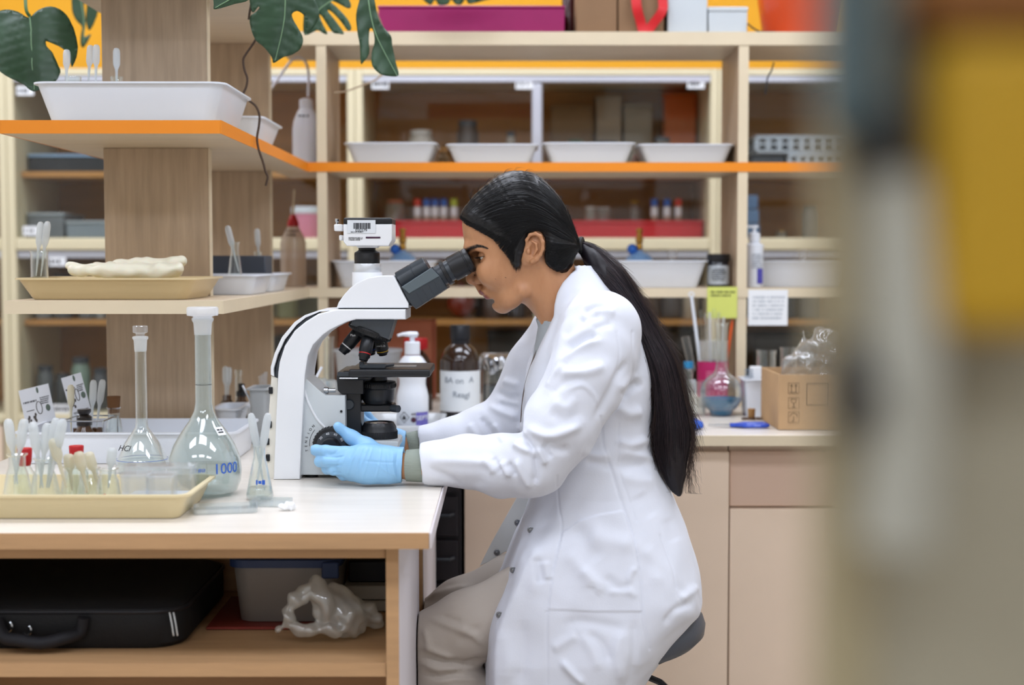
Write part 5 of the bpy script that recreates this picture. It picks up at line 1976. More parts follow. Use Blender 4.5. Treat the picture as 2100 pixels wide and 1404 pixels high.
# ================================================================== things on the orange shelf of the near rack
tray(-.873, -.517, 2.625, 2.925, ZO, .072, WHITEPL, 'large white plastic tray on the near orange shelf under the plant', fl=.022, r=.025)
tray(-.80, -.524, 3.08, 3.36, ZO, .055, WHITEPL, 'white plastic tray behind the large one on the near orange shelf', fl=.02)


def xyz(px, Y, z, py=600):
    return (wx(px, Y, py), Y, z)


zt2 = ZO + .0045
bottle(xyz(150, 2.80, zt2, 150), glass_prof([(0, 0), (.016, 0), (.0165, .07), (.012, .08), (.0155, .083), (.0155, .096), (.0152, .098)]), GLASS, 'small clear glass jar with thick rim in the large white tray', name='glass_jar', cat='jar')
beaker(xyz(239, 2.80, zt2, 150), .0115, .098, 'narrow glass tube with flared rim in the large white tray', name='glass_tube', cat='tube')
bottle(xyz(135, 2.76, zt2, 150), [(.012, 0), (.0125, .06), (.0085, .07), (.0085, .078), (.0072, .079), (.0055, .084)], FROST, 'small frosted bottle at the left in the large white tray', name='dropper_bottle')
bottle(xyz(196, 2.78, zt2, 150), [(.013, 0), (.0135, .058), (.009, .07), (.010, .076), (.007, .079), (.005, .084)], FROST, 'small frosted bottle in the middle of the large white tray', name='dropper_bottle')
dropper((137, 101), (136, 185), 2.76, 'dropper standing leftmost in the large white tray')
dropper((186, 92), (180, 185), 2.80, 'brownish rear dropper of the pair in the large white tray')
dropper((198, 91), (196, 185), 2.78, 'front dropper of the pair in the large white tray')
dropper((239, 98), (239, 190), 2.80, 'dropper in the glass tube in the large white tray')

# wash bottle
wp = at(629, 328, 3.85)
t = thing('wash_bottle', 'white plastic wash bottle with a bent spout at the corner of the orange shelf', 'bottle', (wp.x, 3.85, ZO))
WB = mat('wash_plastic', '#dadbe4', .4, sss=.15)
part('body', MB().lathe([(0, 0), (.034, 0), (.0375, .003), (.0375, .095), (.034, .118), (.024, .142), (.0165, .154), (.0165, .160)], 36), WB, t)
part('cap', MB().lathe([(.0185, .154), (.0185, .174), (.010, .178), (0, .178)], 28), WB, t)
sp = [at(632, 198, 3.85), at(633, 160, 3.85), at(630, 135, 3.85), at(622, 122, 3.85), at(610, 117, 3.85), at(597, 125, 3.85), at(578, 150, 3.85), at(552, 188, 3.85)]
part('spout', MB().tube(cat_rom(sp, 5), .0036, 10), WB, t, True)
scribble(t, wp.x, 3.85 - .0378, wz(240, 3.85, 628), .032, .011, 1, 11)

# white trays in a row on the long orange shelf
tl = [('white tray with a printed label, leftmost on the long orange shelf', 707, 897), ('plain white tray, second from the left on the long orange shelf', 915, 1105),
      ('white tray with a faint label, third from the left on the long orange shelf', 1113, 1303), ('plain white tray, rightmost of the row on the long orange shelf', 1308, 1505)]
for k, (lb, a, b) in enumerate(tl):
    o = tray(wx(a, 3.75), wx(b, 3.75), 3.745, 3.96, ZO, wz(292, 3.75) - ZO if k % 2 == 0 else wz(295, 3.75) - ZO, WHITEPL, lb, fl=.02, group='white trays in a row')
    if k % 2 == 0:
        c = at(808 if k == 0 else 1205, 313, 3.77)
        scribble(o, c.x - .005, 3.7622, c.z + .008, .05, .008, 1, 20 + k)
        scribble(o, c.x, 3.766, c.z - .006, .07, .012, 2, 30 + k, m=mat('pale_ink', '#9aa0a8', .8))
bottle(xyz(909, 3.98, ZO, 330), [(.014, 0), (.016, .004), (.016, .03), (.009, .036), (.009, .045)], mat('tan_ceramic', '#7c6446', .5), 'small brown bottle between the first two white trays', [(.011, .044), (.011, .058), (0, .058)], mat('cork', '#a37a4a', .8), name='small_bottle')
bottle(xyz(1307, 3.995, ZO, 330), [(.016, 0), (.018, .004), (.018, .022), (.012, .032), (.012, .04)], mat('mauve_cloth', '#8a6f68', .9), 'small mauve bundle between the last two white trays', name='small_bundle', cat='bundle')

# ================================================================== things on the lower shelf of the near rack
ctray = tray(wx(25, 2.632), wx(405, 2.632), 2.632, 2.90, ZL, .040, CREAMPL, 'cream plastic tray with latex gloves on the lower near shelf', fl=.022, r=.022)
zb_ = ZL + .003
beaker(xyz(81, 2.74, zb_, 560), .0165, wz(514, 2.74) - zb_, 'small glass beaker with two droppers in the cream glove tray')
dropper((84, 454), (74, 566), 2.74, 'left dropper in the beaker of the cream glove tray')
dropper((98, 453), (84, 566), 2.735, 'right dropper in the beaker of the cream glove tray')
LATEX = mat('latex', '#ebe7d2', .5, sss=.2, bump=.2, bscale=60)


def lump(name, blobs, h, m, label, cat, group=None, amp=.002, fq=120, k=.01, floor=None):
    lo_ = np.min([np.minimum(np.array(a), np.array(b)) - max(ra, rb) * max(1, sy) - .014 for a, b, ra, rb, sy in blobs], 0)
    hi_ = np.max([np.maximum(np.array(a), np.array(b)) + max(ra, rb) * max(1, sy) + .014 for a, b, ra, rb, sy in blobs], 0)
    fl_ = Field(lo_, hi_, h)
    for a, b, ra, rb, sy in blobs:
        fl_.cone(a, b, ra, rb, k, sy=sy)
    V, Q = fl_.net()
    V = relax(V, Q, 1)
    N = normals(V, Q)
    d = np.zeros(len(V))
    for i in range(8):
        q = rng.normal(size=3)
        q /= np.linalg.norm(q)
        d += amp * .4 * np.sin(V @ q * fq * rng.uniform(.6, 1.8) + 3 * np.sin(V @ np.roll(q, 1) * fq * .5) + i)
    V = V + N * d[:, None]
    if floor is not None:
        V[:, 2] += max(0, floor + .0005 - V[:, 2].min())
    zmin = V[:, 2].min()
    base = ((lo_[0] + hi_[0]) / 2, (lo_[1] + hi_[1]) / 2, zmin)
    o = fast_mesh(name, V, Q, m, None, base)
    o.location = base
    return tag(o, label, cat, group)


g1 = [(G(150, 553, 2.70), G(225, 556, 2.70), .010, .012, 1), (G(225, 556, 2.71), G(330, 556, 2.70), .016, .015, 1.6), (G(140, 545, 2.72), G(220, 552, 2.72), .008, .011, 1), (G(330, 556, 2.70), G(365, 552, 2.70), .016, .012, 1.6),
      (G(200, 552, 2.75), G(330, 552, 2.76), .014, .013, 1.2)]
lump('latex_glove', g1, .0025, LATEX, 'front crumpled latex glove in the cream glove tray', 'glove', amp=.0018)
g2 = [(G(240, 543, 2.79), G(300, 540, 2.79), .010, .010, 1.4), (G(300, 540, 2.79), G(355, 543, 2.79), .010, .012, 1.4), (G(355, 543, 2.79), G(372, 536, 2.79), .012, .010, 1.5), (G(255, 549, 2.80), G(360, 553, 2.80), .012, .014, 1.3)]
lump('latex_glove', g2, .0025, LATEX, 'rear crumpled latex glove with raised cuff in the cream glove tray', 'glove', amp=.0018)

tray(-.72, -.523, 2.99, 3.22, ZL, .042, WHITEPL, 'white tray with a printed label on the lower near shelf', fl=.012)
tray(-.72, -.523, 3.25, 3.48, ZL, .042, WHITEPL, 'white tray behind the labelled one on the lower near shelf', fl=.012)
e_ = erlenmeyer(xyz(482, 3.08, ZL + .003, 550), .0185, wz(496, 3.08) - ZL - .003, .009, 'small conical flask with a dropper in the white tray on the lower near shelf')
dropper((466, 462), (489, 556), 3.08, 'dropper leaning in the small conical flask on the lower near shelf')
o = single('card_box', MB().box(-.70, -.56, 3.30, 3.40, ZL + .003, ZL + .083, .002, 1), mat('slate_card', '#41464f', .6), 'dark grey card box in the rear white tray on the lower near shelf', 'box', (-.63, 3.35, ZL + .003))
beaker(xyz(529, 3.42, ZL + .003, 550), .009, .09, 'glass tube behind the dark grey box on the lower near shelf', name='test_tube', cat='tube')
dropper((527, 468), (532, 548), 3.42, 'dropper in the glass tube behind the dark grey box')
# red-capped squeeze bottle
rp = at(602, 585, 3.86)
t = thing('squeeze_bottle', 'translucent squeeze bottle with red cone cap beside the corner upright', 'bottle', (rp.x, 3.86, ZL))
part('body', MB().lathe([(0, 0), (.031, 0), (.0345, .004), (.0345, .118), (.031, .132), (.013, .166), (.013, .17)], 32), thin('cloudy_plastic', color='#d8c4b0', base=.06, edge=.3, milk=.7, rough=.3), t)
part('cap', MB().lathe([(.0155, .163), (.0155, .172), (.0075, .193), (.003, .196), (0, .196)], 24), RED, t)
part('straw', MB().tube([(0, 0, .19), (.002, 0, .22), (.005, 0, .262)], .0028, 8), mat('straw_plastic', '#d8c8a8', .5), t)
scribble(t, rp.x + .003, 3.86 - .0352, wz(478, 3.86, 608), .03, .02, 2, 43)

# ================================================================== things on the lower shelf of the long rack
for lb, a, b, k in (('white tray on the long lower shelf behind the microscope head', 678, 897, 0), ('white tray on the long lower shelf behind the ponytail', 1246, 1453, 1), ('white tray at the right of the long lower shelf beside the pump bottle', 1542, 1765, 2)):
    tray(wx(a, 3.755), wx(b, 3.755), 3.75 + (.08 if k == 2 else 0), 3.93 + (.06 if k == 2 else 0), ZL, wz(534, 3.755) - ZL, WHITEPL, lb, fl=.022, group='white trays on the long lower shelf')
BLUEP = mat('blue_plastic', '#2f6fd0', .35)
DOME = mat('blue_dome', '#86b3e6', .25, coat=.5)
for lb, px in (('glass dome with brass valve and blue knob behind the microscope camera', 826), ('glass dome with brass valve and blue knob behind the ponytail', 1311)):
    p = at(px, 540, 3.975)
    t = thing('desiccator_dome', lb, 'dome', (p.x, 3.975, ZL), group='domes with blue knobs')
    part('bowl', MB().lathe([(0, 0), (.026, 0), (.040, .012), (.0425, .04), (.0425, .052)], 32), DOME, t)
    part('dome', MB().lathe([(.0425, .0525), (.041, .066), (.034, .082), (.02, .094), (.010, .097), (.010, .10)], 32), DOME, t)
    part('valve', MB().lathe([(.008, .098), (.009, .10), (.009, .115), (.007, .118), (.0105, .122), (.0105, .134), (.007, .137), (.007, .150), (.009, .152), (.009, .16), (0, .16)], 20), BRASS, t)
    part('knob', MB().ball((-.021, -.01, .103), .0145), BLUEP, t)
    part('knob_stem', MB().tube([(-.008, -.002, .103), (-.02, -.01, .103)], .004, 8), BRASS, t)
for lb, px in (('clear stopper standing in the tray behind the ponytail', 1379), ('clear stopper standing at the right end of the long lower shelf', 1648)):
    bottle(xyz(px, 3.97, ZL, 540), [(.011, 0), (.010, .07), (.008, .078), (.014, .084), (.0145, .098), (.010, .102), (0, .102)], PLASTIC, lb, name='glass_stopper', cat='stopper')
p = at(1473, 583, 3.80)
t = thing('chemical_jar', 'squat black jar with a pale label beside the pump bottle', 'jar', (p.x, 3.80, ZL))
part('body', MB().lathe([(0, 0), (.027, 0), (.029, .003), (.029, .066), (.026, .07)], 32), mat('navy_glass', '#161b24', .2, coat=.5), t)
part('lid', MB().lathe([(.0305, .069), (.031, .071), (.031, .087), (.029, .089), (0, .089)], 32), BLACK, t)
part('paper_label', MB().lathe([(.0294, .008), (.0294, .058)], 32, cap=False), mat('grey_label', '#b9c0c6', .7), t)
scribble(t, p.x - .004, 3.80 - .0298, ZL + .034, .036, .034, 6, 51)
p = at(1546, 583, 3.78)
t = thing('pump_bottle', 'white pump bottle with a blue label edge on the long lower shelf', 'bottle', (p.x, 3.78, ZL))
part('body', MB().lathe([(0, 0), (.022, 0), (.0243, .004), (.0243, .10), (.025, .112), (.012, .12), (.012, .123)], 32), WHITEPL, t)
part('collar', MB().lathe([(.0155, .121), (.0155, .142), (.010, .146), (0, .146)], 24), WHITEPL, t)
part('pump_head', MB().tube([(0, 0, .144), (0, 0, .158)], .005, 10).box(-.022, .010, -.007, .007, .157, .164, .002, 1), WHITEPL, t)
part('label_edge', MB().box(.004, .019, -.0240, -.0190, .01, .05), mat('violet_print', '#4a46a0', .5), t)
scribble(t, p.x + .004, 3.78 - .0250, ZL + .07, .03, .04, 6, 52, m=mat('pale_ink', '#9aa0a8', .8))
# notes hanging from the shelf edge
Yn_ = 3.7185
A, B = at(1450, 652, Yn_), at(1512, 588, Yn_)
t = single('sticky_note', MB().box(A.x, B.x, Yn_ - .0006, Yn_, A.z, B.z), mat('yellow_note', '#d6dc72', .8), 'yellow sticky note hanging from the long lower shelf edge', 'note', ((A.x + B.x) / 2, Yn_, B.z), smooth=0)
scribble(t, (A.x + B.x) / 2, Yn_ - .0008, B.z - .018, .06, .018, 2, 53)
A, B = at(1534, 667, Yn_), at(1616, 594, Yn_)
mb = MB().box(A.x, B.x, Yn_ - .0006, Yn_, A.z, B.z).off(((A.x + B.x) / 2, Yn_, B.z))
t = link('paper_sheet', mb.mesh('paper_sheet', 0), PAPER, None, ((A.x + B.x) / 2, Yn_, B.z))
tag(t, 'white handwritten sheet taped to the long lower shelf edge', 'paper')
scribble(t, (A.x + B.x) / 2, Yn_ - .0008, (A.z + B.z) / 2, .080, .065, 6, 54, m=mat('paler_ink', '#bcc2c8', .8))

# ================================================================== things on top of the long rack
ZT = ZT0 + .035
MAG = mat('magenta_card', '#8f0a55', .55, var=.06, vscale=20)
A, B = at(776, 70, 3.75), at(1158, 14, 3.75)
t = thing('magenta_box', 'flat magenta box lying on top of the long rack', 'box', ((A.x + B.x) / 2, 3.85, ZT))
part('box', MB().box(A.x, B.x, 3.75, 3.97, ZT, B.z - .004, .002, 1), MAG, t, True)
part('lid', MB().box(A.x - .002, B.x + .002, 3.748, 3.972, B.z - .0035, B.z + .003, .002, 1), MAG, t, True)
single('grey_folder', MB().box(wx(872, 3.75, 10), wx(1130, 3.75, 10), 3.77, 3.96, B.z + .0032, B.z + .007, .001, 1), mat('grey_card', '#8f959c', .5), 'thin grey folder lying on the magenta box', 'folder', (wx(1000, 3.75, 10), 3.86, B.z + .0032))
BRN = mat('brown_card', '#8a6a4c', .7, var=.06, vscale=14)
for lb, a, b, hh, m_ in (('left brown cardboard box on top of the long rack', 1182, 1266, .17, BRN), ('right brown cardboard box behind the red ribbon', 1268, 1362, .16, BRN),
                         ('left of the two white cardboard boxes on the long rack', 1369, 1451, .15, mat('white_card', '#c9d0d4', .6)), ('right of the two white cardboard boxes on the long rack', 1453, 1533, .056, mat('white_card', '#c9d0d4', .6))):
    A, B = at(a, 70, 3.75), at(b, 70, 3.75)
    t = thing('cardboard_box', lb, 'box', ((A.x + B.x) / 2, 3.85, ZT), group='boxes on top of the long rack')
    part('box', MB().box(A.x, B.x - .001, 3.75, 3.95, ZT, ZT + hh, .0015, 1), m_, t, True)
    part('lid', MB().box(A.x - .0015, B.x + .0005, 3.748, 3.952, ZT + hh + .0003, ZT + hh + .012, .0015, 1), m_, t, True)
bottle(xyz(1168, 3.9, ZT, 60), [(0, 0), (.02, 0), (.021, .003), (.021, .12), (.01, .14), (.01, .15)], mat('maroon_glass', '#3a0f10', .25), 'dark maroon bottle between the magenta box and a brown box', name='dark_bottle')
RB = mat('red_ribbon', '#d0131c', .45, sheen=.3)
yr = 3.735


def ribbon(pts, wpx, th=.0012, Y=yr):
    P_ = cat_rom([(a, b, 0) for a, b in pts], 6)
    v, f = [], []
    for i, p in enumerate(P_):
        t_ = (P_[min(i + 1, len(P_) - 1)] - P_[max(i - 1, 0)]).normalized()
        n_ = Vector((-t_.y, t_.x, 0))
        for sgn in (-1, 1):
            for dy in (0, th):
                q = at(p.x + n_.x * wpx * sgn / 2, p.y + n_.y * wpx * sgn / 2, Y + dy + .006 * math.sin(i * .4))
                v.append(tuple(q))
    for i in range(len(P_) - 1):
        a = i * 4
        for c, d in ((0, 1), (1, 3), (3, 2), (2, 0)):
            f.append((a + c, a + d, a + 4 + d, a + 4 + c))
    return MB().add(v, f)


mbr = ribbon([(1308, -70), (1304, -20), (1306, 15), (1314, 45), (1321, 72)], 20)
m2 = ribbon([(1321, 72), (1340, 48), (1358, 22), (1359, 0), (1352, -40), (1345, -70)], 19, Y=yr - .003)
mbr.add(m2.v, m2.f)
single('red_ribbon', mbr, RB, 'bright red ribbon hanging over a brown cardboard box', 'ribbon', (wx(1325, yr, 70), yr, ZT))
t = bottle(xyz(1640, 3.86, ZT, 60), [(0, 0), (.085, 0), (.098, .006), (.112, .10), (.118, .16), (.115, .165), (.10, .165)], mat('red_orange_pot', '#c8430c', .35, coat=.3), 'orange-red plastic pot on top of the long rack', name='orange_pot', cat='pot')
part('tucked_cable', MB().tube(cat_rom([at(1533, 48, 3.745), at(1545, 58, 3.742), at(1560, 65, 3.742), at(1590, 65.5, 3.742)], 5), .0022, 6), BLACK, t, True)
part('cable', MB().tube(cat_rom([at(1587, 128, 3.70), at(1582, 145, 3.70), at(1574, 160, 3.70), at(1570, 190, 3.70), at(1568, 192, 3.70)], 4), .002, 6), BLACK, t, True)

# ================================================================== inside the far cabinets
def cbox(name, a, b, Y, d, z, m, label, cat='box', top=None, lidm=None, group=None):
    """box seen from pixel column a to b, standing at height z, its top at pixel row top"""
    x0, x1 = wx(a, Y), wx(b, Y)
    zt_ = wz(top, Y)
    t = thing(name, label, cat, ((x0 + x1) / 2, Y + d / 2, z), group=group)
    part('box', MB().box(x0, x1, Y, Y + d, z + .0006, zt_ - .012, .003, 1), m, t, True)
    part('lid', MB().box(x0 - .003, x1 + .003, Y - .003, Y + d + .003, zt_ - .0115, zt_, .003, 1), lidm or m, t, True)
    return t


ZM, ZI, ZB2, ZLO = 1.2395, 1.4755, .9505, .6205
REDB = mat('red_card', '#c01f2a', .45)
cbox('red_box', 806, 1120, 5.12, .25, ZM, REDB, 'long red box in the far cabinet behind the face', top=452)
cbox('red_box', 1160, 1440, 5.12, .25, ZM, REDB, 'long red box in the far cabinet behind the ponytail', top=452)
zr = wz(452, 5.12)
CAPS = {'r': mat('cap_red', '#d0301c', .4), 'b': mat('cap_blue', '#2f62b8', .4), 'y': mat('cap_lime', '#b7c23a', .4)}
SMP = mat('sample_tan', '#b9a58c', .5)
cl_ = {'r': 'red', 'b': 'blue', 'y': 'lime'}
for k, (px, c, wh) in enumerate(((857, 'r', 'leftmost on the red box behind the face'), (876, 'b', 'second on the red box behind the face'), (893, 'b', 'third on the red box behind the face'),
                                 (911, 'b', 'fourth on the red box behind the face'), (932, 'y', 'rightmost on the red box behind the face'), (1340, 'b', 'left on the red box behind the ponytail'),
                                 (1366, 'b', 'central on the red box behind the ponytail'), (1389, 'r', 'right on the red box behind the ponytail'))):
    s_ = 1.0
    bottle((wx(px, 5.2), 5.2, zr + .0006), [(.011, 0), (.0125, .002), (.0125, .048), (.010, .052), (.010, .056)], SMP, 'small sample bottle with %s cap %s' % (cl_[c], wh),
           [(.0135, .054), (.0135, .079), (.012, .081), (0, .081)], CAPS[c], [(.0128, .018), (.0128, .05)], PAPER, name='sample_bottle', n=18, group='capped sample bottles on the red boxes')
JARM = thin('dusty_glass', color='#cfc8b8', base=.08, edge=.5, milk=.3, rough=.1)


def jar(px, Y, z, r, h, label, m=JARM, capm=None, name='storage_jar'):
    return bottle((wx(px, Y), Y, z + .0006), [(r * .92, 0), (r, .004), (r, h * .78), (r * .8, h * .86), (r * .8, h * .9)], m, label, [(r * .86, h * .88), (r * .86, h - .002), (r * .8, h), (0, h)], capm or DGREY, name=name, cat='jar', n=24)


jar(812, 5.2, zr, .034, .075, 'glass jar with rusty lid on the red box behind the microscope camera', capm=mat('rust_lid', '#a8542c', .5))
jar(1180, 5.15, ZI, .032, .115, 'glass jar with green lid in the far cabinet above the head', capm=mat('green_lid', '#3f5a48', .5))
jar(1355, 5.15, ZI, .034, .125, 'glass jar with dark lid in the far cabinet below the orange card')
jar(1240, 5.2, ZI, .055, .115, 'wide brown jar in the far cabinet above the head', m=mat('brown_jar', '#6e5846', .4))
jar(865, 5.15, ZI, .045, .15, 'pale plastic jar in the far cabinet above the first white tray', m=mat('pale_jar', '#a79c90', .4), capm=mat('pale_lid', '#b8b0a8', .5))
jar(960, 5.2, ZI, .04, .19, 'dark round flask in the far cabinet above the second white tray', m=mat('brown_jar2', '#4a3a30', .4))
jar(1048, 5.2, ZI, .018, .15, 'slim white bottle in the far cabinet beside the door strip', m=mat('pale_jar', '#a79c90', .4))
jar(1235, 5.2, zr, .03, .05, 'low clear jar on the red box behind the ponytail, left', capm=mat('pale_lid', '#b8b0a8', .5))
jar(1210, 5.15, zr, .02, .05, 'low clear jar on the red box beside the hair', capm=mat('pale_lid', '#b8b0a8', .5))
jar(1300, 5.25, zr, .016, .075, 'small jar with yellow lid on the red box behind the ponytail', capm=mat('lid_yellow', '#c9a42c', .5))
cbox('card_box', 1360, 1424, 5.3, .12, ZI, mat('orange_card', '#b5590c', .5), 'tall orange card box in the far cabinet under a paper label', top=192)
cbox('card_box', 1222, 1272, 5.34, .1, ZI, mat('tan_card', '#a89a86', .6), 'tall pale box in the far cabinet right of the door strip', top=196)
cbox('card_box', 1278, 1335, 5.34, .1, ZI, mat('tan_card2', '#9c9484', .6), 'shorter pale box in the far cabinet beside the orange box', top=212)
cbox('card_box', 1130, 1215, 5.36, .08, ZI, mat('brown_card2', '#8a6d48', .6), 'brown box in the far cabinet right behind the door strip', top=215)
BK = mat('basket_white', '#b9c2cc', .5)


def basket(a, b, top, bot, Y, z, label):
    x0, x1 = wx(a, Y), wx(b, Y)
    h = wz(top, Y) - wz(bot, Y)
    t = thing('basket', label, 'basket', ((x0 + x1) / 2, Y + .1, z))
    w_ = (x1 - x0) / 9
    part('rim', MB().box(x0, x1, Y, Y + .2, z + h - .014, z + h, .003, 1), BK, t, True)
    part('floor', MB().box(x0 + .004, x1 - .004, Y + .004, Y + .196, z + .0006, z + .012, .002, 1), BK, t, True)
    for k in range(10):
        xx = x0 + .006 + k * (x1 - x0 - .012) / 9
        part('slat', MB().box(xx - w_ * .22, xx + w_ * .22, Y + .002, Y + .006, z + .012, z + h - .014), BK, t, True)
    part('cross_slat', MB().box(x0 + .004, x1 - .004, Y + .001, Y + .005, z + h * .46, z + h * .58), BK, t, True)
    part('back_wall', MB().box(x0 + .004, x1 - .004, Y + .19, Y + .196, z + .012, z + h - .014), BK, t, True)


basket(1612, 1790, 288, 326, 5.1, ZI, 'lower pale slatted basket in the right far cabinet')
basket(1545, 1760, 250, 287, 5.1, ZI + .066, 'upper pale slatted basket in the right far cabinet')
cbox('card_box', 1538, 1604, 5.12, .16, ZI, mat('slate_box', '#4a525c', .5), 'dark box beside the slatted baskets in the right far cabinet', top=316)
for k in range(3):
    z = ZM + k * .052
    single('blue_pack', MB().box(wx(1520, 5.1), wx(1556 - 2 * k, 5.1), 5.1, 5.22, z + .0008, z + .05, .004, 2), mat('blue_pack', ('#5d7ba0', '#3f6696', '#8fa3b8')[k], .4),
           ('bottom', 'middle', 'top')[k] + ' pack of the blue stack in the right far cabinet', 'pack', (wx(1538, 5.1), 5.16, z + .0008))
jar(1600, 5.2, ZM, .02, .03, 'tiny jar at the back of the right far cabinet', capm=BRASS)
jar(1660, 5.2, ZM, .03, .12, 'grey jar in the right far cabinet above the paper sheet', m=mat('grey_jar', '#6a6a6c', .4))
# pink tub
p = (wx(629, 5.1), 5.12, ZM)
t = thing('plastic_tub', 'pink plastic tub with white lid in the far cabinet beside the red cone cap', 'tub', p)
part('tub', MB().lathe([(.042, .0006), (.044, .004), (.050, .09)], 32), mat('pink_plastic', '#e08aa4', .4), t)
part('lid', MB().lathe([(.053, .088), (.054, .092), (.054, .108), (.050, .112), (0, .112)], 32), WHITEPL, t)
# left cabinet
cbox('crate', 66, 222, 5.12, .3, ZI, mat('black_crate', '#22262b', .4), 'black crate with pale blue rim in the left far cabinet', top=316, lidm=mat('pale_blue_rim', '#8fb0d0', .35), cat='crate')
cbox('storage_box', 62, 135, 5.10, .25, ZM, mat('smoke_plastic', '#6a7074', .25, coat=.4), 'smoky plastic storage box at the left end of the left far cabinet', top=436, lidm=mat('clear_lid', '#a2abb0', .2, coat=.6))
cbox('storage_box', 140, 232, 5.10, .25, ZM, mat('smoke_plastic2', '#7f8a92', .25, coat=.4), 'smoky plastic storage box beside the wide board in the left far cabinet', top=452, lidm=mat('clear_lid', '#a2abb0', .2, coat=.6))
for k, (px, r, h, z, c) in enumerate(((92, .03, .16, ZLO, '#5a5f60'), (128, .028, .13, ZLO, '#3c4043'), (165, .034, .19, ZLO, '#7a8f80'), (205, .028, .15, ZLO, '#4d5054'), (92, .03, .14, ZB2, '#8b8f90'), (130, .034, .16, ZB2, '#5e6468'), (180, .03, .12, ZB2, '#777d80'), (208, .02, .15, ZB2, '#9aa0a0'))):
    jar(px, 5.14, z, r, h, '%s %s bottle, %s in the lower left far cabinet' % (('tall', 'short')[h < .145], ('dark grey', 'charcoal', 'greenish', 'slate', 'pale', 'blue-grey', 'mid grey', 'light grey')[k], ('on the bottom board', 'on the middle shelf')[z == ZB2]), m=mat('jar_%d' % k, c, .3, coat=.3), name='reagent_bottle')
for k, (px, r, h, z, c, cn) in enumerate(((590, .04, .12, ZB2, '#7a7a52', 'olive'), (1010, .035, .12, ZB2, '#5a4a44', 'umber'), (1060, .03, .10, ZB2, '#3c3838', 'charcoal'), (1375, .04, .14, ZB2, '#4a3f3a', 'dark brown'), (1415, .03, .11, ZB2, '#b8a890', 'sand'), (1610, .04, .13, ZB2, '#3d4248', 'slate'), (1660, .04, .10, ZB2, '#52585e', 'grey'),
                                     (1560, .035, .12, ZB2, '#2d3136', 'black'), (1330, .035, .09, ZB2, '#6a5a50', 'taupe'))):
    jar(px, 5.15, z, r, h, '%s jar on the low middle shelf of the far cabinets' % cn, m=mat('jarb_%d' % k, c, .35, coat=.3), name='reagent_bottle')
for lb, a, b, top, z, c in (('black instrument case low in the far cabinet behind the glass cups', 560, 640, 688, ZLO, '#2b2c2c'), ('dark instrument case low in the far cabinet left of the foil beaker', 1000, 1085, 680, ZLO, '#33302e'),
                            ('wide dark instrument case low in the far cabinet behind the ponytail', 1300, 1422, 676, ZLO, '#2f2d2c'), ('dark grey instrument case low in the right far cabinet', 1545, 1680, 684, ZLO, '#34383d'),
                            ('charcoal instrument case on the middle shelf behind the white sheet', 1530, 1640, 560, ZB2, '#2a2e33'), ('olive instrument case on the middle shelf beside the corner upright', 560, 655, 588, ZB2, '#6f6f4c'),
                            ('umber instrument case on the middle shelf behind the chin', 975, 1055, 590, ZB2, '#4b3a30'), ('sepia instrument case on the middle shelf behind the tall pipette', 1372, 1422, 582, ZB2, '#3a302a')):
    cbox('instrument_case', a, b, 5.26, .18, z, mat('case_' + c[1:], c, .45), lb, 'case', top=top)
t = thing('round_flask', 'blurred red round flask in the far cabinet under the chin', 'flask', (wx(946, 5.16), 5.16, ZB2))
part('globe', MB().ball((0, 0, .055), .053, n=28), mat('red_globe', '#7a2616', .25, coat=.6), t)
part('neck', MB().lathe([(.016, .10), (.014, .13), (.018, .132)], 20), mat('red_globe', '#7a2616', .25), t)

# ================================================================== back bench, left of the woman
ZD = DESK


def bench(px, py):
    """bench position whose contact pixel is (px, py)"""
    d = at(px, py, 1.0) - Vector((0, 0, CAMZ))
    k = (ZD - CAMZ) / d.z
    return Vector((0, 0, CAMZ)) + d * k


t = thing('folder_box', 'terracotta card file box standing at the back of the bench', 'box', (wx(790, 3.92), 3.95, ZD))
part('case', MB().box(wx(692, 3.92), wx(890, 3.92), 3.92, 4.0, ZD, wz(656, 3.92), .003, 1), mat('terracotta', '#b5694a', .6, var=.06, vscale=12), t, True)
part('spine', MB().box(wx(886, 3.915), wx(892, 3.915), 3.917, 4.002, ZD, wz(655, 3.92), .002, 1), mat('terracotta_dark', '#9c5238', .6), t, True)
# amber bottle with red cap
p = at(853, 815, 3.62)
t = bottle((p.x, 3.62, ZD), [(0, 0), (.040, 0), (.0425, .003), (.0425, .105), (.040, .120), (.028, .142), (.018, .150), (.018, .158)], AMBER, 'amber bottle with ribbed red cap behind the white pump bottle',
           [(.028, .155), (.0295, .157), (.0295, .182), (.028, .184), (0, .184)], RED, name='amber_bottle')
part('cap_rib', (lambda b: [b.tube([(.0297 * math.cos(a), .0297 * math.sin(a), .158), (.0297 * math.cos(a), .0297 * math.sin(a), .181)], .0011, 4) for a in [2 * math.pi * k / 36 for k in range(36)]] and b)(MB()), RED, t)
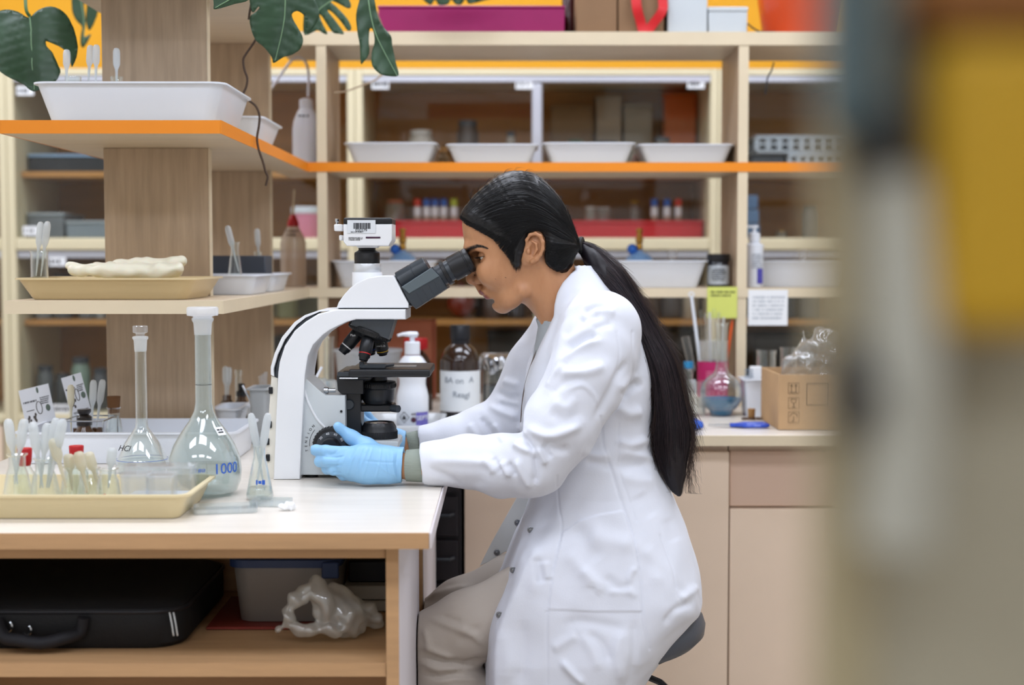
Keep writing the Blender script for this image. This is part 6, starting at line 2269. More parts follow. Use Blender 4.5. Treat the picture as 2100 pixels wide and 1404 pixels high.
# pump bottle of hand disinfectant
Yb = 3.27
p = Vector((wx(846, Yb, 800), Yb, ZD + .0045))
sc = F / Yb
t = thing('pump_bottle', 'white waisted pump bottle with purple label behind the stage', 'bottle', (p.x, Yb, ZD + .004))
hz = lambda py: wz(py, Yb) - ZD - .004
part('body', MB().lathe([(0, 0), (.034, 0), (.0368, .004), (.0368, hz(812)), (.034, hz(800)), (.0305, hz(788)), (.0305, hz(778)), (.035, hz(762)), (.0335, hz(745)), (.024, hz(733)), (.016, hz(727)), (.016, hz(724))], 40), WHITEPL, t)
part('collar', MB().lathe([(.0178, hz(726)), (.0178, hz(702)), (.016, hz(700)), (0, hz(700))], 28), WHITEPL, t)
part('pump_stem', MB().tube([(0, 0, hz(702)), (0, 0, hz(690))], .006, 12), WHITEPL, t)
part('pump_nozzle', MB().tube([(.012, 0, hz(686)), (-.006, 0, hz(685)), (-.022, 0, hz(685)), (-.034, 0, hz(688))], [.007, .0065, .004, .003], 12).box(-.012, .014, -.009, .009, hz(689), hz(682), .003, 2), WHITEPL, t)
part('neck_ring', MB().lathe([(.0172, hz(727.5)), (.0176, hz(727)), (.0176, hz(725.5))], 28, cap=False), mat('maroon_line', '#6a2030', .5), t)
VIO = mat('violet_label', '#6f67b8', .5)
Rb = .0376
lb = MB()
v, f = [], []
for i in range(9):
    a = R(16 + i * 7.0)
    for z in (.001, hz(842)):
        v.append((Rb * math.sin(a), -Rb * math.cos(a), z))
for i in range(8):
    f.append((2 * i, 2 * i + 2, 2 * i + 3, 2 * i + 1))
part('violet_label', lb.add(v, f), VIO, t)
Mb = Matrix.Translation((0, 0, hz(854))) @ Matrix.Rotation(R(50), 4, 'Z') @ Matrix.Translation((0, -Rb - .0004, 0)) @ Matrix.Rotation(R(90), 4, 'X')
text('lettering', 'SEPTO', .0150, PAPER, t, Mb, bend=Rb)
# hazard sign: diamond with flame, and small printed marks
dm_ = []
for (dx, dz) in ((0, .0125), (.0125, 0), (0, -.0125), (-.0125, 0), (0, .0125)):
    a = (dx - .018) / Rb
    dm_.append((Rb * 1.004 * math.sin(a), -Rb * 1.004 * math.cos(a), hz(852) + dz))
part('hazard_diamond', MB().tube(dm_, .0007, 4), INK, t)
fl_ = [(-.018 + dx, dz) for dx, dz in ((-.004, -.005), (-.0045, -.001), (-.002, .0015), (-.001, .006), (.0018, .0025), (.0042, 0), (.004, -.005))]
part('hazard_flame', MB().add([(Rb * 1.006 * math.sin(a / Rb), -Rb * 1.006 * math.cos(a / Rb), hz(852) + z) for a, z in fl_], [tuple(range(len(fl_)))]), INK, t, smooth=0)
part('print_mark', MB().ball((.0045, -Rb - .0004, hz(857)), .006, (1, .1, 1)).box(.0, .0035, -Rb - .0012, -Rb - .0003, hz(847), hz(844)).box(.0055, .009, -Rb - .0012, -Rb, hz(847), hz(843.5)), mat('maroon_print', '#4a2030', .6), t)
# white bins
TRANSW = thin('white_translucent', color='#e9edf2', base=.06, edge=.3, milk=.72, rough=.25)
tray(wx(738, 3.13, 868), wx(906, 3.13, 868), 3.13, 3.40, ZD, wz(873, 3.13) - ZD, TRANSW, 'translucent white bin holding the white pump bottle', fl=.012, name='plastic_bin', cat='bin')
p = bench(754, 826)
t = thing('plastic_tub', 'translucent white tub between microscope arm and amber bottle', 'tub', (wx(755, 3.72), 3.72, ZD))
part('tub', MB().lathe(glass_prof([(0, 0), (.068, 0), (.071, .004), (.086, wz(722, 3.72) - ZD), (.0905, wz(719, 3.72) - ZD), (.0905, wz(716, 3.72) - ZD)], .002), 40, cap=False), TRANSW, t)
# brown labelled bottle
p = bench(944, 856)
Yb = p.y
hz = lambda py: wz(py, Yb) - ZD
t = thing('amber_bottle', 'large brown bottle with black cap and handwritten label beside the face', 'bottle', (p.x, Yb, ZD))
part('body', MB().lathe([(0, 0), (.045, 0), (.0485, .004), (.0485, hz(742)), (.046, hz(730)), (.036, hz(714)), (.024, hz(706)), (.021, hz(703))], 40), mat('brown_glass', '#24110a', .12, coat=.8), t)
part('cap', MB().lathe([(.0225, hz(705)), (.0225, hz(696)), (.0245, hz(694)), (.0245, hz(668)), (.023, hz(666)), (0, hz(666))], 32), mat('cap_navy', '#12151d', .35), t)
part('base_ring', MB().lathe([(.0488, .003), (.0492, .004), (.0492, .014), (.0488, .015)], 40, cap=False), BLACKR, t)
lp = part('paper_label', MB().lathe([(.0489, hz(840)), (.0489, hz(758))], 40, cap=False), mat('label_white', '#dfe5ea', .6), t)
Rb = .0491
for s_, dx, py, sz in (('BA on', -.015, 777, .020), ('A', .03, 776, .020), ('Reagl', .004, 806, .020)):
    Mb = Matrix.Translation((0, 0, hz(py))) @ Matrix.Rotation(dx / Rb, 4, 'Z') @ Matrix.Translation((0, -Rb - .0002, 0)) @ Matrix.Rotation(R(90), 4, 'X') @ Matrix.Rotation(R(-3), 4, 'Z')
    text('handwriting', s_, sz, mat('pen_grey', '#7d8894', .8), lp, Mb, bend=Rb)
# foil covered beaker
FOIL = mat('foil', '#c9ccd2', .22, metal=1)
t = thing('foil_beaker', 'glass beaker capped with crumpled foil behind the lapel', 'beaker', (wx(1036, 3.55), 3.55, ZD))
part('glass', MB().lathe(glass_prof([(0, 0), (.056, 0), (.060, .005), (.060, .135), (.062, .14)]), 36, cap=False), GLASS, t)
part('contents', MB().lathe([(0, .003), (.055, .003), (.0575, .007), (.0575, .07), (0, .07)], 32, cap=False), mat('grey_contents', '#6d737b', .5), t)
fm = MB()
rows = [(0, .149), (.03, .150), (.055, .147), (.064, .143), (.066, .135), (.067, .122), (.0665, .108)]
v, f = [], []
n_ = 60
for r_, z in rows:
    for i in range(n_):
        a = 2 * math.pi * i / n_
        q = r_ + (rng.normal() * .0014 if r_ > .05 else 0) + (.0015 * (i % 2) if r_ > .06 else 0)
        v.append((q * math.cos(a), q * math.sin(a), z + rng.normal() * .0016 + (.008 * math.sin(i * .9) if z < .11 else 0)))
for k in range(len(rows) - 1):
    for i in range(n_):
        j = (i + 1) % n_
        f.append((k * n_ + i, k * n_ + j, (k + 1) * n_ + j, (k + 1) * n_ + i))
part('foil_cover', fm.add(v, f), FOIL, t, smooth=0)
# measuring cylinder, clear plastic ware behind the microscope
t = thing('measuring_cylinder', 'glass measuring cylinder seen through the microscope arm', 'cylinder', (wx(674, 3.58), 3.58, ZD))
part('glass', MB().lathe(glass_prof([(0, 0), (.024, 0), (.025, .004), (.013, .008), (.0125, .18), (.0150, .19)]), 28, cap=False), GLASS, t)
for k in range(3):
    px, py, Y = ((642, 808, 2.95), (662, 806, 2.98), (676, 800, 3.02))[k]
    b_ = bench(px, 905 - 6 * k)
    t = thing('plastic_cup', 'clear plastic cup behind the microscope body, %s of three' % ('leftmost', 'middle', 'rightmost')[k], 'cup', (wx(px + 4, b_.y), b_.y, ZD), group='clear cups behind the microscope')
    part('wall', MB().lathe(glass_prof([(0, 0), (.018, 0), (.020, .003), (.024, wz(776 + k * 3, b_.y) - ZD)], .001), 24, cap=False), CLEARBAG, t)
single('plastic_stick', MB().tube([G(640, 790, 2.94), G(660, 752, 2.95)], .003, 6), WHITEPL, 'white plastic stick standing in a clear cup behind the microscope', 'stick', tuple(G(640, 790, 2.94)))
# tray with amber droppers right of the wide board
tray(-.60, -.455, 3.18, 3.42, ZD, .055, WHITEPL, 'white tray with amber dropper bottles right of the wide board', fl=.012)
AMB2 = mat('amber_small', '#4a2c0c', .15, coat=.6)
for lb, px, hb in (('small amber bottle with two droppers in the tray right of the wide board', 464, 0), ('small amber bottle with dark stopper in the tray right of the wide board', 494, 1)):
    t = bottle((wx(px, 3.30), 3.30, ZD + .0035), [(0, 0), (.0155, 0), (.017, .003), (.017, .045), (.010, .056), (.010, .066)], AMB2, lb, [(.012, .064), (.012, .074), (.007, .078), (.008, .092), (0, .094)] if hb else None, BLACK, name='amber_vial')
dropper((462, 750), (463, 832), 3.29, 'left dropper in the small amber bottle right of the wide board')
dropper((470, 752), (466, 832), 3.31, 'right dropper in the small amber bottle right of the wide board')
bottle((wx(488, 3.36), 3.36, ZD + .0035), glass_prof([(.008, 0), (.008, .10), (.0065, .104), (.009, .11), (.009, .12)]), GLASS, 'clear glass tube with knob behind the dark stopper', name='glass_tube', cat='tube')
tray(wx(503, 2.94, 810), wx(552, 2.94, 810), 2.94, 3.04, ZD, wz(797, 2.94) - ZD, mat('grey_tub', '#a9adaf', .4), 'grey plastic container beside the back of the microscope', fl=.004, name='plastic_container', cat='container', r=.008)
single('plastic_stick', MB().tube([G(520, 835, 2.97), G(499, 793, 2.97), G(497, 790, 2.97)], .0025, 6).tube([G(520, 835, 2.97), G(546, 822, 2.97)], .002, 6), WHITEPL, 'white plastic stick lying across the grey container', 'stick', tuple(G(520, 835, 2.97)))
tray(wx(436, 2.99, 850), wx(499, 2.99, 850), 2.96, 3.10, ZD, wz(835, 2.99) - ZD, WHITEPL, 'small white tray beside the big volumetric flask neck', fl=.012, r=.015)
for k in range(3):
    single('plastic_tip', MB().tube([G(538 + 3 * k, 820, 3.1), G(533 + 6 * k, 770 - 4 * k, 3.1)], [.002, .004], 8), PLASTIC, 'clear plastic tip standing behind the grey container, %s' % ('left', 'middle', 'right')[k], 'tip', tuple(G(538 + 3 * k, 820, 3.1)), group='clear tips behind the grey container')

# ================================================================== near bench, left
tray(-.93, -.505, 2.655, 2.90, ZD, .060, WHITEPL, 'long white tray in front of the wide board holding amber bottles', fl=.010, r=.02)
zt3 = ZD + .0035
t = thing('wire_rack', 'chrome wire rack with amber bottles in the long white tray', 'rack', (wx(172, 2.76), 2.76, zt3))
x0, x1 = wx(130, 2.72, 870), wx(215, 2.72, 870)
for z in (wz(862, 2.72) - .0, wz(900, 2.72)):
    part('frame_wire', MB().tube([(x0, 2.71, z), (x1, 2.71, z), (x1, 2.81, z), (x0, 2.81, z), (x0, 2.71, z)], .0016, 6), CHROME, t, True)
for k in (0, 3):
    xx = x0 + (x1 - x0) * k / 3
    part('cross_wire', MB().tube([(xx, 2.71, wz(862, 2.72)), (xx, 2.81, wz(862, 2.72))], .0013, 6), CHROME, t, True)
for xx in (x0, x1):
    for yy in (2.71, 2.81):
        part('leg', MB().tube([(xx, yy, wz(862, 2.72)), (xx, yy, zt3 + .0005)], .0016, 6), CHROME, t, True)
bottle((wx(170, 2.745), 2.745, zt3 + .0005), [(0, 0), (.021, 0), (.0225, .003), (.0225, .040), (.012, .056), (.012, .062)], AMB2, 'amber bottle with black ground stopper in the wire rack', [(.0145, .060), (.0145, .076), (.009, .080), (.013, .086), (.013, .091), (0, .092)], mat('stopper_black', '#1a120e', .3, coat=.4), name='amber_vial')
bottle((wx(156, 2.78), 2.785, zt3 + .0005), [(0, 0), (.017, 0), (.018, .003), (.018, .030), (.0105, .042), (.0105, .05)], AMB2, 'amber bottle at the left in the wire rack', name='amber_vial')
bottle((wx(196, 2.785), 2.785, zt3 + .0005), [(0, 0), (.015, 0), (.016, .003), (.016, .030), (.0105, .042), (.0105, .05)], AMB2, 'amber bottle at the right in the wire rack', name='amber_vial')
dropper((145, 788), (146, 885), 2.77, 'cream dropper in front of the small leaflet', cream=True)
dropper((192, 778), (187, 890), 2.775, 'left dropper of the pair in the wire rack')
dropper((211, 777), (196, 890), 2.80, 'right dropper of the pair in the wire rack, bent top')
t = erlenmeyer((wx(231, 2.80), 2.80, zt3), .0235, wz(834, 2.80) - zt3, .0115, 'corked conical flask in the long white tray')
part('cork', MB().lathe([(.0105, wz(846, 2.8) - zt3), (.0135, wz(812, 2.8) - zt3), (0, wz(811.5, 2.8) - zt3)], 24), mat('brown_cork', '#6e4a2a', .8, bump=.3, bscale=150), t)


def leaflet(c, w, h, rot, Y, label, seed, colors):
    M_ = Matrix.Translation(at(c[0], c[1], Y)) @ Matrix.Rotation(R(rot), 4, 'Y') @ Matrix.Rotation(R(-8), 4, 'X')
    o = link('leaflet', MB().box(-w / 2, w / 2, -.0003, .0003, -h / 2, h / 2).mesh('leaflet', 0), mat('leaflet_paper', '#d5d8de', .5), None)
    o.matrix_world = M_
    tag(o, label, 'leaflet')
    b = MB()
    r_ = random.Random(seed)
    for x_, z_, ww, hh, rows in ((-w * .22, h * .22, w * .42, h * .06, 1), (-w * .25, h * .04, w * .25, h * .03, 1), (w * .28, h * .25, w * .3, h * .16, 4), (-w * .2, -h * .3, w * .3, h * .05, 2), (w * .25, -h * .28, w * .3, h * .05, 2)):
        rh = hh / rows
        for k in range(rows):
            xx = x_ - ww / 2
            while xx < x_ + ww / 2 - rh * .3 * k:
                lw = rh * r_.uniform(.2, .5)
                b.box(xx, xx + lw, -.0006, -.0004, z_ - rh * k - rh * .3, z_ - rh * k + rh * .3)
                xx += lw + rh * r_.uniform(.1, .3)
    part('printed_text', b, INK, o, smooth=0)
    b = MB()
    b.tube([(w * .05 + w * .09 * math.cos(a), -.0005, h * .06 + h * .13 * math.sin(a)) for a in [2 * math.pi * k / 24 for k in range(25)]], .0008, 4)
    for k in range(9):
        b.ball((-w * .25 + r_.uniform(-.15, .15) * w, -.0004, -h * .13 + r_.uniform(-.09, .09) * h), .0032, (.7, .1, 1.2), 8)
    part('printed_drawing', b, mat('print_brown', '#4a4440', .7), o, smooth=0)
    part('printed_leaf', MB().ball((w * .1, -.0004, h * .42), .006, (.4, .08, 1.1), 10).ball((w * .33, -.0004, h * .02), .006, (.8, .08, 1.2), 10), mat('print_green', '#56645a', .7), o, smooth=0)
    return o


leaflet((79, 842), .062, .098, -14, 2.845, 'larger printed leaflet leaning in the long white tray', 1, None)
leaflet((158, 815), .042, .094, -17, 2.86, 'smaller printed leaflet behind the amber bottle', 2, None)

# volumetric flasks
p = bench(292, 968)
Yb = p.y
hz = lambda py: wz(py, Yb) - ZD
rx = lambda w_: w_ * Yb / F
t = thing('volumetric_flask', 'smaller clear volumetric flask with glass stopper', 'flask', (p.x, Yb, ZD))
pr = [(0, 0), (rx(44), 0), (rx(52), .005), (rx(54), .014), (rx(50), hz(938)), (rx(36), hz(908)), (rx(22), hz(888)), (rx(14), hz(876)), (rx(12.5), hz(868)), (rx(12), hz(858)), (rx(11.8), hz(722)), (rx(12.5), hz(718))]
part('glass', MB().lathe(glass_prof(pr), 40, cap=False), GLASS, t)
part('ground_neck', MB().lathe([(rx(12.2), hz(720)), (rx(13.5), hz(697)), (rx(16), hz(694)), (rx(16), hz(690)), (rx(13), hz(689))], 28), FROST, t)
part('stopper', MB().lathe([(rx(9), hz(690)), (rx(9), hz(684)), (rx(15), hz(681)), (rx(15.5), hz(669)), (rx(14), hz(667.5)), (0, hz(667.5))], 28), PLASTIC, t)
part('liquid', MB().lathe([(0, .002), (rx(42), .002), (rx(50), .006), (rx(52), .014), (rx(50.5), .022), (0, .022)], 36, cap=False), WATER, t)
part('ring_mark', MB().lathe([(rx(53), .0245), (rx(53), .0252)], 40, cap=False), mat('blue_ink', '#2f5fc0', .6), t)
text('handwriting', 'HCl', .016, INK, t, facing((-.022, -rx(38) - .001, hz(914)), R(-25), R(-35)))
p = bench(420, 1012)
Yb = p.y
t = thing('volumetric_flask', 'large volumetric flask with plastic stopper marked 1000', 'flask', (p.x, Yb, ZD))
hb = hz(905)
pr = [(0, 0), (rx(50), 0), (rx(66), .006), (rx(74), .022), (rx(76), .040), (rx(73), hz(938)), (rx(62), hz(910)), (rx(46), hz(884)), (rx(30), hz(862)), (rx(20), hz(842)), (rx(17), hz(825)), (rx(16.5), hz(700)), (rx(16.5), hz(684))]
CLOUD = thin('cloudy_glass', color='#e6ece6', base=.06, edge=.7, milk=.14)
part('glass', MB().lathe(glass_prof(pr), 44, cap=False), CLOUD, t)
part('ground_neck', MB().lathe([(rx(17), hz(686)), (rx(18.5), hz(662)), (rx(22), hz(656)), (rx(22), hz(652)), (rx(18), hz(651))], 30), FROST, t)
part('stopper', MB().lathe([(rx(19), hz(656)), (rx(19.5), hz(648)), (rx(31), hz(646.5)), (rx(32), hz(643)), (rx(32), hz(632)), (rx(30), hz(629)), (0, hz(629))], 32), MILKY, t)
part('liquid', MB().lathe([(0, .002), (rx(48), .002), (rx(64), .007), (rx(72), .022), (rx(74.5), .038), (rx(74), .046), (0, .046)], 40, cap=False), WATER, t)
part('ring_mark', MB().lathe([(rx(17), hz(788)), (rx(17), hz(787))], 30, cap=False), INK, t)
BLI = mat('blue_print', '#2b5fc4', .6)
Rb = rx(75)
Mb = Matrix.Translation((0, 0, hz(953))) @ Matrix.Rotation(R(48), 4, 'Z') @ Matrix.Translation((0, -Rb - .0008, 0)) @ Matrix.Rotation(R(90), 4, 'X')
text('lettering', '1000', .024, BLI, t, Mb, bend=Rb)
Mb = Matrix.Translation((0, 0, hz(953))) @ Matrix.Rotation(R(8), 4, 'Z') @ Matrix.Translation((0, -Rb - .0008, 0)) @ Matrix.Rotation(R(90), 4, 'X')
text('lettering', '##', .010, BLI, t, Mb, bend=Rb)
sk = part('sticker', MB().box(-.008, .008, -.0006, 0, -.008, .008), PAPER, t, smooth=0)
sk.location = (rx(50) * math.sin(R(52)), -rx(50) * math.cos(R(52)), hz(880))
sk.rotation_euler = (R(-40), 0, R(52))
scribble(sk, 0, 0, 0, .011, .010, 2, 61, M=Matrix.Translation((0, -.0008, 0)))
# conical flask with two droppers
p = bench(533, 1022)
Yb = p.y
t = erlenmeyer((p.x, Yb, ZD), rx(28), hz(912), rx(12), 'small conical flask with two crossed droppers in front of the microscope', .22)
dropper((514, 846), (543, 1005), Yb, 'left dropper in the conical flask in front of the microscope', s=.95)
dropper((550, 846), (525, 1005), Yb - .004, 'right dropper in the conical flask in front of the microscope', s=.95)
scribble(t, p.x + .006, Yb - rx(21) - .001, ZD + hz(985), .018, .012, 1, 62, m=BLI)

# ================================================================== cream tray in the foreground
tray(-.945, -.468, 2.078, 2.285, ZD, .038, mat('cream_tray', '#d9c9a0', .4, coat=.15), 'long cream tray of small flasks at the near edge of the bench', fl=.016, r=.016)
zt4 = ZD + .0035


def tr(px, Y):
    return (wx(px, Y, 1000), Y, zt4)


for lb, px, Y, r, pyt, rn, lq in (('conical flask with two droppers at the left edge of the cream tray', 36, 2.14, .0265, 930, .0125, .12), ('conical flask with several droppers in the cream tray', 92, 2.13, .027, 938, .0135, .1),
                                  ('squat flask with cream droppers in the middle of the cream tray', 150, 2.16, .022, 955, .013, .1), ('squat flask behind the cream droppers in the cream tray', 185, 2.22, .022, 958, .013, .1),
                                  ('squat flask with one white dropper in the cream tray', 222, 2.19, .021, 960, .013, .1)):
    t = erlenmeyer(tr(px, Y), r, wz(pyt, Y) - zt4, rn, lb, lq)
    if px == 36:
        scribble(t, wx(24, Y, 1008), Y - r * .98, zt4 + .012, .03, .010, 1, 63, m=mat('violet_ink', '#5a4ab8', .6))
    if px in (150, 185, 222):
        scribble(t, wx(px, Y, 1000), Y - r * .9, zt4 + .02, .006, .006, 1, 64 + px, m=RED)
D = [((16, 858), (36, 992), 2.14, 0, 'leftmost dropper in the cream foreground tray'), ((50, 858), (30, 992), 2.135, 0, 'second dropper from the left in the cream foreground tray'), ((66, 864), (88, 1000), 2.13, 0, 'third dropper from the left in the cream foreground tray'),
     ((98, 866), (82, 1000), 2.14, 0, 'fourth dropper from the left in the cream foreground tray'), ((116, 856), (96, 1000), 2.13, 0, 'tall dropper behind the cream droppers, left'), ((130, 858), (100, 1000), 2.12, 0, 'tall dropper behind the cream droppers, right'),
     ((108, 898), (136, 1000), 2.12, 1, 'upright cream dropper at the left of the cream droppers'), ((140, 930), (148, 1005), 2.16, 1, 'short cream dropper in the squat flask'), ((160, 925), (180, 1010), 2.15, 1, 'tilted cream dropper beside the squat flask'),
     ((180, 926), (205, 1005), 2.20, 1, 'rear tilted cream dropper in the cream foreground tray'), ((231, 917), (222, 1000), 2.19, 0, 'single short white dropper at the right of the cream droppers')]
for a, b, Y, c, lb in D:
    dropper(a, b, Y, lb, bool(c), s=1.08 if not c else 1.2)
for lb, px, Y, pyt in (('clear bottle with red stopper at the left in the cream tray', 52, 2.215, 918), ('clear bottle with red stopper in the middle of the cream tray', 158, 2.245, 913)):
    hh = wz(pyt, Y) - zt4
    t = thing('stoppered_bottle', lb, 'bottle', tr(px, Y))
    part('glass', MB().lathe(glass_prof([(0, 0), (.017, 0), (.018, .003), (.018, hh * .5), (.009, hh * .66), (.009, hh * .75)]), 24, cap=False), GLASS, t)
    part('stopper', MB().lathe([(.0085, hh * .68), (.0105, hh * .76), (.0115, hh * .99), (.011, hh), (0, hh)], 24), RED, t)
for k, (a, b, top, Y, lb) in enumerate(((246, 300, 972, 2.14, 'left clear plastic cuvette box in the cream tray'), (302, 352, 974, 2.14, 'right clear plastic cuvette box in the cream tray'), (252, 394, 955, 2.20, 'wide clear plastic lid at the back of the cream tray'))):
    x0, x1 = wx(a, Y, 1000), wx(b, Y, 1000)
    d_ = .045 if k < 2 else .04
    t = thing('plastic_box', lb, 'box', ((x0 + x1) / 2, Y + d_ / 2, zt4))
    part('box', MB().loft([rr(x1 - x0 - .004, d_, .004, 0), rr(x1 - x0, d_ + .003, .005, wz(top, Y) - zt4 - .004), rr(x1 - x0 - .003, d_, .004, wz(top, Y) - zt4 - .004), rr(x1 - x0 - .007, d_ - .004, .004, .002)]), PLASTIC, t)
    part('lid', MB().loft([rr(x1 - x0 + .003, d_ + .006, .006, wz(top, Y) - zt4 - .0035), rr(x1 - x0 + .003, d_ + .006, .006, wz(top, Y) - zt4)]), PLASTIC, t)
    part('contents', MB().box(-(x1 - x0) * .42, (x1 - x0) * .42, -d_ * .4, d_ * .4, .003, .016, .002, 1), mat('white_contents', '#e6ebf0', .5), t)
# clear lids and tissue on the bench
for lb, px, py, w_, d_, ro in (('shallow clear plastic dish lying on the bench beside the cream tray', 462, 1046, .095, .06, .2), ('shallow clear plastic dish lying under the conical flask droppers', 556, 1033, .06, .05, -.1)):
    p = bench(px, py)
    t = thing('specimen_dish', lb, 'dish', (p.x, p.y, ZD), ro)
    part('sheet', MB().loft([rr(w_, d_, .008, .0003), rr(w_ * 1.02, d_ * 1.02, .008, .007), rr(w_ * .98, d_ * .98, .007, .007), rr(w_ * .96, d_ * .96, .007, .0015)]), CLEARBAG, t)
p = bench(590, 1046)
lump('tissue', [((p.x - .008, p.y, ZD + .006), (p.x + .006, p.y + .004, ZD + .006), .005, .006, 1)], .0015, PAPER, 'small crumpled white tissue on the bench', 'tissue', amp=.0012, fq=500)

# ================================================================== back bench, right of the woman
p = bench(1480, 851)
Yb = p.y
hz = lambda py: wz(py, Yb) - ZD
t = thing('round_flask', 'flat-bottomed round flask half full of blue liquid', 'flask', (wx(1480, Yb), Yb, ZD))
r_ = rx(43.5)
cz = hz(806)
pr = [(0, 0), (r_ * .5, 0)] + [(r_ * math.cos(R(a)), cz + r_ * math.sin(R(a))) for a in (-56, -45, -33, -20, 0, 20, 40, 55, 66)] + [(rx(13), hz(758)), (rx(11.5), hz(748)), (rx(11.5), hz(668)), (rx(14), hz(662))]
part('glass', MB().lathe(glass_prof(pr), 40, cap=False), GLASS, t)
part('liquid', MB().lathe([(0, .002), (r_ * .48, .002)] + [(r_ * .965 * math.cos(R(a)), cz + r_ * .965 * math.sin(R(a))) for a in (-54, -44, -33, -22, -13)] + [(0, cz + r_ * .965 * math.sin(R(-13)))], 36, cap=False), thin('blue_liquid', color='#0f8fc0', tint='#2aa6d0', base=.04, edge=.2, milk=.92, rough=.05), t)
# magenta pot of pipettes
t = thing('pipette_pot', 'clear pot with magenta label full of pipettes behind the round flask', 'pot', (wx(1462, 3.70), 3.70, ZD))
hp = lambda py: wz(py, 3.70) - ZD
part('pot', MB().lathe(glass_prof([(0, 0), (.037, 0), (.039, .003), (.0395, hp(700)), (.041, hp(698))], .0015), 36, cap=False), PLASTIC, t)
part('label', MB().lathe([(.0400, hp(812)), (.0400, hp(740))], 36, cap=False), mat('magenta_label', '#b81f62', .5), t)
scribble(t, wx(1462, 3.70), 3.70 - .0404, hp(775) + ZD, .045, .045, 7, 71, m=mat('pink_print', '#e08aa8', .6))
PIP = [(1418, 606, 1444, 735, .0045), (1436, 635, 1446, 735, .004), (1446, 642, 1452, 735, .004), (1455, 640, 1458, 735, .0045), (1464, 632, 1464, 735, .005), (1474, 640, 1472, 735, .0045), (1484, 650, 1478, 735, .004), (1427, 665, 1436, 735, .004)]
for k, (a, b, c, d, r0) in enumerate(PIP):
    A, B = at(c, d + 75, 3.70 + .008 * ((k % 3) - 1)), at(a, b, 3.70 + .012 * ((k % 3) - 1))
    A.z = max(A.z, ZD + .008)
    single('pipette', MB().tube([A, A * .3 + B * .7, B], [r0 * .6, r0, r0 * .9], 10), (MILKY, GLASS, PLASTIC)[k % 3] if k else WHITEPL, 'pipette in the magenta pot, %s from the left' % ('the tall white one', 'third', 'fourth', 'fifth', 'sixth', 'seventh', 'eighth', 'second')[k], 'pipette', tuple(A), group='pipettes in the magenta pot')
single('plastic_ring', MB().tube([at(1418 + 5 * math.cos(a), 604 + 5 * math.sin(a), 3.70) for a in [2 * math.pi * k / 16 for k in range(17)]], .0018, 6), WHITEPL, 'small white ring on the tall white pipette', 'ring', tuple(at(1418, 604, 3.7)))
single('pen', MB().tube([at(1484, 775, 3.73), at(1494, 715, 3.73), at(1501, 662, 3.73), at(1502, 655, 3.73)], [.003, .004, .004, .002], 10), mat('orange_pen', '#e05a20', .4), 'orange pen leaning in the magenta pot', 'pen', tuple(at(1484, 775, 3.73)))
# glass ware beside the hair
beaker((wx(1422, 3.5), 3.5, ZD), .031, .085, 'glass jar standing beside the ponytail')
t = bottle((wx(1412, 3.58), 3.58, ZD), glass_prof([(0, 0), (.011, 0), (.012, .004), (.012, .10), (.009, .11)]), GLASS, 'slim bottle with blue cap beside the ponytail', [(.0125, .11), (.0125, .127), (0, .128)], mat('cap_cyan', '#2d86b8', .4), name='slim_bottle')
single('test_tube', MB().tube([at(1420, 760, 3.62), at(1408, 705, 3.62), at(1405, 690, 3.62)], [.009, .010, .010], 14), GLASS, 'tilted glass test tube beside the ponytail', 'tube', tuple(at(1420, 760, 3.62)))
# white tub with white box
p = bench(1536, 850)
tray(wx(1524, 3.46, 800), wx(1590, 3.46, 800), 3.46, 3.56, ZD, wz(778, 3.46) - ZD, WHITEPL, 'white tub beside the cardboard box', fl=.006, r=.007, name='plastic_tub', cat='tub')
t = single('small_box', MB().box(wx(1543, 3.48), wx(1567, 3.48), 3.497, 3.525, ZD + .0035, wz(753, 3.48), .002, 1), PAPER, 'small white printed box standing in the white tub', 'box', (wx(1540, 3.48), 3.51, ZD + .0035))
scribble(t, wx(1540, 3.47), 3.4965, wz(770, 3.47), .022, .03, 5, 72, m=mat('blue_grey_ink', '#7d92a8', .8))
p = bench(1541, 858)
single('cork_stopper', MB().lathe([(.008, ZD), (.0095, ZD + .024), (0, ZD + .0245)], 20, (p.x, p.y, 0)), mat('cork', '#a37a4a', .8), 'small cork stopper standing beside the blue scissors', 'cork', (p.x, p.y, ZD))
p = bench(1545, 862)
single('wire_rings', MB().tube([(p.x + .014 * math.cos(a) - .01, p.y + .02 + .012 * math.sin(a), ZD + .0025) for a in [2 * math.pi * k / 20 for k in range(21)]], .0018, 6).tube([(p.x + .014 * math.cos(a) + .016, p.y + .022 + .012 * math.sin(a), ZD + .0025) for a in [2 * math.pi * k / 20 for k in range(21)]], .0018, 6), mat('bronze_wire', '#4a3020', .4, metal=.6), 'pair of dark wire rings behind the blue scissors', 'rings', (p.x, p.y + .02, ZD))
# scissors
p = bench(1510, 876)
t = thing('scissors', 'scissors with blue handles lying at the bench edge', 'scissors', (p.x, p.y, ZD))
k_ = F / p.y
BH = mat('blue_handle', '#1f49b8', .3, coat=.4)
part('blade', MB().prism([(-58 / k_, .004), (-8 / k_, -.006), (-4 / k_, .004)], .003, .005, 0, axis='z'), CHROME, t)
part('blade', MB().prism([(-56 / k_, .010), (-6 / k_, .000), (-2 / k_, .010)], .0055, .0075, 0, axis='z'), CHROME, t)
for oy in (-.014, .014):
    part('handle', MB().tube([(-8 / k_, 0, .005)] + [((36 + 27 * math.cos(a)) / k_, oy + .011 * math.sin(a), .006) for a in [math.pi + 2 * math.pi * i / 20 for i in range(21)]], .0045, 8), BH, t)
part('handle_bridge', MB().box(-14 / k_, 14 / k_, -.008, .008, .001, .010, .003, 2), BH, t)
p = bench(1424, 880)
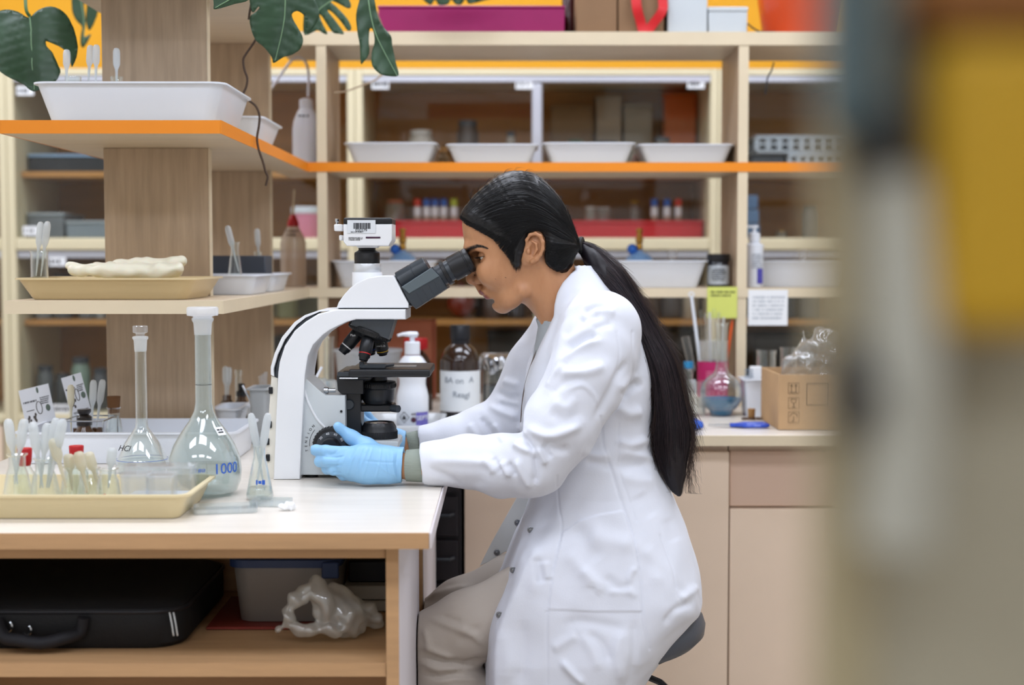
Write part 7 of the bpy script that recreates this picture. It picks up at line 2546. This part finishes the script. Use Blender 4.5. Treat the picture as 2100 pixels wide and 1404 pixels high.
lump('cloth', [((p.x - .02, p.y - .005, ZD + .012), (p.x + .014, p.y, ZD + .009), .011, .008, 1.4), ((p.x + .0, p.y + .01, ZD + .013), (p.x - .02, p.y + .02, ZD + .01), .012, .010, 1)], .002, mat('blue_cloth', '#3a66c8', .9, bump=.4, bscale=200), 'blue cloth lying on the bench behind the ponytail', 'cloth', amp=.0012, fq=200)
# cardboard box
CARD = mat('kraft_card', '#bd9a72', .75, var=.08, vscale=10)
Yb = 3.19
x0, x1, zt_ = wx(1597, Yb, 830), wx(1775, Yb, 830), wz(768, Yb)
t = thing('cardboard_box', 'open kraft cardboard box with handling symbols on the back bench', 'box', ((x0 + x1) / 2, 3.3, ZD))
th = .004
part('front_wall', MB().box(x0, x1, Yb, Yb + th, ZD + .0005, zt_, .0006, 1), CARD, t, True)
part('back_wall', MB().box(x0, x1, 3.41, 3.41 + th, ZD + .0005, zt_, .0006, 1), CARD, t, True)
part('side_wall', MB().box(x0, x0 + th, Yb + th, 3.41, ZD + .0005, zt_, .0006, 1), CARD, t, True)
part('side_wall', MB().box(x1 - th, x1, Yb + th, 3.41, ZD + .0005, zt_, .0006, 1), CARD, t, True)
part('bottom', MB().box(x0 + th, x1 - th, Yb + th, 3.41, ZD + .0005, ZD + .005), CARD, t, True)
CI = mat('card_ink', '#5a4632', .8)
for k, py in enumerate((796, 826, 855)):
    c = at(1628, py, Yb)
    s_ = .0122
    yq = Yb - .0005
    b = MB().tube([(c.x - s_, yq, c.z - s_), (c.x + s_, yq, c.z - s_), (c.x + s_, yq, c.z + s_), (c.x - s_, yq, c.z + s_), (c.x - s_, yq, c.z - s_)], .0004, 4)
    if k == 0:
        for dx in (-.005, .005):
            b.tube([(c.x + dx, yq, c.z - .008), (c.x + dx, yq, c.z + .008)], .0007, 4).tube([(c.x + dx - .003, yq, c.z + .004), (c.x + dx, yq, c.z + .009), (c.x + dx + .003, yq, c.z + .004)], .0006, 4)
        b.tube([(c.x - .009, yq, c.z - .009), (c.x + .009, yq, c.z - .009)], .0006, 4)
    elif k == 1:
        b.tube([(c.x - .006, yq, c.z + .009), (c.x - .005, yq, c.z + .002), (c.x, yq, c.z - .001), (c.x + .005, yq, c.z + .002), (c.x + .006, yq, c.z + .009), (c.x - .006, yq, c.z + .009)], .0006, 4)
        b.tube([(c.x, yq, c.z - .001), (c.x, yq, c.z - .009)], .0006, 4).tube([(c.x - .004, yq, c.z - .009), (c.x + .004, yq, c.z - .009)], .0006, 4)
    else:
        b.tube([(c.x + .008 * math.cos(a), yq, c.z + .001 + .008 * math.sin(a)) for a in [math.pi * i / 12 for i in range(13)]] + [(c.x - .008, yq, c.z + .001)], .0006, 4)
        b.tube([(c.x, yq, c.z + .001), (c.x, yq, c.z - .008), (c.x - .002, yq, c.z - .0095), (c.x - .004, yq, c.z - .008)], .0006, 4)
    part('handling_symbol', b, CI, t, True)
A, B = at(1655, 830, Yb), at(1700, 786, Yb)
part('printed_frame', MB().tube([(A.x, Yb - .0005, A.z), (B.x, Yb - .0005, A.z), (B.x, Yb - .0005, B.z), (A.x, Yb - .0005, B.z), (A.x, Yb - .0005, A.z)], .0007, 4), CI, t, True)
for lb, px, Y, r0, top in (('left glass beaker behind the cardboard box', 1572, 3.62, .024, 718), ('right glass beaker behind the cardboard box', 1618, 3.66, .022, 712)):
    beaker((wx(px, Y), Y, ZD), r0, wz(top, Y) - ZD, lb)
# clear film bag bulging from the box
bg = [(G(1632, 790, 3.30), G(1650, 745, 3.30), .026, .032, 1.1), (G(1620, 750, 3.29), G(1675, 720, 3.30), .024, .034, 1.2), (G(1650, 735, 3.30), G(1700, 700, 3.31), .03, .03, 1.2), (G(1655, 720, 3.30), G(1648, 680, 3.30), .014, .006, .6), (G(1690, 770, 3.30), G(1705, 730, 3.3), .03, .03, 1.1)]
lump('film_bag', bg, .0035, CLEARBAG, 'crumpled clear film bag bulging out of the cardboard box', 'bag', amp=.007, fq=75, k=.006)

# ================================================================== shelf unit under the near bench
zs = zsh + .0006
BLK = mat('black_nylon', '#08080b', .7, bump=.25, bscale=260)
t = thing('equipment_case', 'black soft equipment case with a loop handle in the open shelf unit', 'case', (-.72, 2.28, zs))
b = MB()
cw, cd = (PXL + .028, -.487), (2.105, 2.46)
cxm, cym = sum(cw) / 2, sum(cd) / 2
L_ = [rr((cw[1] - cw[0]) * s_, (cd[1] - cd[0]) * q, .05, zs + h, cxm, cym, 6) for s_, q, h in ((.97, .97, 0), (1, 1, .008), (1, 1, .052), (.985, .985, .060), (.95, .95, .064), (.90, .90, .066))]
part('shell', MB().loft(L_), BLK, t, True)
part('piping', MB().tube([Vector(p) for p in rr((cw[1] - cw[0]) * 1.0, (cd[1] - cd[0]) * 1.0, .05, zs + .056, cxm, cym, 6) + [rr((cw[1] - cw[0]) * 1.0, (cd[1] - cd[0]) * 1.0, .05, zs + .056, cxm, cym, 6)[0]]], .003, 6), mat('black_piping', '#17171c', .5), t, True)
part('handle', MB().tube(cat_rom([at(-4, 1272, 2.10), at(8, 1305, 2.085), at(40, 1312, 2.08), at(85, 1318, 2.08), at(130, 1308, 2.085), at(165, 1295, 2.10), at(172, 1265, 2.10)], 6), .0095, 10), mat('black_webbing', '#14141a', .7, bump=.3, bscale=300), t, True)
for k, (px, py) in enumerate(((352, 1255), (360, 1255))):
    part('zip_pull', MB().tube([at(px - 4, py, 2.098), at(px, py + 22, 2.094), at(px + 4, py + 48, 2.094)], .0014, 6), CHROME, t, True)
for px, py in ((16, 1284), (55, 1292)):
    part('handle_ring', MB().tube([at(px + 8 * math.cos(a), py + 10 * math.sin(a), 2.097) for a in [R(-60) + R(220) * i / 12 for i in range(13)]], .0022, 6), CHROME, t, True)
# grey bin with blue lid
Yb = 2.235
xa_, xb_ = wx(474, Yb, 1200), wx(692, Yb, 1200)
t = thing('storage_bin', 'grey translucent bin with dark blue lid in the open shelf unit', 'bin', ((xa_ + xb_) / 2, 2.33, zs + .006))
hh = wz(1160, Yb) - zs - .006
part('tub', MB().loft([rr((xb_ - xa_) * .90, .17, .025, 0), rr(xb_ - xa_, .19, .025, hh), rr(xb_ - xa_ - .004, .186, .024, hh), rr((xb_ - xa_) * .90 - .004, .166, .024, .003)]), thin('grey_translucent', color='#b9b2ac', base=.05, edge=.3, milk=.72, rough=.3), t)
NAVY = mat('navy_lid', '#24365e', .4)
part('lid', MB().loft([rr(xb_ - xa_ + .012, .202, .028, hh - .002), rr(xb_ - xa_ + .012, .202, .028, hh + .010), rr(xb_ - xa_ - .002, .19, .024, hh + .013)]), NAVY, t)
part('lid_clip', MB().box((xb_ - xa_) * .36, (xb_ - xa_) * .52, -.106, -.098, hh - .018, hh + .008, .002, 1), NAVY, t)
single('red_folder', MB().box(wx(424, 2.22, 1290), wx(690, 2.22, 1290), 2.215, 2.42, zs, zs + .005, .001, 1), mat('red_folder', '#7a2a20', .5), 'flat red folder under the grey bin', 'folder', (wx(560, 2.22), 2.32, zs))
WCB = mat('pale_card', '#b9b2a6', .6)
single('card_box', MB().box(wx(700, 2.33, 1230), xa - .004, 2.33, 2.47, zs, wz(1232, 2.33), .002, 1), WCB, 'lower pale box at the right of the open shelf unit', 'box', (wx(745, 2.33), 2.4, zs))
single('card_box', MB().box(wx(703, 2.33, 1210), xa - .006, 2.335, 2.47, wz(1232, 2.33) + .0006, wz(1202, 2.33), .002, 1), WCB, 'upper pale box at the right of the open shelf unit', 'box', (wx(745, 2.33), 2.4, wz(1232, 2.33) + .0006))
single('card_box', MB().box(wx(715, 2.36, 1180), xa - .008, 2.36, 2.47, wz(1202, 2.33) + .0006, wz(1150, 2.36), .002, 1), mat('dark_box', '#26242a', .6), 'dark box on the pale boxes in the open shelf unit', 'box', (wx(745, 2.36), 2.4, wz(1202, 2.33) + .0006))
pb = [(G(577, 1326, 2.13), G(598, 1280, 2.13), .008, .009, 1.3), (G(598, 1280, 2.13), G(645, 1242, 2.14), .009, .012, 1.3), (G(648, 1245, 2.14), G(668, 1290, 2.14), .013, .016, 1.3), (G(577, 1328, 2.13), G(645, 1332, 2.13), .007, .009, 1.3),
      (G(668, 1300, 2.15), G(705, 1300, 2.16), .020, .028, 1.3), (G(690, 1275, 2.17), G(720, 1310, 2.17), .026, .026, 1.2), (G(700, 1290, 2.18), G(770, 1305, 2.20), .026, .016, 1.2), (G(665, 1265, 2.16), G(690, 1260, 2.17), .018, .016, 1), (G(640, 1330, 2.13), G(700, 1334, 2.13), .010, .010, 1.2)]
lump('plastic_bag', pb, .0028, BAG, 'crumpled white plastic bag in the open shelf unit', 'bag', amp=.0048, fq=130, k=.004, floor=zs)

# ================================================================== plant on the near rack
LEAF = mat('monstera_leaf', '#2f4b33', .36, spec=.5, var=.28, vscale=14, bump=.15, bscale=30)
VEIN = mat('leaf_vein', '#7fa07a', .5)
STEM = mat('leaf_stem', '#4a6a3c', .5)
ROOT = mat('aerial_root', '#4b3a2e', .8, bump=.4, bscale=120)
pot = thing('potted_plant', 'potted monstera with large split leaves and aerial roots on top of the near rack', 'plant', (-.74, 3.1, ZT))
part('pot', MB().lathe(glass_prof([(0, 0), (.10, 0), (.105, .004), (.13, .20), (.137, .202), (.137, .22)], .006), 40, cap=False), mat('clay_pot', '#a55a3a', .7), pot)
part('soil', MB().lathe([(0, .19), (.123, .19)], 32), mat('soil', '#33271e', .9, bump=.6, bscale=80), pot)
from mathutils.geometry import delaunay_2d_cdt


def leaf(outline, rib, Y, cup=.03, tilt=(0, 0), holes=(), veins=7, stem=None):
    """leaf surface from its outline in photo pixels; folds along the midrib, Y is its own distance"""
    Wp = lambda a, b: at(a, b, Y)
    ol = [(p.x, p.y) for p in cat_rom([(a, b, 0) for a, b in outline], 3, True)]
    xs_, ys_ = [p[0] for p in ol], [p[1] for p in ol]
    pts = [Vector(p) for p in ol]
    ed = [(i, (i + 1) % len(pts)) for i in range(len(pts))]
    for y in range(int(min(ys_)) + 4, int(max(ys_)), 8):
        for x in range(int(min(xs_)) + 4, int(max(xs_)), 8):
            pts.append(Vector((x + (y % 16) / 4, y)))
    vs, es, fs, *_ = delaunay_2d_cdt(pts, ed, [], 1, 1e-4)
    P_ = np.array([(v.x, v.y) for v in vs])
    d, t = polydist(P_[:, 0], P_[:, 1], rib)
    cx0, cy0 = P_.mean(0)
    dep = -cup * (1 - np.exp(-(d / 40) ** 2)) + .0022 * np.cos(d * .0) * 0
    # side veins as shallow grooves
    s_ = t * veins - d * .018
    dep += .0032 * np.abs(np.sin(math.pi * s_)) * np.clip(d / 10, 0, 1)
    dep += tilt[0] * (P_[:, 0] - cx0) + tilt[1] * (P_[:, 1] - cy0)
    V = [tuple(Wp(a, b) + Vector((0, -float(q) * -1, 0))) for (a, b), q in zip(P_, dep)]
    o = part('leaf', MB().add(V, [tuple(f) for f in fs]), LEAF, pot, True, 80)
    md = o.modifiers.new('thickness', 'SOLIDIFY')
    md.thickness = .0009
    rp_ = cat_rom([(a, b, 0) for a, b in rib], 5)
    q = []
    for p in rp_:
        i = np.argmin(np.hypot(P_[:, 0] - p.x, P_[:, 1] - p.y))
        q.append(Wp(p.x, p.y) + Vector((0, float(dep[i]) - .0012, 0)))
    part('midrib', MB().tube(q, [.0016 * (1 - .6 * i / len(q)) for i in range(len(q))], 6), VEIN, o, True)
    if stem:
        sp_ = [Vector(q[0])] + [at(a, b, yy) for a, b, yy in stem]
        part('leaf_stem', MB().tube(cat_rom(sp_, 6), .0035, 8), STEM, o, True)
    return o


leaf([(52, 33), (68, 16), (95, 8), (122, 20), (140, 45), (152, 75), (158, 105), (152, 138), (146, 128), (140, 112), (126, 98), (100, 86), (92, 84), (96, 95), (110, 110), (122, 132), (130, 150), (122, 170), (100, 182), (80, 192), (58, 176), (30, 162), (6, 140), (-10, 110), (-16, 70), (-8, 35), (10, 20), (32, 22)],
     [(54, 30), (60, 60), (66, 100), (74, 150), (82, 188)], 2.93, .02, (.0003, -.0004), veins=8, stem=[(53, 15, 2.95), (55, -40, 3.0), (75, -130, 3.05)])
leaf([(150, -10), (180, -20), (205, -5), (202, 25), (192, 50), (182, 62), (176, 40), (178, 5), (172, 10), (176, 45), (172, 75), (187, 70), (172, 97), (165, 90), (166, 70), (168, 55), (155, 40), (148, 20)], [(165, -5), (172, 40), (172, 90)], 3.77, .012, stem=[(165, -30, 3.77), (200, -140, 3.6), (260, -190, 3.3)])
leaf([(438, 10), (441, -30), (480, -60), (520, -40), (512, -2), (480, 8), (442, 19)], [(510, -20), (470, 0), (442, 16)], 2.54, .01, stem=[(525, -80, 2.54), (500, -190, 2.57), (420, -230, 2.75), (380, -190, 2.95)])
leaf([(520, -10), (560, -35), (612, -40), (640, -10), (655, 25), (648, 50), (632, 68), (627, 62), (628, 45), (622, 30), (608, 22), (598, 30), (604, 45), (612, 58), (622, 80), (617, 100), (600, 112), (580, 118), (562, 130), (558, 118), (545, 100), (528, 85), (519, 60), (518, 40), (530, 28), (536, 20), (534, 18), (522, 30)],
     [(585, -20), (584, 30), (578, 70), (565, 125)], 2.90, .018, (.0002, 0), veins=7, stem=[(588, -60, 2.92), (540, -160, 3.0), (430, -190, 3.08)])
leaf([(744, -30), (762, -35), (768, 0), (775, 35), (786, 55), (802, 75), (805, 95), (812, 128), (818, 155), (800, 157), (780, 152), (764, 135), (762, 110), (768, 85), (765, 62), (758, 58), (756, 80), (757, 110), (744, 130), (740, 128), (738, 95), (732, 60), (730, 30), (736, 0)],
     [(752, -30), (760, 30), (775, 80), (815, 156)], 3.02, .016, (-.0002, 0), veins=6, stem=[(750, -60, 3.02), (650, -170, 3.05), (450, -190, 3.08)])
# slit leaf against the yellow wall
leaf([(625, 72), (650, 62), (664, 69), (672, 69), (660, 45), (655, 30), (662, 36), (682, 66), (694, 70), (706, 69), (690, 45), (672, 22), (680, 24), (700, 45), (714, 64), (721, 58), (712, 38), (690, 14), (676, 2), (690, 5), (712, 17), (720, 14), (716, 0), (700, -15), (650, -30), (630, 0), (622, 40)],
     [(700, -10), (660, 15), (640, 40), (628, 70)], 3.30, .008, veins=5, stem=[(705, -40, 3.3), (560, -160, 3.2), (450, -190, 3.1)])
leaf([(865, -8), (900, -22), (985, -20), (1010, -5), (985, 3), (962, 8), (955, -2), (946, 9), (935, 9), (925, -1), (918, 9), (900, 10), (892, 0), (882, 10)], [(1000, -12), (930, -8), (870, -2)], 3.65, .006, veins=5, stem=[(1010, -40, 3.65), (800, -140, 3.5), (500, -190, 3.2)])
part('aerial_root', MB().tube(cat_rom([at(a, b, 2.932) for i, (a, b) in enumerate(((548, -20), (545, 30), (535, 60), (524, 82), (512, 100), (505, 110), (499, 122), (501, 142), (507, 160), (505, 178), (499, 192), (502, 200), (510, 206), (524, 217), (532, 236), (531, 258), (527, 284), (531, 308), (539, 331), (544, 350), (549, 362), (547, 372), (545, 381)))], 4), .0024, 8), ROOT, pot, True)
part('aerial_root', MB().tube(cat_rom([at(516, -20, 2.88), at(515, 8, 2.88), at(512, 25, 2.88), at(510, 40, 2.88)], 4), .0024, 8), ROOT, pot, True)
part('aerial_root', MB().tube(cat_rom([at(686, 190, 3.70), at(705, 188, 3.69), at(735, 178, 3.68), at(778, 158, 3.66), at(800, 120, 3.6), at(770, 20, 3.4), at(700, -100, 3.2)], 5), .0022, 8), mat('dry_root', '#b09a80', .8), pot, True)

# ================================================================== close foreground at the right edge
Yq = .36
KHAKI = mat('khaki_panel', '#9f9883', .6, var=.08, vscale=6)
t = thing('partition', 'blurred khaki partition panel at the right edge of the foreground', 'partition', (wx(1900, Yq), Yq, 0))
x0 = wx(1722, Yq)
part('panel', MB().box(x0, x0 + .20, Yq, Yq + .012, .62, 1.45, .002, 1), KHAKI, t, True)
part('edge_post', MB().box(x0 - .004, x0 + .010, Yq - .004, Yq + .016, 0, 1.45, .003, 2), mat('post_beige', '#a09474', .5), t, True)
part('foot_post', MB().box(x0 + .186, x0 + .20, Yq - .004, Yq + .016, 0, .62, .003, 2), mat('post_beige', '#a09474', .5), t, True)
part('lower_panel', MB().box(x0 + .010, x0 + .186, Yq + .002, Yq + .010, .30, .619, .001, 1), mat('mauve_panel', '#8f8074', .6), t, True)
A, B = at(1912, 690, .338), at(2250, 70, .338)
t = thing('yellow_binder', 'blurred mustard yellow binder hanging on the foreground partition', 'binder', ((A.x + B.x) / 2, .346, A.z))
part('cover', MB().box(A.x, B.x, .337, .357, A.z, B.z, .006, 3), mat('mustard', '#b48c12', .55), t, True)
part('top_strip', MB().box(A.x - .004, B.x + .002, .335, .3575, B.z + .0005, B.z + .02, .004, 2), mat('brown_strip', '#7a4a12', .5), t, True)
for lb, px, py, w_, h_, c in (('blurred dark clamp high on the foreground partition post', 1802, 285, .0058, .010, '#1d1c18'), ('blurred dark clamp low on the foreground partition post', 1738, 795, .0036, .012, '#2c2822')):
    p = at(px, py, .345)
    t = thing('clamp', lb, 'clamp', (p.x, .345, p.z), group='dark clamps on the partition')
    m_ = mat('clamp_' + c[1:], c, .6)
    part('jaw', MB().box(-w_, w_, -.005, .010, -h_, h_, .003, 2), m_, t)
    part('screw', MB().lathe([(.0025, 0), (.0025, .006), (.005, .007), (.005, .011), (0, .0115)], 16, (0, -.005, 0), axisM((0, -1, 0))), m_, t)
A, B = at(1680, 280, .35), at(1790, -80, .35)
single('teal_bag', MB().box(A.x, B.x, .335, .3545, A.z, B.z, .005, 3), mat('teal_cloth', '#4a5a5c', .8), 'blurred dark teal bag hanging at the top of the partition post', 'bag', ((A.x + B.x) / 2, .345, A.z))
A, B = at(1790, 1120, .34), at(1920, 360, .34)
single('white_sleeve', MB().tube([((A.x + B.x) / 2, .343, A.z), ((A.x + B.x) / 2 + .001, .341, (A.z + B.z) / 2), ((A.x + B.x) / 2 - .002, .343, B.z)], [.0095, .0085, .0065], 16), mat('grey_white_cloth', '#aaa89b', .8), 'blurred pale cloth sleeve hanging beside the yellow binder', 'cloth', ((A.x + B.x) / 2, .343, A.z))
